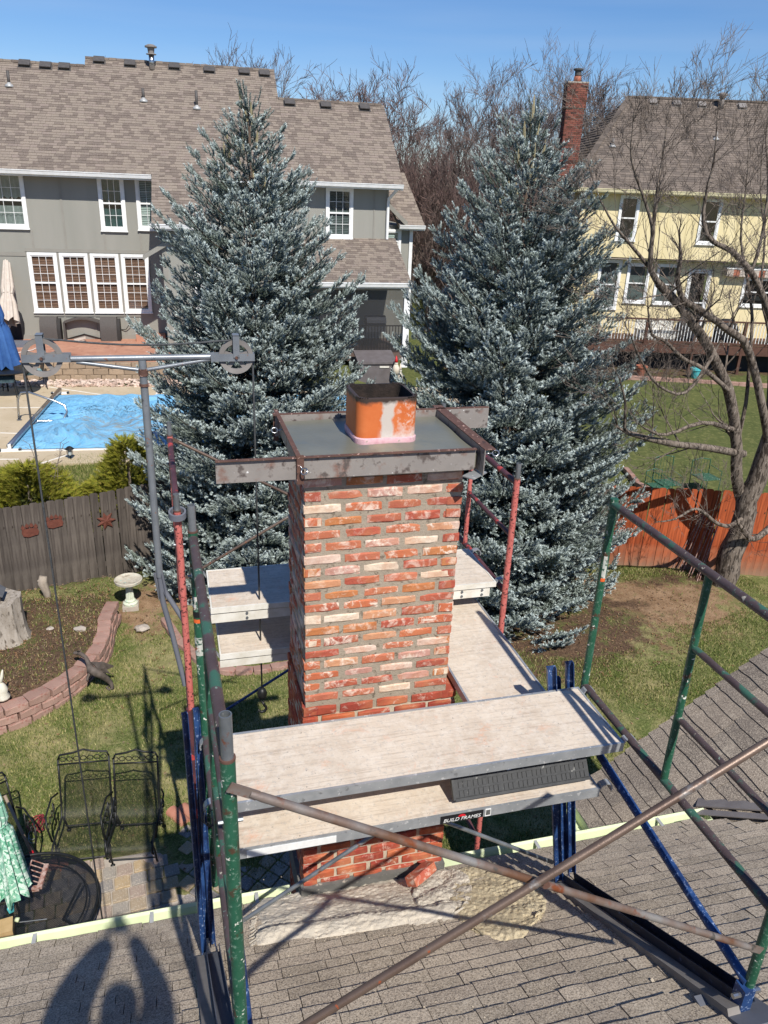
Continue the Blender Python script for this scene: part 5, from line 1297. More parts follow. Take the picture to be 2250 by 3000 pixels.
cov = m.build('pool_cover', 'pool_cover', label='sagging blue winter cover with brown leaf water stains on the pool', cat='pool cover', smooth=True)
a_ = cov.data.attributes.new('dirt', 'FLOAT', 'POINT'); a_.data.foreach_set('value', dirt)
m = MB(); pl = [pz(258, 915, PZ+.04), pz(300, 937, PZ), pz(345, 962, PZ+.02), pz(375, 974, PZ+.05)]; m.tube(pl, .03, 8); m.build('cover_pipe', 'slate_grey', label='dark strap line across the pool cover', cat='strap', smooth=True)
a, b_ = pz(130, 851), pz(22, 975); t = thing('cover_reel', 'grey tube reel along the left end of the pool cover', 'cover reel', tuple(b_))
m = MB(); m.tube([a+V(0, 0, .12), b_+V(0, 0, .12)], .06, 14); m.build('reel_tube', 'stainless', t, True)
for q in (a, b_):
    m = MB(); m.box(q.x-.22, q.x+.22, q.y-.03, q.y+.03, PZ, PZ+.05); m.obox(q+V(0, 0, .08), (.03, 0, 0), (0, .02, 0), (0, 0, .08)); m.build('reel_stand', 'coping_white', t)
    for s_ in (-1, 1):
        m = MB(); m.tube([(q.x+s_*.2, q.y-.03, PZ+.035), (q.x+s_*.2, q.y+.03, PZ+.035)], .035, 10); m.build('wheel', 'galvanised', t)
# handrail
t = thing('pool_handrail', 'looped stainless handrail at the left pool end', 'handrail', tuple(pz(38, 905)))
f0 = pz(42, 908); h1 = .72
pts = [f0, f0+V(-.03, .06, h1*.85), ony(48, 848, f0.y+.0)+V(0, 0, 0)]
Y0 = f0.y+.1
pp = [(41, 908), (38, 862), (46, 848), (62, 847), (118, 866), (140, 876), (145, 890), (138, 905), (120, 909), (82, 909), (73, 918)]
m = MB(); yy = [f0.y+(pz(76, 921).y-f0.y)*i/10 for i in range(11)]
m.tube([ony(u, v, y) for (u, v), y in zip(pp, yy)], .026, 10); m.build('rail_tube', 'stainless', t, True)
m = MB(); m.lathe(f0, [(.06, 0), (.06, .02), (.035, .03)], 12); q = pz(76, 921); m.lathe(q, [(.06, 0), (.06, .02), (.035, .03)], 12); m.build('flange', 'stainless', t)
# lantern
c = onz(154, 1003, PZ-.12); t = thing('path_light', 'small black lantern style path light by the pool deck', 'path light', tuple(c))
z = c.z; m = MB(); m.tube([c+V(0, 0, -.2), c+V(0, 0, .2)], .012, 6); m.build('stake', 'black_iron', t)
m = MB(); m.lathe(c+V(0, 0, .2), [(.05, 0), (.05, .01)], 8); m.lathe(c+V(0, 0, .34), [(.1, 0), (.04, .05), (.01, .06)], 8); 
for a in range(6): m.tube([c+V(.05*math.cos(a*1.047), .05*math.sin(a*1.047), .2), c+V(.065*math.cos(a*1.047), .065*math.sin(a*1.047), .34)], .006, 4)
m.build('lamp_cage', 'black_iron', t); m = MB(); m.lathe(c+V(0, 0, .21), [(.04, 0), (.05, .12)], 8); m.build('lamp_glass', 'cushion', t)
# retaining wall, river rock, upper patio
PAZ = -4.95; YW = pz(200, 818).y
wl, wr = V(-7.5, YW+.35, 0), V(3.2, YW-.55, 0)
block_run('retaining_wall', 'low tan stone block retaining wall between pool deck and upper patio', [(wl.x, wl.y), ((wl.x+wr.x)/2, (wl.y+wr.y)/2), (wr.x, wr.y)], 3, .42, .25, .17, 'wall_block', lambda x, y: PZ-.02, 6)
m = MB(); 
for i in range(1500):
    f = random.random(); p = wl.lerp(wr, f); m.ico((p.x, p.y-.18-random.random()*.75, PZ+random.uniform(.0, .05)), random.uniform(.025, .06), (1.2, 1, .7), .2, 0 if False else 1)
m.build('river_rocks', 'river_rock', kind='stuff')
m = MB(); m.prism([(wl.x, wl.y+.1, PAZ-.4), (wr.x, wr.y+.1, PAZ-.4), (3.4, 27.2, PAZ-.4), (-8, 27.8, PAZ-.4)], (0, 0, .4)); m.build('upper_patio', 'patio_stamp', kind='structure')
for q in range(1):
    m = MB()
    for f in range(7):
        p = wl.lerp(wr, .12+f*.13); m.obox(V(p.x+.6, p.y+2.6, PAZ+.002), V(.35, 2.2, 0), V(.012, 0, 0), (0, 0, .002))
    m.build('patio_joint', 'patio_stamp', kind='structure')
# patio furniture
def shell(name, lab, u0, u1, vb, hgt, dep, kind_):
    a, b_ = onz(u0, vb, PAZ), onz(u1, vb, PAZ); c = (a+b_)/2; w_ = (b_-a).length; t = thing(name, lab, 'wicker chair', tuple(c)); return t, a, b_, w_
for lab, u0, u1, vb, sgn in (('dark wicker chair tipped on its face, left of the three by the wall', 89, 134, 737, 1), ('dark wicker chair tipped on its face, right of the three by the wall', 219, 262, 737, 1)):
    t, a, b_, w_ = shell('wicker_chair', lab, u0, u1, vb, .7, .7, 0); d = (b_-a).normalized(); n_ = V(-d.y, d.x, 0)
    m = MB(); prof = [(0, 0), (-.02, .35), (.06, .62), (.22, .74), (.42, .72), (.62, .5), (.72, 0)]
    m.prism([a+n_*p+V(0, 0, h) for p, h in prof], d*w_*.82); m.build('back_shell', 'wicker', t, 'auto')
    m = MB(); m.prism([a+d*w_*.82+n_*(p*.9+.03)+V(0, 0, h*.92) for p, h in prof], d*w_*.16); m.build('arm_shell', 'wicker_dark', t, 'auto')
t, a, b_, w_ = shell('wicker_sofa', 'wicker loveseat on its back showing the open framed underside', 142, 221, 735, .7, .7, 0); d = (b_-a).normalized(); n_ = V(-d.y, d.x, 0)
m = MB(); top = [a+d*w_*i/10+V(0, 0, .56+.13*math.sin(math.pi*i/10)) for i in range(11)]; m.prism([a+n_*.35, b_+n_*.35]+[q+n_*.35 for q in top[::-1]], n_*.04); m.build('underside_panel', 'wicker_dark', t)
m = MB(); 
for p, q in zip(top, top[1:]): m.obox((p+q)/2+n_*.18, (q-p)/2*1.02, n_*.2, (0, 0, .03))
for q in (a, b_): m.obox(q+n_*.18+V(0, 0, .28), d*.03, n_*.2, (0, 0, .28))
m.build('frame_shell', 'wicker', t)
m = MB(); cc = (a+b_)/2+n_*.33
m.tube([cc, cc+V(0, 0, .68)], .02, 6); m.tube([a+n_*.33+V(0, 0, .22), b_+n_*.33+V(0, 0, .22)], .015, 6); m.tube([a+n_*.33+V(0, 0, .42), b_+n_*.33+V(0, 0, .42)], .015, 6)
for s_, q in ((1, a), (-1, b_)): m.tube([q+n_*.33+V(0, 0, .12), q+d*s_*.35+n_*.33+V(0, 0, .42)], .012, 6); m.tube([q+n_*.33+V(0, 0, .5), q+d*s_*.4+n_*.33+V(0, 0, .12)], .012, 6)
m.tube([a+n_*.2, (a+b_)/2+n_*.2+V(0, 0, .16), b_+n_*.2], .02, 6); m.build('brace_bars', 'black_iron', t)
c = onz(172, 738, PAZ); m = MB(); m.obox(c+V(0, 0, .06), (.14, 0, .03), (0, .03, 0), (-.02, 0, .05)); m.obox(c+V(.1, 0, .1), (.1, 0, .03), (0, .05, .0), (0, 0, .03)); m.build('towel', 'beige_fabric', label='crumpled cream cloth at the foot of the wicker loveseat', cat='cloth')
c = onz(287, 727, PAZ); t = thing('speaker', 'small dark upright speaker box by the house wall', 'speaker', tuple(c)); m = MB(); m.box(c.x-.1, c.x+.1, c.y-.1, c.y+.1, PAZ, PAZ+.45); m.build('cabinet', 'wicker_dark', t); m = MB(); m.box(c.x-.08, c.x+.08, c.y-.106, c.y-.1, PAZ+.05, PAZ+.4); m.build('grille', 'wicker', t)
c = onz(324, 733, PAZ); m = MB(); m.box(c.x-.42, c.x+.5, c.y-.35, c.y+.6, PAZ, PAZ+.2); m.build('step', 'patio_stamp', label='raised reddish concrete step at the right end of the upper patio', cat='step')
closed_umbrella('beige_umbrella', 'closed beige umbrella standing at the left by the grey wall', onz(20, 752, PAZ+.05), onz(14, 562, -2.55), .28, .28, .09, 'beige_fabric', folds=9, pole='slate_grey', tie=.45)
c = onz(20, 746, PAZ); t = thing('umbrella_base', 'pair of grey square umbrella base slabs on the patio', 'umbrella base', tuple(c))
for dx in (-.32, .32):
    m = MB(); m.box(c.x+dx-.3, c.x+dx+.3, c.y-.35, c.y+.3, PAZ, PAZ+.1); m.build('base_slab', 'slate_grey', t)
c = onz(42, 730, PAZ); t = thing('covered_grill', 'barbecue grill under a black cover at the left', 'grill', tuple(c))
m = MB(); n_ = 20; rings = []
for h, rx, ry in ((0, .28, .25), (.2, .32, .26), (.5, .34, .28), (.8, .31, .26), (.95, .2, .22), (1.05, .22, .2), (1.25, .2, .18), (1.33, .08, .1)):
    rings.append([(c.x+rx*(1+random.uniform(-.07, .07))*math.cos(2*math.pi*j/n_), c.y+ry*(1+random.uniform(-.07, .07))*math.sin(2*math.pi*j/n_), PAZ+h) for j in range(n_)])
ringstack(m, rings, True); m.build('grill_cover', 'black_fabric', t, True)
closed_umbrella('blue_umbrella', 'closed bright blue umbrella at the left edge over the patio table', onz(18, 845, PZ), ony(-22, 618, 21.4), .30, .36, .07, 'blue_fabric', folds=10, tie=.55)
c = onz(16, 795, PZ+.72); t = thing('garden_table', 'round dark garden table under the blue umbrella', 'table', (c.x, c.y, PZ)); m = MB(); m.lathe((c.x, c.y, PZ+.69), [(.72, 0), (.74, .015), (.72, .03)], 30); m.build('table_top', 'black_iron', t)
for a in (.5, 2.1, 3.6, 5.2): m = MB(); m.tube([(c.x+.4*math.cos(a), c.y+.4*math.sin(a), PZ+.69), (c.x+.55*math.cos(a), c.y+.55*math.sin(a), PZ)], .015, 6); m.build('leg', 'black_iron', t)
def gchair(lab, u, v, rz):
    c = onz(u, v, PZ); t = thing('garden_chair', lab, 'garden chair', tuple(c)); Rz = Matrix.Rotation(rz, 3, 'Z'); Q = lambda a, b_, h: c+Rz @ V(a, b_, h)
    m = MB(); m.obox(Q(0, 0, .45), Rz @ V(.24, 0, 0), Rz @ V(0, .24, 0), (0, 0, .04)); m.build('cushion', 'teal_fabric', t)
    m = MB(); m.obox(Q(0, .26, .75), Rz @ V(.22, 0, 0), Rz @ V(0, .02, .03), Rz @ V(0, .05, .25)); m.build('backrest', 'black_iron' if rz else 'teal_fabric', t)
    for a, b_ in ((-1, -1), (1, -1), (-1, 1), (1, 1)): m = MB(); m.tube([Q(a*.22, b_*.22, .42), Q(a*.26, b_*.26, 0)], .012, 5); m.build('leg', 'black_iron', t)
    for a in (-1, 1): m = MB(); m.tube([Q(a*.26, .24, .7), Q(a*.27, -.1, .68), Q(a*.26, -.22, .42)], .012, 5); m.build('armrest', 'black_iron', t)
gchair('garden chair with pale cushion right of the dark table', 78, 838, -1.3); gchair('garden chair with teal cushion in front of the dark table', 15, 856, .1)
m = MB(); c = onz(102, 727, PAZ)
for k in range(5): m.tube([c+V(.22*(1-.08*k)*math.cos(a), .16*(1-.08*k)*math.sin(a), .03+.03*k) for a in [i*math.pi/10 for i in range(21)]], .014, 5, False)
m.build('orange_hose', 'orange_hose', label='coil of orange hose beside the wicker chair', cat='hose', smooth=True)
m = MB(); m.tube([onz(108, 734, PAZ+.02), onz(92, 745, PAZ+.02), onz(70, 756, PAZ+.02), onz(38, 762, PAZ+.02), onz(10, 764, PAZ+.02)], .014, 6); m.build('white_hose', 'white_hose', label='thin pale hose running left across the upper patio', cat='hose', smooth=True)
for u, v, r_, h, z_, lab in ((430, 800, .26, .5, PZ+.0, 'pale urn planter at the foot of the retaining wall'), (460, 770, .33, .4, PAZ, 'wide bowl planter on the upper patio edge')):
    c = onz(u, v, z_); t = thing('planter', lab, 'planter', tuple(c)); m = MB(); m.lathe(c, [(r_*.55, 0), (r_*.5, h*.15), (r_*.9, h*.6), (r_, h*.9), (r_*1.1, h), (r_*.95, h), (r_*.85, h*.8)], 20); m.build('pot', 'statue_pale', t, 'auto'); m = MB(); m.lathe(c+V(0, 0, h*.8), [(r_*.86, 0), (r_*.8, .02)], 16); m.build('soil', 'vent_dark', t)
m = MB(); 
a, b_ = onz(262, 712, PAZ+.3), onz(282, 697, PAZ+.55); m.tube([a, a.lerp(b_, .5)+V(0, 0, -.1), b_], .012, 5); m.build('wall_cable', 'black_iron', label='thin cable drooping along the house wall', cat='cable', smooth=True)

# evergreen shrubs behind the grey fence
def shrub(lab, x, y, z, rx, h, n, seed):
    r_ = random.Random(seed); t = thing('evergreen_shrub', lab, 'shrub', (x, y, z)); m = MB(); k = 0; vs = []; fs = []
    for i in range(n):
        f = r_.random()**.8; a = r_.uniform(0, 6.28); rr = rx*math.sqrt(max(.02, 1-f**1.6))*r_.uniform(.55, 1.08); b0 = V(x+rr*math.cos(a), y+rr*math.sin(a), z+h*f*r_.uniform(.9, 1.05))
        out = V(math.cos(a), math.sin(a), r_.uniform(.1, 1.1)).normalized(); side = out.orthogonal().normalized(); side = Matrix.Rotation(r_.uniform(0, 6.28), 3, out) @ side
        L_ = r_.uniform(.10, .2)
        for q in range(5):
            s0 = b0+out*L_*q/5
            for sg in (-1, 1):
                tip = s0+out*L_*.3+side*sg*L_*.34*(1-q/6); k = len(vs); vs += [s0-out*.012, s0+out*.02, tip]; fs.append((k, k+1, k+2))
        k = len(vs); vs += [b0-side*.006, b0+side*.006, b0+out*L_*1.1]; fs.append((k, k+1, k+2))
    m.add(vs, fs); m.build('foliage', 'evergreen', t)
    m = MB(); m.tube([(x, y, z-.1), (x, y, z+h*.7)], [.05, .02], 6); m.build('stem', 'bark', t)
c = onz(60, 1075, -5.9); shrub('wide yellow green evergreen shrub behind the fence at the far left', -2.7, 14.45, -6.0, .95, 1.05, 2600, 1)
shrub('yellow green evergreen shrub behind the fence nearest the hoist mast', -.95, 14.7, -5.95, .6, 1.35, 1700, 2)
shrub('low yellow green evergreen shrub between the two larger ones by the fence', -1.45, 14.75, -6.0, .55, .6, 900, 3)
m = MB(); r_ = random.Random(3)
for k in range(3):
    b0 = V(-2.35+k*.08, 14.3, -5.6); p = b0; d = V(.05*k-.05, 0, 1)
    for i in range(9):
        q = p+d*.13; m.tube([p, q], .006, 4)
        for s_ in (-1, 1): m.tube([q, q+V(s_*r_.uniform(.04, .12), r_.uniform(-.05, .05), r_.uniform(.0, .08))], .004, 3)
        p = q; d = (d+V(r_.uniform(-.15, .15), 0, 0)).normalized()
m.build('bare_twigs', 'twig_grey', label='bare upright twigs rising above the wide shrub', cat='twigs')
# ================================================================ neighbour houses
class Fr:
    def __init__(s, x, y, yaw): s.o = V(x, y, 0); s.U = V(math.cos(yaw), math.sin(yaw), 0); s.D = V(-math.sin(yaw), math.cos(yaw), 0)
    def P(s, a, d, z): return s.o+s.U*a+s.D*d+V(0, 0, z)
    def sz(s, u, v, d=0, raw=True):          # photo position on the upright plane at depth d
        r = ray(u, v) if raw else ray(u*K, v*K); t = (s.o+s.D*d).dot(s.D)/r.dot(s.D); p = r*t-s.o; return p.dot(s.U), p.z
    def sd(s, u, v, z, raw=True):
        r = ray(u, v) if raw else ray(u*K, v*K); p = r*(z/r.z)-s.o; return p.dot(s.U), p.dot(s.D)
def fbox(m, f, a0, a1, d0, d1, z0, z1): m.obox(f.P((a0+a1)/2, (d0+d1)/2, (z0+z1)/2), f.U*(a1-a0)/2, f.D*(d1-d0)/2, (0, 0, (z1-z0)/2))
def window(par, f, a0, a1, z0, z1, d=0, cols=3, rows=4, trim=.09, mat='white_trim', cover='blind_brown', label=None):
    if a1 < a0: a0, a1 = a1, a0
    m = MB(); 
    fbox(m, f, a0, a0+trim, d-.05, d+.01, z0, z1); fbox(m, f, a1-trim, a1, d-.05, d+.01, z0, z1)
    fbox(m, f, a0+trim, a1-trim, d-.048, d+.01, z1-trim, z1); fbox(m, f, a0+trim, a1-trim, d-.055, d+.01, z0, z0+trim)
    fbox(m, f, a0-.02, a1+.02, d-.08, d, z0-.03, z0)
    i0, i1, j0, j1 = a0+trim, a1-trim, z0+trim, z1-trim; zm = (j0+j1)/2
    fw = .035
    fbox(m, f, i0, i0+fw, d-.03, d+.03, j0, j1); fbox(m, f, i1-fw, i1, d-.03, d+.03, j0, j1); fbox(m, f, i0+fw, i1-fw, d-.029, d+.03, j1-fw, j1); fbox(m, f, i0+fw, i1-fw, d-.029, d+.03, j0, j0+fw); fbox(m, f, i0+fw, i1-fw, d-.035, d+.02, zm-.025, zm+.025)
    w_ = m.build('window', mat, par); 
    if label: w_['label'] = label
    for q0, q1 in ((j0+fw, zm-.025), (zm+.025, j1-fw)):
        m = MB(); m.quad(f.P(i0+fw, d-.01, q0), f.P(i1-fw, d-.01, q0), f.P(i1-fw, d-.01, q1), f.P(i0+fw, d-.01, q1)); m.build('pane', 'window_glass', w_)
    m = MB()
    for c in range(1, cols): x = i0+fw+(i1-i0-2*fw)*c/cols; fbox(m, f, x-.006, x+.006, d-.022, d-.012, j0+fw, j1-fw)
    if rows:
        for q0, q1 in ((j0+fw, zm-.025), (zm+.025, j1-fw)):
            for r_ in range(1, rows//2): z = q0+(q1-q0)*r_/(rows//2); fbox(m, f, i0+fw, i1-fw, d-.021, d-.013, z-.006, z+.006)
    if cols > 1: m.build('muntins', mat, w_)
    if cover.startswith('blind'):
        m = MB(); z = j0+.03; ztop = j1-.02
        while z < ztop: m.obox(f.P((i0+i1)/2, d+.035, z), f.U*(i1-i0)/2*.97, f.D*.008+V(0, 0, .017), f.D*.001-V(0, 0, .0006)); z += .05
        m.build('blind', cover, w_)
    elif cover.startswith('curtain'):
        m = MB(); n_ = 30
        for h0, h1, am, ph in ((zm+.0, j1, .02, 0), (j0+.02, zm-.16, .015, 2)):
            for i in range(n_):
                xa, xb = i0+(i1-i0)*i/n_, i0+(i1-i0)*(i+1)/n_; za = h0+.1*abs(math.sin(i*.42)) if ph == 0 else h0; zb2 = h0+.1*abs(math.sin((i+1)*.42)) if ph == 0 else h0
                m.quad(f.P(xa, d+.05+am*math.sin(i*1.3), za), f.P(xb, d+.05+am*math.sin((i+1)*1.3), zb2), f.P(xb, d+.05+am*math.sin((i+1)*1.3), h1), f.P(xa, d+.05+am*math.sin(i*1.3), h1))
        m.build('curtain', cover, w_, True)
    m = MB(); fbox(m, f, i0, i1, d+.35, d+.36, j0, j1); m.build('dark_interior', 'unlit_dark', w_); return w_
def wall_with_holes(par, f, a0, a1, z0, z1, holes, mat, d=0, th=.16, name='wall'):
    """wall strip cut round rectangular openings"""
    xs_ = sorted({a0, a1, *[h[0] for h in holes], *[h[1] for h in holes]}); m = MB()
    xs_ = [x for x in xs_ if a0 <= x <= a1]
    for xa, xb in zip(xs_, xs_[1:]):
        hs = sorted([(h[2], h[3]) for h in holes if h[0] <= xa+1e-6 and h[1] >= xb-1e-6]); z = z0
        for p, q in hs:
            if p > z: fbox(m, f, xa, xb, d, d+th, z, p)
            z = max(z, q)
        if z < z1: fbox(m, f, xa, xb, d, d+th, z, z1)
    return m.build(name, mat, par)
def roof_vent(par, f, a, d, z, w_=.34, mat='vent_dark', sl=.667):
    m = MB(); n_ = V(0, 0, 1); Us = (f.D+V(0, 0, sl)).normalized(); N_ = (V(0, 0, 1)-f.D*sl).normalized(); p = f.P(a, d, z)
    m.obox(p+N_*.06, f.U*w_/2, Us*.13, N_*.05); m.obox(p+N_*.01, f.U*w_*.62, Us*.2, N_*.008); m.obox(p+N_*.1-Us*.02, f.U*w_*.52, Us*.16, N_*.012); m.build('roof_vent', mat, par)
def pipe_vent(par, f, a, d, z, h=.3, r=.045, mat='vent_dark'):
    p = f.P(a, d, z); m = MB(); m.tube([p, p+V(0, 0, h)], r, 8); q = m.build('vent_pipe', mat, par, True)
    m = MB(); m.lathe(p-V(0, 0, .03), [(.16, -.02), (.12, .05), (.06, .09), (.05, .12)], 10); m.build('boot', 'pipe_boot', q, True)
def gutter2(par, f, a0, a1, d, z, mat='white_trim', name='gutter'):
    m = MB(); fbox(m, f, a0, a1, d-.02, d, z-.17, z+.0); m.prism([f.P(a0, d+x, z+y) for x, y in ((-.02, 0), (-.15, 0), (-.15, -.02), (-.135, -.04), (-.11, -.12), (-.02, -.12))], f.U*(a1-a0)); 
    return m.build(name, mat, par)
def roof_plane(par, f, poly, th=.14, mat='shingle_brown', expo=.14, wr=(.12, .27), rows=None, length=8, O=None, U=None, W=None, maxn=300, seed=1, label=None):
    m = MB(); A, B, C = [f.P(*q) for q in poly[:3]]; n_ = (B-A).cross(C-A).normalized(); n_ = -n_ if n_.z < 0 else n_
    m.prism([f.P(*q)-n_*.01 for q in poly], -n_*th); r_ = m.build('roof', mat, par)
    if label: r_['label'] = label
    shingles(r_, O, U, W, rows, expo, wr, .014, mat, maxn, seed=seed); return r_

# ---- grey house
F1 = Fr(0, 27, math.radians(-2.53)); HG = PAZ
GH = thing('grey_house', 'large grey two storey house with brown shingle roof behind the left spruce', 'house', tuple(F1.P(0, 2, HG)))
EV = .05; SR = .667; OV = .5        # eave height, pitch, overhang
def rz1(d): return EV+SR*(d+OV)
L0 = -16.0
sJ = F1.sz(444, 512, -OV)[0]        # where the lower middle roof begins
sE = F1.sz(1176, 550, -OV)[0]; cornr = F1.sz(1139.6, 553)[0]
# windows measured on the wall plane
def wz(a, b_): (s0, z1), (s1, z0) = F1.sz(*a), F1.sz(*b_); return s0, s1, z0, z1
W2 = wz((281.8, 511.6), (386.4, 677.4)); wW = W2[1]-W2[0]
w1r = F1.sz(64.8, 499.6)[0]; W1 = (w1r-wW-.12, w1r, W2[2], W2[3])
w3l = F1.sz(393.3, 517.7)[0]; W3 = (w3l, w3l+wW*.9, W2[2]+.05, W2[3]-.0)
W2 = (W2[0], W2[0]+wW*.86, W2[2], W2[3])
bz1 = F1.sz(262*.3014, 480+858*.3014)[1]; bz0 = F1.sz(345*.3014, 480+1440*.3014)[1]
bk = []
for l_, r_ in ((262, 550), (572, 850), (872, 1150), (1170, 1440)):
    bk.append((F1.sz(l_*.3014, 480+870*.3014)[0], F1.sz(r_*.3014, 480+880*.3014)[0], bz0, bz1))
W4s = wz((954.9, 546.9), (1032.5, 698.8))
zmid = F1.sz(10, 742)[1]
holes = [(a+.09, b_-.09, c+.09, d-.09) for a, b_, c, d in [W1, W2, W3]+bk]
sR = sJ+.25
wall_with_holes(GH, F1, L0, sR, HG-.3, EV-.08, holes, 'siding_grey')
wall_with_holes(GH, F1, sR, cornr, -3.4, EV-.1, [(W4s[0]+.09, W4s[1]-.09, W4s[2]+.09, W4s[3]-.09)], 'siding_grey')
m = MB(); fbox(m, F1, L0, cornr-.01, 9.2, 9.3, HG-.3, EV); fbox(m, F1, L0, L0+.1, 0, 9.2, HG-.3, EV); fbox(m, F1, cornr-.1, cornr-.002, .17, 9.2, HG-.3, EV-.1); m.build('wall', 'siding_grey', GH)
for W_, cv, lb in ((W1, 'curtain', 'upper left window with scalloped curtains'), (W2, 'curtain_teal', 'upper window with dark teal curtains'), (W3, 'blind_white', 'upper window half hidden by the roof')): window(GH, F1, *W_, cover=cv, label=lb)
for i, W_ in enumerate(bk): window(GH, F1, *W_, rows=6, trim=.085, cover='blind_brown')
window(GH, F1, *W4s, cover='blind_dark', label='upper right window with green grey blinds')
# trim boards and battens
m = MB(); fbox(m, F1, L0, bk[0][0]-.04, -.02, 0, zmid-.07, zmid+.05); m.build('band_board', 'trim_grey', GH)
m = MB(); fbox(m, F1, bk[0][0]-.05, bk[3][1]+.05, -.022, 0, bz1+.02, bz1+.12); m.build('band_board', 'trim_grey', GH)
m = MB(); fbox(m, F1, L0, sR-.3, -.018, 0, HG, HG+.14); m.build('base_board', 'trim_grey', GH)
for u, v0, v1 in ((598, 110, 845), (300, 620, 830), (1010, 665, 860), (1358, 640, 870)):
    s_ = F1.sz(u*.3014, 480+400*.3014)[0] if u == 598 else F1.sz(u*.3014, 480+v0*.3014)[0]; z1 = EV-.1 if u == 598 else W2[2]-.06
    m = MB(); fbox(m, F1, s_-.03, s_+.03, -.016, 0, bz1+.12, z1); m.build('batten', 'trim_grey', GH)
for a_, b_ in zip(bk, bk[1:]):
    m = MB(); fbox(m, F1, (a_[1]+b_[0])/2-.03, (a_[1]+b_[0])/2+.03, -.016, 0, HG+.14, bz1); m.build('batten', 'trim_grey', GH)
for a_ in bk: m = MB(); fbox(m, F1, a_[0]-.03, a_[1]+.03, -.03, 0, bz0-.13, bz0-.05); m.build('sill_board', 'trim_grey', GH)
for u in (840, 190, 965): s_ = F1.sz(850+u*.294, 600)[0]; m = MB(); fbox(m, F1, s_-.025, s_+.025, -.016, 0, -2.6, EV-.2); m.build('batten', 'trim_grey', GH)
# roof: main slope with the catslide in the middle
ridge_d = lambda u, v, raw=True: None
def plane_hit(f, u, v):            # hit the main roof slope
    r = ray(u, v); n_ = -f.D*SR+V(0, 0, 1); p0 = f.P(0, -OV, EV); t = p0.dot(n_)/r.dot(n_); p = r*t-f.o; return p.dot(f.U), p.dot(f.D), p.z
rA = plane_hit(F1, 250, 166); rA0 = plane_hit(F1, 100, 178); rB = plane_hit(F1, 803, 208); rC = plane_hit(F1, 817, 288); rD = plane_hit(F1, 1117, 307)
low = plane_hit(F1, 437, 655); lowd = low[1]; loww = plane_hit(F1, 565, 660)[0]+.8
mmx = plane_hit(F1, 850, 535)[0]
dR1 = (rA[1]+rB[1])/2; dR0 = dR1-.45; dR2 = (rC[1]+rD[1])/2
sA = rA[0]; sBx = (rB[0]); sEr = rD[0]
def q3(a, d): return (a, d, rz1(d))
Wup = (F1.D+V(0, 0, SR)).normalized(); LR = math.hypot(1, SR)
rowsL = lambda i, v: None if v/LR-OV > dR1 else ([(L0, sBx)] if v/LR-OV < dR0 else [(sA, sBx)])
rf1 = roof_plane(GH, F1, [q3(L0, -OV), q3(sBx, -OV), q3(sBx, dR1), q3(sA, dR1), q3(sA, dR0), q3(L0, dR0)], rows=rowsL, O=F1.P(0, -OV, EV), U=F1.U, W=Wup, seed=21, label='wide left slope of the brown shingle roof')
rowsR = lambda i, v: None if v/LR-OV > dR2 else [(sBx, sEr+.02*v)]
rf2 = roof_plane(GH, F1, [q3(sBx, -OV-.0), q3(sE, -OV), q3(sEr, dR2), q3(sBx, dR2)], rows=rowsR, O=F1.P(0, -OV, EV), U=F1.U, W=Wup, seed=22, label='right slope of the brown shingle roof with the lower ridge')
rowsM = lambda i, v: None if v/LR+lowd > -OV+.02 else [(sJ, loww)]
rf3 = roof_plane(GH, F1, [q3(sJ, lowd), q3(loww, lowd), q3(loww, -OV), q3(sJ, -OV)], rows=rowsM, O=F1.P(0, lowd, rz1(lowd)), U=F1.U, W=Wup, seed=23, label='middle roof slope that runs down lower')
for a0, a1, dd, nm in ((L0, sA, dR0, 0), (sA, sBx, dR1, 0), (sBx, sEr, dR2, 0)):
    m = MB(); n = int((a1-a0)/.25)
    for i in range(n): fbox(m, F1, a0+(a1-a0)*i/n+.005, a0+(a1-a0)*(i+1)/n-.005, dd-.12, dd+.12, rz1(dd)-.05, rz1(dd)+.022+.006*(i % 2))
    m.build('ridge_cap', 'shingle_brown', rf1)
    m = MB(); m.prism([F1.P(a0, dd, rz1(dd)-.03), F1.P(a0, dd+6, rz1(dd)-4.2), F1.P(a1, dd+6, rz1(dd)-4.2), F1.P(a1, dd, rz1(dd)-.03)], (0, 0, -.1)); m.build('back_slope', 'shingle_brown', rf1)
m = MB(); m.prism([F1.P(sBx-.02, dR2-3.5, rz1(dR2-3.5)-.2), F1.P(sBx-.02, dR1, rz1(dR1)-.12), F1.P(sBx-.02, dR1+4, rz1(dR1)-3), F1.P(sBx-.02, dR2+3, rz1(dR2)-2.5)], F1.U*.015); m.build('gable_wall', 'siding_grey', GH)
m = MB(); m.prism([F1.P(cornr-.05, 0, EV-.3), F1.P(cornr-.05, dR2, rz1(dR2)-.15), F1.P(cornr-.05, 2*dR2, EV-.3)], F1.U*.05); m.build('gable_wall', 'siding_grey', GH)
gutter2(GH, F1, L0, sJ-.01, -OV, EV+.0); gutter2(GH, F1, mmx-.8, sE+.05, -OV, EV); gutter2(GH, F1, sJ-.05, loww, lowd, rz1(lowd))
m = MB(); fbox(m, F1, L0, sJ, -OV, 0, EV-.1, EV-.06); fbox(m, F1, sR+.3, sE, -OV, 0, EV-.12, EV-.08); m.build('soffit', 'white_trim', GH)
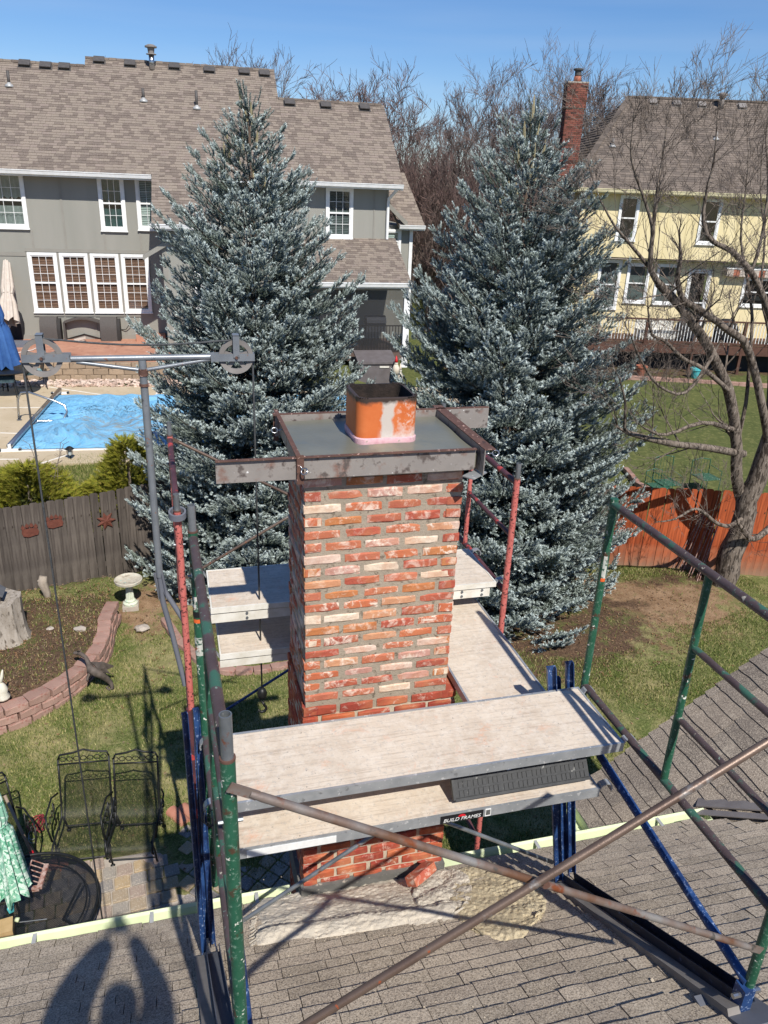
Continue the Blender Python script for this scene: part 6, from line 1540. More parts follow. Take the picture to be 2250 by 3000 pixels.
# projecting middle bay under the catslide
fbx0 = sJ+.22; m = MB(); fbox(m, F1, fbx0, loww-.3, lowd+.5, 0, HG-.3, rz1(lowd)-.1); m.build('wall', 'siding_grey', GH)
m = MB(); a_ = fbx0-.55; zt_ = rz1(lowd)-.35
m.prism([F1.P(a_, lowd+.35, zt_-.55), F1.P(fbx0+.35, lowd+.35, zt_-.0), F1.P(fbx0+.35, lowd+.35, zt_-.16), F1.P(a_, lowd+.35, zt_-.68)], F1.D*.5); m.build('rake_board', 'trim_grey', GH)
m = MB(); fbox(m, F1, fbx0+.9, fbx0+1.9, lowd+.46, lowd+.5, HG+.3, zt_-.8); m.build('door_trim', 'white_trim', GH)
m = MB(); fbox(m, F1, fbx0-.005, fbx0+.12, lowd+.48, lowd+.5, HG, zt_-.2); m.build('corner_board', 'trim_grey', GH)
for u, v, L_ in ((107, 190, 0), (197, 196, 0), (278, 199, 0), (427, 180, 1), (560, 190, 1), (750, 198, 1), (900, 208, 1), (1050, 214, 1), (1137, 219, 1), (1245, 304/.6811*.6811, 2), (1400, 312, 2), (1567, 318, 2)):
    p = plane_hit(F1, u*.6811, v if u < 1240 else v); roof_vent(GH, F1, p[0], p[1], p[2], .34)
for u, v, h in ((40, 365, .42), (618, 430, .36), (847, 462, .52)):
    p = plane_hit(F1, u*.6811, v*.6811+2); pipe_vent(GH, F1, p[0], p[1], p[2], h)
p = plane_hit(F1, 655*.6811, 300*.6811); q = F1.P(*p); t = MB(); t.tube([q, q+V(0, 0, .45)], .09, 12); fp_ = t.build('flue_pipe', 'stainless', GH, True)
m = MB(); m.lathe(q+V(0, 0, .45), [(.17, 0), (.17, .02), (.1, .04), (.12, .2), (.2, .21), (.2, .25), (.1, .3)], 14); m.build('flue_cap', 'vent_light', fp_)
# lower right: porch roof, screen, rail
P0 = F1.sz(1100, 700); pz1 = P0[1]; sPL = F1.sz(880, 694)[0]
pe = None
for k in range(200):        # eave depth so that its height follows a .42 pitch
    d_ = -k*.02; s_, z_ = F1.sz(1100, 828, d_)
    if z_ >= pz1+.42*d_ and k > 5: pe = (d_, z_); break
pe = pe or (-2.4, pz1-1.0)
sPR = F1.sz(1206, 829, pe[0])[0]; sPt = F1.sz(1158.8, 703)[0]; sPL2 = F1.sz(870, 815, pe[0])[0]
slp = (pz1-pe[1])/(-pe[0]); Wp = (F1.D+V(0, 0, slp)).normalized(); Lp = math.hypot(1, slp)
rowsP = lambda i, v: None if v/Lp+pe[0] > -.01 else [(sPL2, sPR+(sPt-sPR)*(v/Lp)/(-pe[0]))]
roof_plane(GH, F1, [(sPL2, pe[0], pe[1]), (sPR, pe[0], pe[1]), (sPt, 0, pz1), (sPL2, 0, pz1)], rows=rowsP, O=F1.P(0, pe[0], pe[1]), U=F1.U, W=Wp, seed=24, label='low porch roof slope of brown shingles', maxn=250)
gutter2(GH, F1, sPL2, sPR, pe[0], pe[1])
dP = pe[0]+.25
def PS(u, v): return F1.sz(850+u*.294, 500+v*.294, dP)
x0_, x1_ = PS(300, 1300)[0], PS(1125, 1400)[0]; zt_ = PS(800, 1190)[1]; zf = PS(900, 1808)[1]; zsk = PS(900, 1890)[1]
m = MB(); fbox(m, F1, sPL2+.2, PS(1165, 1150)[0], dP-.02, dP+.12, zt_, pe[1]-.1); m.build('porch_beam', 'trim_grey', GH)
m = MB(); fbox(m, F1, x1_+.02, PS(1195, 1300)[0], dP-.03, dP+.12, HG-.5, zt_+.05); m.build('porch_post', 'white_trim', GH)
m = MB(); m.quad(F1.P(x0_, dP+.02, zf), F1.P(x1_, dP+.02, zf), F1.P(x1_, dP+.02, zt_), F1.P(x0_, dP+.02, zt_)); m.build('insect_screen', 'insect_screen', GH)
m = MB(); fbox(m, F1, x0_, x1_+.3, .02, .04, zf, zt_); m.build('porch_back_wall', 'siding_grey', GH)
m = MB(); fbox(m, F1, x0_, x1_+.2, dP+.05, 0, zf-.1, zf); m.build('porch_floor', 'brown_board', GH)
m = MB(); fbox(m, F1, x0_, x1_+.02, dP-.03, dP+.1, zsk, zf-.02); m.build('skirt_board', 'brown_board', GH)
zr_ = PS(900, 1545)[1]; xr0 = PS(640, 1600)[0]
m = MB(); fbox(m, F1, x0_, x1_, dP+.06, dP+.1, zr_-.03, zr_); m.build('rail', 'black_iron', GH)
bi = [(0, axes(F1.P(x0_+.1+i*(x1_-x0_-.1)/26, dP+.08, (zr_+zf)/2), F1.U, F1.D, (0, 0, 1), (.02, .02, zr_-zf-.04)), .1) for i in range(27)]
pieces('baluster', GH, [CUBE], bi, 'black_iron', 40, minpx=1)
ga = PS(890, 1600)[0]; m = MB(); fbox(m, F1, ga-.32, ga+.32, dP+.5, dP+.9, zf+.55, zr_-.02); m.prism([F1.P(ga-.32, dP+.45+.25+.25*math.cos(a), zr_+.22*math.sin(a)) for a in [i*math.pi/8 for i in range(9)]], F1.U*.64); gr = m.build('porch_grill', 'slate_grey', label='grey hooded grill behind the porch screen', cat='grill')
# storage box and clutter below porch
a, b_ = PS(650, 1960)[0], PS(985, 1960)[0]; t = thing('storage_bench', 'brown grey plastic storage box below the screened porch', 'storage box', tuple(F1.P(a, dP-.9, HG-.4)))
zb1 = F1.sz(1080, 1059, dP-1.2)[1]; zb0 = zb1-.95
m = MB(); fbox(m, F1, a-.1, b_-.05, dP-1.1, dP-.3, zb0, zb1-.1); m.build('bin', 'storage_grey', t); m = MB(); m.prism([F1.P(a-.13, dP-1.15, zb1-.1), F1.P(a-.13, dP-1.15, zb1-.04), F1.P(a-.13, dP-.25, zb1+.16), F1.P(a-.13, dP-.25, zb1+.1)], F1.U*(b_-a+.12)); m.build('lid', 'storage_grey', t); m = MB(); fbox(m, F1, (a+b_)/2, (a+b_)/2+.3, dP-1.125, dP-1.1, zb1-.22, zb1-.17); m.build('handle', 'white_dirty', t)
for u, v, mt, lab, sc in ((1160, 1082, 'stone_gnome', 'pale garden gnome beside the storage box', .12), (1172, 1104, 'stone_gnome', 'second pale garden figure in front of the gnome', .1)):
    s_, z_ = F1.sz(u, v, dP-1.3); p = F1.P(s_, dP-1.3, z_); t = thing('garden_gnome', lab, 'garden figure', tuple(p)); m = MB(); m.lathe(p-V(0, 0, .15), [(sc, 0), (sc*.9, .2), (sc*.5, .3)], 10); m.build('body', mt, t, True)
    m = MB(); m.ico(p+V(0, 0, .19), sc*.5, (1, 1, 1), 0, 2); m.build('head', 'statue_pale', t, True)
    m = MB(); m.lathe(p+V(0, 0, .22), [(sc*.5, 0), (sc*.3, .1), (.01, .2)], 10); m.build('hat', 'red_plastic' if sc > .11 else 'stone_gnome', t, True)
# side wing at right of grey house
def G2(u, v, d): return F1.sz(850+u*.294, 500+v*.294, d)
dS = 1.2; e0 = G2(1085, 555, dS); e1 = G2(1342, 565, dS); t0 = None
zz = e0[1]+.05; sl3 = .9; dd = 1.9
rowsS = lambda i, v: None if v/math.hypot(1, sl3) > dd else [(e0[0]+(-.42)*(v/math.hypot(1, sl3))/dd*1.0, e1[0]-.38*(v/math.hypot(1, sl3))/dd)]
roof_plane(GH, F1, [(e0[0], dS, zz), (e1[0], dS, zz), (e1[0]-.38, dS+dd, zz+sl3*dd), (e0[0]-.42, dS+dd, zz+sl3*dd)], rows=rowsS, O=F1.P(0, dS, zz), U=F1.U, W=(F1.D+V(0, 0, sl3)).normalized(), seed=25, maxn=80, label='small steep roof of the side bay')
gutter2(GH, F1, e0[0], e1[0], dS, zz)
m = MB(); fbox(m, F1, cornr-.01, e1[0]-.35, dS+.35, dS+5, HG-.3, zz-.05); m.build('wall', 'siding_grey', GH)
m = MB(); fbox(m, F1, e1[0]-.46, e1[0]-.34, dS+.3, dS+.36, HG-.3, zz-.15); m.build('downspout', 'white_trim', GH)
m = MB(); m.tube([F1.P(cornr+.18, -OV-.05, EV-.12), F1.P(cornr-.02, -.12, EV-.45), F1.P(cornr-.02, -.06, EV-.6), F1.P(cornr-.02, -.05, pz1+.0)], .05, 8); m.build('downspout', 'white_trim', GH)
m = MB(); p1_, p2_ = F1.P(e0[0]-.75, dS+.1, EV-.35), F1.P(e0[0]+.28, dS-.05, zz+.02); m.obox((p1_+p2_)/2, (p2_-p1_)/2, F1.D*.06, (0, 0, .09)); m.build('rake_board', 'trim_grey', GH)
s_, z_ = G2(985, 580, dS+.35); s2_, z2_ = G2(1100, 700, dS+.35); window(GH, F1, s_-.2, s2_, z2_-.4, z_, dS+.3, cols=1, rows=0, cover='blind_white', label='small side bay window with white slats')

# ---- yellow house
F2 = Fr(15.0, 30.0, math.radians(-14.9)); HB = -6.6
YH = thing('yellow_house', 'pale yellow house with grey brown roof and wooden deck on the right', 'house', tuple(F2.P(4, 3, HB)))
ev = F2.sz(1675, 548, -.45); EV2 = ev[1]; sL = ev[0]+.55; sRR = sL+16; SR2 = .72
def plane2(u, v):
    r = ray(u, v); n_ = -F2.D*SR2+V(0, 0, 1); p0 = F2.P(0, -.45, EV2); t = p0.dot(n_)/r.dot(n_); p = r*t-F2.o; return p.dot(F2.U), p.dot(F2.D), p.z
hip = plane2(1845, 283); rid = plane2(2230, 299); dH = (hip[1]+rid[1])/2
rz2 = lambda d: EV2+SR2*(d+.45); LR2 = math.hypot(1, SR2); sl0 = ev[0]-.05
rows_ = lambda i, v: None if v/LR2-.45 > dH else [(sl0+(hip[0]-sl0)*(v/LR2)/(dH+.45), sRR+.5)]
rfy = roof_plane(YH, F2, [(sl0, -.45, EV2), (sRR+.5, -.45, EV2), (sRR+.5, dH, rz2(dH)), (hip[0], dH, rz2(dH))], rows=rows_, O=F2.P(0, -.45, EV2), U=F2.U, W=(F2.D+V(0, 0, SR2)).normalized(), mat='shingle_taupe', seed=31, label='front slope of the grey brown hip roof', expo=.15, wr=(.22, .4))
# hip end facing left, with courses
hx2 = hip[0]; hipw = hx2-sl0; q0, q1, q2 = F2.P(sl0, -.45, EV2), F2.P(sl0, 2*dH+.45, EV2), F2.P(hx2, dH, rz2(dH))
m = MB(); m.prism([q0, q1, q2], (0, 0, -.12)); h_ = m.build('roof', 'shingle_taupe', YH); h_['label'] = 'left hip end of the grey brown roof'
Wh = (F2.U*hipw+V(0, 0, rz2(dH)-EV2)).normalized(); LH = math.hypot(hipw, rz2(dH)-EV2)
rowsH = lambda i, v: None if v > LH-.1 else [(-(2*dH+.45)+(dH+.45)*v/LH, .45-(dH+.45)*v/LH)]
shingles(h_, F2.P(sl0, 0, EV2), -F2.D, Wh, rowsH, .16, (.3, .5), .03, 'shingle_taupe', 60, seed=33)
m = MB(); a_, b_ = F2.P(sl0, -.45, EV2+.02), F2.P(hx2, dH, rz2(dH)+.02); n = 32
for i in range(n):
    p, q = a_.lerp(b_, i/n), a_.lerp(b_, (i+.96)/n); m.obox((p+q)/2, (q-p)/2, F2.D*.11-F2.U*.09, (0, 0, .02))
for i in range(60): fbox(m, F2, hx2+i*.27, hx2+i*.27+.26, dH-.13, dH+.13, rz2(dH)-.04, rz2(dH)+.03)
m.build('ridge_cap', 'shingle_taupe', rfy)
m = MB(); m.prism([F2.P(hx2, dH, rz2(dH)-.03), F2.P(hx2, dH+8, rz2(dH)-5.5), F2.P(sRR, dH+8, rz2(dH)-5.5), F2.P(sRR, dH, rz2(dH)-.03)], (0, 0, -.1)); m.build('back_slope', 'shingle_taupe', rfy)
gutter2(YH, F2, sl0, sRR+.4, -.45, EV2, 'cream_trim')
m = MB(); fbox(m, F2, sl0, sRR, -.45, 0, EV2-.14, EV2-.1); m.build('soffit', 'cream_trim', YH)
def y2(a, b_, d=0): (s0, z1), (s1, z0) = F2.sz(*a, d), F2.sz(*b_, d); return s0, s1, z0, z1
WA = y2((1820, 564), (1854+5, 706)); WB = y2((2061, 579), (2094, 721)); wA = .80; WA = (WA[0], WA[0]+wA, WA[2]+.0, EV2-.2); WB = (WB[0], WB[0]+wA, WB[2]+.05, EV2-.2)
zo = F2.sz(1900, 757, -.0)[1]       # underside of the upper storey
wall_with_holes(YH, F2, sL, sRR, zo, EV2-.12, [(a+.08, b_-.08, c+.08, d-.08) for a, b_, c, d in (WA, WB)], 'siding_yellow')
window(YH, F2, *WA, cols=1, rows=0, cover='none', label='left upper window of the yellow house'); window(YH, F2, *WB, cols=1, rows=0, cover='none', label='right upper window of the yellow house')
sb0 = sL+.05; sb1 = F2.sz(2090, 900, .6)[0]
dN = .55
m = MB(); fbox(m, F2, sL, sb1, .03, dN+.2, zo-.05, zo+.06); m.build('overhang_soffit', 'brown_board', YH)  # dark brown puts the underside's shade into the colour
i = 0
s_ = sL+.3
while s_ < sRR: 
    if not any(a-.05 < s_ < b_+.05 for a, b_ in ((WA[0], WA[1]), (WB[0], WB[1]))): m = MB(); fbox(m, F2, s_-.012, s_+.012, -.012, 0, zo, EV2-.14); m.build('batten', 'siding_yellow', YH)
    s_ += .4
# lower storey: windows measured on its recessed wall
def y3(u, v): return F2.sz(1500+u*.452, 700+v*.452, dN)
lw = [y3(570, 150)+y3(690, 440), y3(755, 175)+y3(860, 400), y3(945, 180)+y3(1045, 410)]
hl = []
for a in lw: s0, z1, s1, z0 = a; hl.append((s0-.02, s0+.92, z0-.1, z1+.12))
dr = y3(1150, 235)+y3(1270, 455); door = (dr[0]-.05, dr[0]+.9, F2.sz(2000, 1010, -1.7)[1]+.03, dr[1]+.25)
r5 = y3(1520, 250)+y3(1640, 440); WR = (r5[0]-.1, r5[0]+1.4, r5[3]-.02, r5[1]+.02)
allh = [(a+.08, b_-.08, c+.08, d-.08) for a, b_, c, d in hl+[door, WR]]
wall_with_holes(YH, F2, sL, sRR, HB-.2, zo-.12, allh, 'siding_yellow', d=dN)
for k, W_ in enumerate(hl): window(YH, F2, *W_, d=dN, cols=1, rows=0, cover='blind_dark')
window(YH, F2, *WR, d=dN, cols=1, rows=0, cover='none', label='window under the striped awning')
w_ = window(YH, F2, *door, d=dN, cols=1, rows=0, trim=.12, cover='none', label='glazed back door with white frame'); w_.name = 'glazed_door'
m = MB(); fbox(m, F2, sRR-.1, sRR, .2, 9, HB, EV2-.1); fbox(m, F2, sL, sL+.1, .2, 9, HB, EV2-.1); m.build('wall', 'siding_yellow', YH)
aw = y3(1380, 190); m = MB(); n = 12
awz = aw[1]
for i in range(n):
    m.cur = i % 2; fbox(m, F2, aw[0]+i*.26, aw[0]+i*.26+.26, dN-.32, dN, awz-.28, awz)
t_ = thing('awning', 'retracted striped awning above the right lower window of the yellow house', 'awning', tuple(F2.P(aw[0], dN-.2, awz)))
m.build('awning_valance', ['beige_fabric', 'terracotta'], t_); m = MB(); fbox(m, F2, aw[0]-.05, aw[0]+3.2, dN-.34, dN, awz, awz+.07); m.build('awning_case', 'white_trim', t_)
# deck
dk0 = -1.7; zdk = F2.sz(2000, 1010, dk0)[1]; zrl = F2.sz(2000, 940, dk0)[1]
s0 = F2.sz(1700, 1000, dk0)[0]-1.4; s1 = sRR
DK = thing('wooden_deck', 'raised brown wooden deck with white balusters in front of the yellow house', 'deck', tuple(F2.P(s0, dk0, HB)))
m = MB(); n = 12
for i in range(n): fbox(m, F2, s0, s1, dk0+i*.19, dk0+i*.19+.18, zdk-.04, zdk)
m.build('deck_boards', 'deck_wood', DK, kind='stuff')
m = MB(); fbox(m, F2, s0, s1, dk0-.04, dk0-.005, zdk-.34, zdk-.01); m.build('rim_joist', 'deck_wood', DK)
m = MB(); fbox(m, F2, s0, s1, dk0-.08, dk0+.08, zrl, zrl+.05); m.build('top_rail', 'deck_wood', DK)
m = MB(); fbox(m, F2, s0, s1, dk0-.03, dk0+.03, zdk+.08, zdk+.14); m.build('bottom_rail', 'deck_wood', DK)
bi = []; x = s0+.1
while x < s1: bi.append((0, axes(F2.P(x, dk0, (zdk+zrl)/2+.06), F2.U, F2.D, (0, 0, 1), (.022, .022, zrl-zdk-.12)), .1)); x += .125
pieces('baluster', DK, [CUBE], bi, 'white_trim', 150, minpx=1)
x = s0+.05
while x < s1: m = MB(); fbox(m, F2, x-.05, x+.05, dk0-.06, dk0+.06, HB-.4, zrl-.001); m.build('deck_post', 'deck_wood', DK); x += 1.95
m = MB(); fbox(m, F2, s0, s1, dk0+.7, dk0+.75, HB-.5, zdk-.1); m.build('under_deck_shade', 'unlit_dark', DK)  # dark sheet added to stand in for the shade below the deck
zc_ = zdk
for a, wd, h, mt, nm, lab, ct in ((y3(1010, 520)[0], .9, .75, 'black_fabric', 'deck_grill', 'large covered grill on the deck by the glazed door', 'grill'), (y3(1270, 520)[0], 1.0, .8, 'black_fabric', 'deck_smoker', 'second black covered grill at the right on the deck', 'grill')):
    p = F2.P(a+.3, dk0+1.0, zc_); t = thing(nm, lab, ct, tuple(p)); m = MB(); n_ = 16
    ringstack(m, [[tuple(p+F2.U*(wd/2*f*(1+random.uniform(-.05, .05))*math.cos(2*math.pi*j/n_))+F2.D*.3*f*math.sin(2*math.pi*j/n_)+V(0, 0, z_)) for j in range(n_)] for z_, f in ((0, .95), (h*.6, 1), (h*.85, .85), (h*1.15, .5))], True); m.build('grill_cover', mt, t, True)
p = F2.P(y3(830, 500)[0]+.2, dk0+.7, zc_); t = thing('deck_sofa', 'white cushioned bench on the deck below the windows', 'outdoor sofa', tuple(p)); m = MB(); m.obox(p+V(0, 0, .3), F2.U*.75, F2.D*.3, (0, 0, .16)); m.build('seat_cushion', 'white_dirty', t); m = MB(); m.obox(p+V(0, 0, .62)+F2.D*.25, F2.U*.75, F2.D*.08, (0, 0, .2)); m.build('back_cushion', 'white_dirty', t)
p = F2.P(y3(1630, 560)[0]+.3, dk0+.7, zc_); t = thing('deck_sofa', 'pale cushioned bench at the far right end of the deck', 'outdoor sofa', tuple(p)); m = MB(); m.obox(p+V(0, 0, .35), F2.U*.7, F2.D*.3, (0, 0, .3)); m.build('seat_cushion', 'white_dirty', t)
# chimney of the yellow house
b0 = F2.sz(1660, 500, 2.0); cw = .62
cc = F2.sz(1683, 300, 2.4); ztop = F2.sz(1690, 246, 2.4)[1]; t = thing('far_chimney', 'tall slim red brick chimney with capped flue at the yellow house', 'chimney', tuple(F2.P(cc[0], 2.4, HB)))
cs = cc[0]-.0; m = MB(); fbox(m, F2, cs-.36, cs+.36, 2.1, 2.8, HB, ztop-.9); fbox(m, F2, cs-.40, cs+.40, 2.06, 2.84, ztop-.9, ztop); bd = m.build('stack', 'mortar_old', t)
ins = []; r_ = random.Random(8); z = ztop-.04; k = 0
while z > -2.6:
    wd = .405 if ztop-z < .9 else .365
    for side in (0, 1):
        Lw = wd*2 if side == 0 else .74; u = -(.11 if k % 2 else 0); 
        while u < Lw-.03:
            a, e = max(u, 0), min(u+.2, Lw)
            if e-a > .03:
                if side == 0: c = F2.P(cs-wd+(a+e)/2, 2.1-(wd-.36)-.001, z); UU, DD = F2.U, F2.D
                else: c = F2.P(cs-wd-.001, 2.1+(a+e)/2-(wd-.36), z); UU, DD = -F2.D, F2.U
                ins.append((0, axes(c, UU, DD, (0, 0, 1), (e-a, .03, .06)), math.sqrt((e-a)*.06)))
            u += .212
    z -= .073; k += 1
pieces('brick', bd, [CUBE], ins, 'brick_far', 300)
m = MB(); fbox(m, F2, cs-.42, cs+.42, 2.04, 2.86, ztop, ztop+.05); m.build('crown', 'dirt_rock', t)
m = MB(); m.lathe(F2.P(cs+.02, 2.45, ztop+.05), [(.14, 0), (.14, .22)], 12); f_ = m.build('flue', 'terracotta', t, True)
m = MB(); m.lathe(F2.P(cs+.02, 2.45, ztop+.27), [(.1, 0), (.13, .03), (.13, .2), (.2, .21), (.21, .25), (.16, .28)], 12); m.build('flue_cap', 'vent_dark', f_)
m = MB(); fbox(m, F2, cs-.1, cs+.75, 2.1, 2.7, rz2(0)-1.2, rz2(0)-.2); m.build('cricket', 'dirt_rock', t)
for u, v in ((1163, 436), (1265, 443), (1372, 448), (1546, 456)): p = plane2(1120+u*.6811, v*.6811+4); roof_vent(YH, F2, p[0], p[1], p[2], .32, 'vent_light', SR2)
p = plane2(1120+1455*.6811, 318); q = F2.P(*p); m = MB(); m.tube([q, q+V(0, 0, .42)], .1, 12); f_ = m.build('flue_pipe', 'vent_light', YH, True); m = MB(); m.lathe(q+V(0, 0, .4), [(.16, 0), (.12, .06), (.19, .08), (.2, .14), (.08, .2)], 14); m.build('flue_cap', 'vent_light', f_, True)
for u, v in ((990, 628), (1435, 598)): p = plane2(1120+u*.6811, v*.6811); pipe_vent(YH, F2, p[0], p[1], p[2], .28, .05, 'vent_light')
# planting strip by the deck
for u, v, mt, lab in ((832, 868, 'terracotta', 'terracotta pot below the deck'), (1183, 885, 'ceramic_blue', 'turquoise pot below the deck')):
    p = onz((1500+u*.452)/K, (700+v*.452)/K+6, -6.5); t = thing('flower_pot', lab, 'flower pot', tuple(p)); m = MB(); m.lathe((p.x, p.y, terrain(p.x, p.y)), [(.12, 0), (.2, .32), (.23, .33), (.23, .4), (.18, .4)], 14); m.build('pot', mt, t)
a, b_ = onz(1290, 812, -6.45), onz(1720, 838, -6.45); block_run('edging_row', 'low pink block edging in front of the deck planting strip', [(a.x, a.y), ((a.x+b_.x)/2, (a.y+b_.y)/2), (b_.x, b_.y)], 1, .4, .2, .16, 'edging_block', lambda x, y: terrain(x, y)-.02, 12)
a, b_, c = onz(1350, 1010, -6.45), onz(1378, 1048, -6.55), onz(1435, 1076, -6.6); block_run('edging_row', 'short dark red edging in the neighbour lawn beyond the orange fence', [(a.x, a.y), (b_.x, b_.y), (c.x, c.y)], 1, .3, .12, .12, 'edging_block', lambda x, y: terrain(x, y), 13)
for u, v, w_, h, lab in ((1450, 1085, .5, .95, 'green wire garden chair beyond the fence, taller one'), (1432, 1092, .42, .7, 'green wire garden chair beyond the fence, shorter one'), (1533, 1075, .5, .75, 'dark green lawn chair beyond the fence at the right')):
    p = onz(u, v, -6.6); p = V(p.x, p.y+.5, terrain(p.x, p.y+.5)); t = thing('wire_chair', lab, 'garden chair', tuple(p)); m = MB()
    for s_ in (-1, 1): m.tube([p+V(s_*w_/2, 0, 0), p+V(s_*w_/2, .05, h)], .012, 6)
    m.tube([p+V(-w_/2, .05, h), p+V(0, .05, h+.05), p+V(w_/2, .05, h)], .012, 6)
    for k in range(6): m.tube([p+V(-w_/2+w_*k/6, .05, h*.45), p+V(-w_/2+w_*k/6, .05, h)], .004, 4)
    m.build('backrest', 'green_paint', t); m = MB(); m.box(p.x-w_/2, p.x+w_/2, p.y-.45, p.y, p.z+.4, p.z+.42); m.build('seat', 'iron_green' if False else 'green_paint', t)
    m = MB(); m.tube([p+V(-w_/2, -.43, 0), p+V(-w_/2, -.43, .6), p+V(-w_/2, 0, .62)], .01, 5); m.tube([p+V(w_/2, -.43, 0), p+V(w_/2, -.43, .6), p+V(w_/2, 0, .62)], .01, 5); m.build('arm_frame', 'green_paint', t)
# street far between the houses
z5 = terrain(20, 62); m = MB(); m.box(8, 60, 61, 67, z5-.1, z5+.02); m.build('road', 'far_road', kind='structure')
m = MB(); m.box(6, 60, 56.5, 57.8, z5-.1, z5+.03); m.build('sidewalk', 'concrete_pool', kind='structure')
m = MB(); m.box(8, 60, 60.7, 61, z5-.1, z5+.13); m.build('kerb', 'dirt_rock', kind='structure')

# ================================================================ spruces
def spruce(lab, x, y, z0, H, prof, seed, nb=330, lean=0):
    r_ = random.Random(seed); nr = np.random.default_rng(seed)
    t = thing('blue_spruce', lab, 'spruce tree', (x, y, z0))
    m = MB(); m.tube([(x, y, z0-.2), (x+lean*.5, y, z0+H*.5), (x+lean, y, z0+H*.97)], [.17, .09, .012], 10); m.build('trunk', 'spruce_bark', t, True)
    P0, DR, LN, TP = [], [], [], []      # sprig base, direction, length, brightness
    mw = MB()
    def sprig(p, d, l, tip): P0.append(tuple(p)); DR.append(tuple(d)); LN.append(l); TP.append(tip)
    for k in range(nb):
        f = (k+.5)/nb; f = 1-(1-f)**.62*1.0           # more boughs low down
        f = f**1.0; h = H*(.02+.96*f); a = k*2.39996+r_.uniform(-.3, .3)
        R_ = np.interp(f, [q[0] for q in prof], [q[1] for q in prof])*r_.choice((.72, .85, .95, 1.0, 1.12))
        c = V(x+lean*f, y, z0+h); rise = .02+.75*f**2; droop = .34*(1-f)
        d0 = V(math.cos(a), math.sin(a), 0)
        pts = []; n = 7
        for i in range(n+1):
            s_ = i/n; zz = R_*(rise*s_-droop*math.sin(math.pi*s_*.75)*1.1+.22*s_*s_)-R_*.25*(1-f)
            pts.append(c+d0*R_*s_+V(0, 0, zz))
        mw.tube(pts, [max(.004, .018*(1-f)*(1-i/n)+.006) for i in range(n+1)], 4, False)
        side = V(-d0.y, d0.x, 0)
        ns = max(2, int(R_/.105))
        for i in range(ns):
            s_ = .22+.78*(i+r_.random())/ns if R_ > .5 else (i+r_.random())/ns; j = min(int(s_*n), n-1); p = pts[j].lerp(pts[j+1], s_*n-j); tn = (pts[j+1]-pts[j]).normalized()
            for sg in (-1, 1):
                Lb = R_*.36*(1.08-s_)*r_.uniform(.5, 1.5)+.08; db = (tn*.62+side*sg*.75+V(0, 0, r_.uniform(-.12, .22))).normalized(); q = p; m_ = max(2, int(Lb/.078))
                for e in range(m_):
                    fr_ = (e+1)/m_; pp = p+db*Lb*fr_; out = min(1, s_*.6+fr_*.6)  # sprigs deep in the crown get darker colour as painted inner shade
                    for w3 in range(1 if r_.random() < .45 else 2):
                        sprig(pp, (db*.55+side*r_.uniform(-.75, .75)+tn*.3+V(0, 0, r_.uniform(.0, .9))).normalized(), r_.uniform(.10, .17), out*r_.uniform(.75, 1.1))
                sprig(p+db*Lb, (db+V(0, 0, .2)).normalized(), .11, 1)
            sprig(p, (tn+V(0, 0, .5)+side*r_.uniform(-.4, .4)).normalized(), .09, .5+.5*s_)
        sprig(pts[-1], ((pts[-1]-pts[-2]).normalized()+V(0, 0, .3)).normalized(), .13, 1)
    for k in range(26):                      # leaders at the top
        a = r_.uniform(0, 6.28); rr = r_.uniform(0, .16); h = H*(1-.1*r_.random()**1.2)
        p = V(x+lean+rr*math.cos(a), y+rr*math.sin(a), z0+h-.05)
        for e in range(3): sprig(p+V(.02*math.cos(a)*e, .02*math.sin(a)*e, .075*e), V(.25*math.cos(a), .25*math.sin(a), 1).normalized(), .1, .75)
    for k in range(16):
        a = r_.uniform(0, 6.28); rr = r_.uniform(0, .38); hh = H*r_.uniform(.86, .985); p = V(x+lean+rr*math.cos(a), y+rr*math.sin(a), z0+hh-rr*.8)
        L_ = r_.uniform(.18, .34); ml = MB(); ml.tube([p, p+V(.03*math.cos(a), .03*math.sin(a), L_*.6), p+V(.04*math.cos(a), .04*math.sin(a), L_)], [.022, .018, .006], 5); ml.build('leader_shoot', 'leader_tan', t)
    mw.build('branches', 'spruce_bark', t)
    P0 = np.array(P0); D = np.array(DR); D /= np.linalg.norm(D, axis=1)[:, None]; Ln = np.array(LN); Tp = np.array(TP); N = len(P0)
    A = np.cross(D, np.array([.31, .52, .8])); A /= np.linalg.norm(A, axis=1)[:, None]; B = np.cross(D, A)
    nn = 26; VV = np.zeros((N, nn, 3, 3)); TT = np.zeros((N, nn, 3))
    for i in range(nn):
        s_ = (i+.5)/nn; a = i*2.39996+nr.uniform(0, 6.28, N); ca, sa = np.cos(a)[:, None], np.sin(a)[:, None]; R3 = A*ca+B*sa; T3 = -A*sa+B*ca
        base = P0+D*(Ln*s_)[:, None]; nl = (.036*(1-.3*s_)+nr.uniform(-.005, .005, N))[:, None]; w_ = .0072
        tip = base+R3*nl*.86+D*nl*(.55+.5*s_)
        VV[:, i, 0] = base-T3*w_; VV[:, i, 1] = base+T3*w_; VV[:, i, 2] = tip
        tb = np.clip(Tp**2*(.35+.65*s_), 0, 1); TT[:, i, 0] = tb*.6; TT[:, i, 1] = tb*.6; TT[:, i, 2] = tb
    VV = VV.reshape(-1, 3)-np.array([x, y, z0]); nv = len(VV)
    me = bpy.data.meshes.new('crown'); me.vertices.add(nv); me.vertices.foreach_set('co', VV.ravel()); me.loops.add(nv); me.loops.foreach_set('vertex_index', np.arange(nv, dtype=np.int32))
    me.polygons.add(nv//3); me.polygons.foreach_set('loop_start', np.arange(0, nv, 3, dtype=np.int32)); me.update(calc_edges=True)
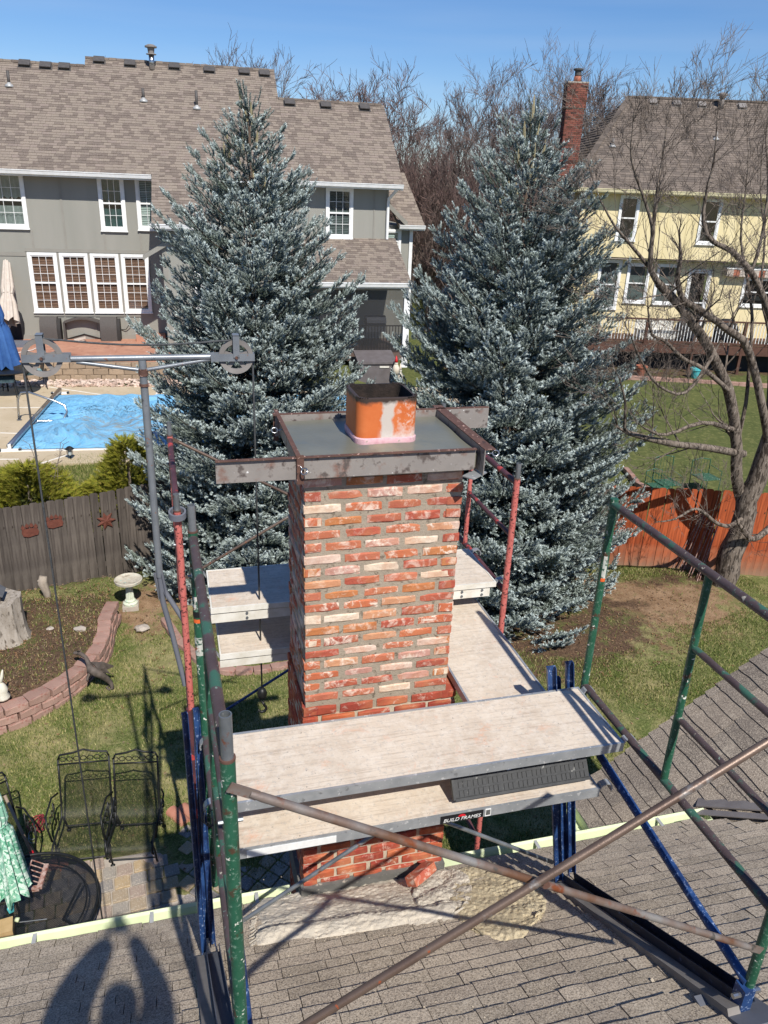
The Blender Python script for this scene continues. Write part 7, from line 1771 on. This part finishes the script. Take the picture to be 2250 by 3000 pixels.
    at = me.attributes.new('tip', 'FLOAT', 'POINT'); at.data.foreach_set('value', TT.ravel().astype(np.float32)); me.materials.append(MATS['spruce_needle'])
    o = bpy.data.objects.new('crown', me); S.collection.objects.link(o); o.parent = t
    print('spruce sprigs', N)
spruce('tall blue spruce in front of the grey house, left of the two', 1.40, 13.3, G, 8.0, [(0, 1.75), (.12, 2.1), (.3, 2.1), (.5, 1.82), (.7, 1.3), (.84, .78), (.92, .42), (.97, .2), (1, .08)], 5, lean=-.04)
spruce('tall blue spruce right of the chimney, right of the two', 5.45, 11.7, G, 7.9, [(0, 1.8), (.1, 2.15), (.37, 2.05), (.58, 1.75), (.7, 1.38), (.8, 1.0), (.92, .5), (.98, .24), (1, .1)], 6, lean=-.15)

# ================================================================ bare trees
def branch_tree(mb, mt, p, d, r, L_, depth, rr, spread=.5, up_=.25, kids=(2, 4), minr=.004, seg=3, sides=(6, 4, 3, 3, 3, 3)):
    """one branch as a bent tube with child branches"""
    pts = [p]; rad = [r]; dd = d.copy(); n = seg
    for i in range(n):
        dd = (dd+V(rr.uniform(-.16, .16), rr.uniform(-.16, .16), rr.uniform(-.05, .16)*up_*3)).normalized(); pts.append(pts[-1]+dd*L_/n); rad.append(max(minr*.6, r*(1-.55*(i+1)/n)))
    (mb if depth > 1 else mt).tube(pts, rad, 6 if depth > 3 else (4 if depth > 2 else 3), False)
    if depth <= 0: return
    k = rr.randint(*kids)+(1 if depth < 3 else 0)
    for i in range(k):
        s_ = rr.uniform(.25, 1.0) if i else 1.0; j = min(int(s_*n), n-1); q = pts[j].lerp(pts[j+1], s_*n-j); ax = V(rr.gauss(0, 1), rr.gauss(0, 1), rr.gauss(0, .5)); ax = (ax-dd*ax.dot(dd)).normalized()
        nd = (dd+ax*rr.uniform(.5, 1.2)*spread+V(0, 0, up_*.6)).normalized()
        branch_tree(mb, mt, q, nd, max(minr, rad[j]*rr.uniform(.5, .72)), L_*rr.uniform(.52, .8), depth-1, rr, spread, up_, kids, minr, seg)
def bare_tree(lab, x, y, z0, H, spread, seed, twig='twig_far', bark_='bark_far', depth=5, r=.16, split=.2, nst=4, minr=.012, kids=(2, 3), up_=.17, name='bare_tree', group=None):
    rr = random.Random(seed); t = thing(name, lab, 'bare tree', (x, y, z0), group); mb, mt = MB(), MB()
    top = V(x+rr.uniform(-.2, .2), y, z0+H*split); mb.tube([(x, y, z0-.3), (x+rr.uniform(-.1, .1), y, z0+H*split*.5), top], [r*1.15, r, r*.85], 8)
    for i in range(nst):
        a = 2*math.pi*(i+rr.random()*.6)/nst; d = V(math.cos(a)*spread, math.sin(a)*spread, 1).normalized()
        branch_tree(mb, mt, top-V(0, 0, rr.uniform(0, H*split*.3)), d, r*rr.uniform(.45, .6), H*rr.uniform(.26, .34), depth, rr, spread*1.25, up_, kids, minr)
    zm = max(q[2] for q in mt.v); k = H/(zm-z0); kx = (k+1)/2
    for q in (mb, mt): q.v = [(x+(a-x)*kx, y+(b_-y)*kx, z0+(c-z0)*k) for a, b_, c in q.v]
    mb.build('trunk', bark_, t); mt.build('crown', twig, t); return t
def far(u, vtop, y, vb=None): p = ony(u, vtop, y); return p.x, p.z
bgt = [  # survey x, top, distance, spread, seed, twig, depth, trunk radius, label
 (440, 22, 44, .42, 1, 'twig_far', 6, .26, 'broad pale bare tree above the middle of the grey house roof'),
 (130, 95, 52, .6, 2, 'twig_red', 5, .2, 'bare treetop peeking over the left end of the grey roof'),
 (590, 88, 50, .25, 3, 'twig_far', 5, .14, 'thin bare tree just right of the high grey house ridge'),
 (735, 78, 40, .5, 4, 'twig_red', 6, .22, 'spreading reddish bare tree above the low ridge of the grey house'),
 (850, 118, 46, .4, 5, 'twig_red', 6, .2, 'reddish bare tree right of the grey house roof end'),
 (905, 150, 38, .35, 6, 'twig_far', 6, .2, 'bare tree with thick trunk on the lawn between the houses'),
 (990, 150, 50, .45, 7, 'twig_red', 6, .2, 'bare tree in the dense thicket left of the tallest one'),
 (1170, 2, 38, .45, 8, 'twig_far', 6, .3, 'tallest bare tree rising above the right spruce'),
 (1070, 135, 42, .45, 9, 'twig_far', 6, .22, 'bare tree leaning in behind the top of the right spruce'),
 (1290, 135, 44, .5, 10, 'twig_far', 6, .2, 'bare tree behind the far brick chimney'),
 (1530, 196, 60, .6, 11, 'twig_far', 5, .16, 'low bare treetop peeking over the yellow house roof'),
 (1640, 178, 56, .5, 12, 'twig_far', 5, .16, 'bare treetop at the right edge above the yellow house'),
 (950, 235, 34, .4, 13, 'twig_red', 6, .16, 'smaller reddish tree in front of the thicket'),
 (870, 230, 33, .35, 14, 'twig_red', 6, .14, 'smaller reddish tree beside the grey house gable'),
 (1235, 80, 46, .45, 15, 'twig_far', 6, .22, 'slim bare tree right of the tallest one'),
 (1010, 300, 32, .4, 16, 'twig_red', 5, .12, 'short bushy bare tree left of the right spruce'),
]
for u, vt, y, sp, sd_, tw, dp, r_, lab in bgt:
    x, zt = far(u, vt, y); z0 = terrain(x, y); bare_tree(lab, x, y, z0, (zt-z0)*.98, sp*(1.25 if sd_ in (1, 4, 8) else 1), sd_, tw, depth=dp, r=r_, minr=.0115 if y > 38 else .008, split=.2, nst=9 if sd_ in (1, 4, 8) else 6, kids=(2, 3) if dp > 5 else (2, 4))
mt = MB(); rr = random.Random(77)
for i in range(620):
    u = rr.uniform(690, 1360); y = rr.uniform(70, 95); x = ony(u, 300, y).x; z0 = terrain(x, y); h = rr.uniform(3.5, 7.5)
    p = V(x, y, z0); 
    for j in range(6):
        q = p+V(rr.uniform(-.5, .5), 0, h/6); mt.tube([p, q], [.07*(1-j/7), .07*(1-(j+1)/7)], 3, False)
        for e in range(5): mt.tube([p.lerp(q, rr.random()), p+V(rr.uniform(-1.6, 1.6), rr.uniform(-1, 1), h/6+rr.uniform(.4, 2))], [.025, .01], 3, False)
        p = q
mt.build('far_woods', 'brush', kind='stuff')
# low dark brush behind the houses
m = MB()
for i in range(11000):
    u = rr.uniform(840, 1230); y = rr.uniform(34, 46); x = ony(u, 400, y).x; z0 = terrain(x, y); a = rr.uniform(0, 6.28); L_ = rr.uniform(.8, 2.8); p = V(x, y, z0+rr.uniform(0, 2.6)*.6)
    if u < 950 and y < 42: continue
    m.tube([p, p+V(rr.uniform(-.6, .6), 0, L_*.5), p+V(rr.uniform(-1, 1), 0, L_)], [.014, .011, .006], 3, False)
m.build('underbrush', 'brush', kind='stuff')

# big foreground tree on the right, limbs laid out from survey points
t = thing('shade_tree', 'big gnarled bare shade tree in front of the orange fence', 'bare tree', (9.97, 10.9, G)); mb, mt = MB(), MB(); rr = random.Random(42)
def limb(pts, r0, r1, y0=10.9, y1=None, kid=7, L_=1.1, dep=3, spread=.8):
    n = len(pts); y1 = y0 if y1 is None else y1; P_ = [ony(u/K, v/K, y0+(y1-y0)*i/(n-1)) for i, (u, v) in enumerate(pts)]
    Q = []; Rr = []
    for i in range(n-1):
        for s_ in range(3):
            f = s_/3; a = P_[max(i-1, 0)]; b_ = P_[i]; c = P_[i+1]; d = P_[min(i+2, n-1)]
            Q.append(.5*((2*b_)+(c-a)*f+(2*a-5*b_+4*c-d)*f*f+(3*b_-a-3*c+d)*f**3)); Rr.append(r0+(r1-r0)*(i+f)/(n-1))
    Q.append(P_[-1]); Rr.append(r1)
    mb.tube([q+V(rr.uniform(-1, 1), rr.uniform(-1, 1), rr.uniform(-1, 1))*Rr[i]*.12 for i, q in enumerate(Q)], Rr, 9 if r0 > .06 else 6, False)
    for k in range(kid):
        i = int(rr.uniform(.25, 1)*(len(Q)-2)); dd = (Q[i+1]-Q[i]).normalized(); ax = V(rr.gauss(0, 1), rr.gauss(0, .8), rr.gauss(0, 1)); ax = (ax-dd*ax.dot(dd)).normalized()
        branch_tree(mb, mt, Q[i], (dd*.5+ax*spread+V(0, 0, .35)).normalized(), max(.0045, Rr[i]*.26), L_*rr.uniform(.4, .95), dep+1, rr, .75, .16, (2, 3), .0028)
    if r1 < .06: branch_tree(mb, mt, Q[-1], (Q[-1]-Q[-2]).normalized(), r1, L_*.35, dep, rr, .5, .25, (2, 3), .0035)
limb([(2110, 1740), (2135, 1640), (2165, 1560), (2190, 1468), (2225, 1380), (2262, 1265), (2300, 1120)], .24, .12, 10.9, 10.6, kid=0)
limb([(2180, 1500), (2158, 1400), (2155, 1265), (2133, 1143), (2088, 1043), (2033, 953), (1979, 881), (1929, 831)], .105, .06, 10.9, 10.2, kid=9)
limb([(1929, 831), (1905, 786), (1907, 740), (1913, 667)], .046, .03, 10.2, 10.0, kid=3)
limb([(1913, 667), (1890, 590), (1859, 504), (1848, 440), (1852, 390)], .024, .008, 10.0, 9.8, kid=8, L_=.8)
limb([(1913, 667), (1920, 590), (1935, 500), (1948, 410), (1956, 350)], .024, .008, 10.0, 10.2, kid=8, L_=.8)
limb([(1905, 786), (1850, 720), (1800, 660), (1760, 590)], .028, .01, 10.2, 9.7, kid=7, L_=.8)
limb([(2178, 1330), (2080, 1312), (1952, 1297), (1843, 1269)], .07, .04, 10.8, 9.9, kid=7, L_=.9)
limb([(1843, 1269), (1830, 1250), (1832, 1180), (1815, 1110)], .03, .012, 9.9, 9.6, kid=4, L_=.7)
limb([(2146, 1258), (2056, 1238), (1952, 1274), (1890, 1255)], .045, .016, 10.6, 9.8, kid=7, L_=.8)
limb([(2250, 1290), (2196, 1034), (2133, 967), (2042, 903), (2000, 875), (1985, 820), (1992, 770)], .07, .032, 10.6, 10.0, kid=8)
limb([(2275, 980), (2240, 880), (2201, 799), (2142, 736), (2085, 705), (2060, 650), (2070, 560), (2090, 480), (2098, 400)], .06, .009, 10.5, 10.0, kid=12)
limb([(2164, 1285), (2185, 1180), (2196, 1060), (2203, 926), (2190, 820), (2170, 700), (2182, 580), (2192, 490)], .038, .008, 10.8, 10.4, kid=12, L_=.9)
limb([(2178, 1513), (2140, 1540), (2097, 1531), (2060, 1500), (2029, 1492), (1980, 1520), (1940, 1528)], .045, .012, 10.7, 10.1, kid=7, L_=.6)
limb([(2262, 1540), (2220, 1575), (2196, 1576), (2172, 1545)], .06, .045, 10.6, 10.4, kid=2, L_=.5)
limb([(2133, 1143), (2060, 1080), (2000, 1050), (1950, 1000), (1910, 980), (1900, 920)], .04, .014, 10.5, 9.9, kid=8, L_=.8)
limb([(2088, 1043), (2010, 1150), (1930, 1130), (1880, 1060), (1850, 990)], .03, .01, 10.4, 9.7, kid=8, L_=.8)
limb([(2250, 1200), (2255, 1000), (2230, 860), (2240, 700), (2228, 560), (2234, 430)], .033, .008, 10.9, 11.2, kid=12)
limb([(2201, 799), (2230, 700), (2250, 560), (2245, 420)], .03, .012, 10.4, 10.6, kid=7)
mb.build('trunk', 'bark', t, True); mt.build('crown', 'twig_grey', t)
print('shade tree faces', len(mb.f), len(mt.f))

# ================================================================ photographer standing on the roof, behind the lens
PY = -.34; PF = roofz(PY)
t = thing('person', 'person in dark jacket and jeans on the roof holding up a phone', 'person', (0, PY, PF))
me = bpy.data.meshes.new('body'); J = {}
def j(n, x, y, z, r): J[n] = (len(J), (x-0, y-PY, z-PF), r)
j('pel', -.03, PY, PF+.92, .15); j('chest', -.05, PY, -.58, .20); j('neck', -.04, PY-.0, -.38, .08); j('head', -.0, PY+.02, -.25, .11); j('crown_', .01, PY+.02, -.18, .08)
j('sl', -.24, PY, -.46, .15); j('el', -.29, PY+.12, -.36, .14); j('fa', -.16, -.16, -.2, .10); j('hl', -.05, -.08, -.1, .05)
j('sr', .14, PY, -.46, .11); j('er', .18, PY+.12, -.36, .085); j('hr', .07, -.08, -.11, .04)
j('kl', -.14, PY+.03, PF+.5, .075); j('al', -.16, PY, roofz(PY)+.08, .05); j('fl', -.16, PY+.12, roofz(PY+.12)+.05, .045)
j('kr', .08, PY+.03, PF+.5, .075); j('ar', .12, PY-.06, roofz(PY-.06)+.08, .05); j('fr', .12, PY+.06, roofz(PY+.06)+.05, .045)
ed = [('pel', 'chest'), ('chest', 'neck'), ('neck', 'head'), ('head', 'crown_'), ('chest', 'sl'), ('sl', 'el'), ('el', 'fa'), ('fa', 'hl'), ('chest', 'sr'), ('sr', 'er'), ('er', 'hr'), ('pel', 'kl'), ('kl', 'al'), ('al', 'fl'), ('pel', 'kr'), ('kr', 'ar'), ('ar', 'fr')]
me.from_pydata([J[k][1] for k in J], [(J[a][0], J[b_][0]) for a, b_ in ed], []); me.materials.append(MATS['jacket'])
ob = bpy.data.objects.new('body', me); S.collection.objects.link(ob); ob.parent = t
md = ob.modifiers.new('skin', 'SKIN'); 
for k in J: me.skin_vertices[0].data[J[k][0]].radius = (J[k][2], J[k][2])
me.skin_vertices[0].data[0].use_root = True
sb = ob.modifiers.new('sub', 'SUBSURF'); sb.levels = 1; sb.render_levels = 2
m = MB(); m.box(-.038, .038, -.035, -.027, -.13, .03); m.build('phone', 'phone_black', label='black phone held up by the photographer', cat='phone')
for s_, hx2_ in ((-1, -.07), (1, .055)):
    for k in range(4):
        m = MB(); z_ = -.1+.022*k; m.tube([(hx2_, -.07, z_-.02), (hx2_-s_*.01, -.045, z_), (hx2_-s_*.025, -.04, z_+.005)], [.009, .008, .007], 6); m.build('finger', 'skin', t, True)
print('objects', len(bpy.data.objects), 'tris', sum(len(o.data.polygons) for o in bpy.data.objects if o.type == 'MESH'))
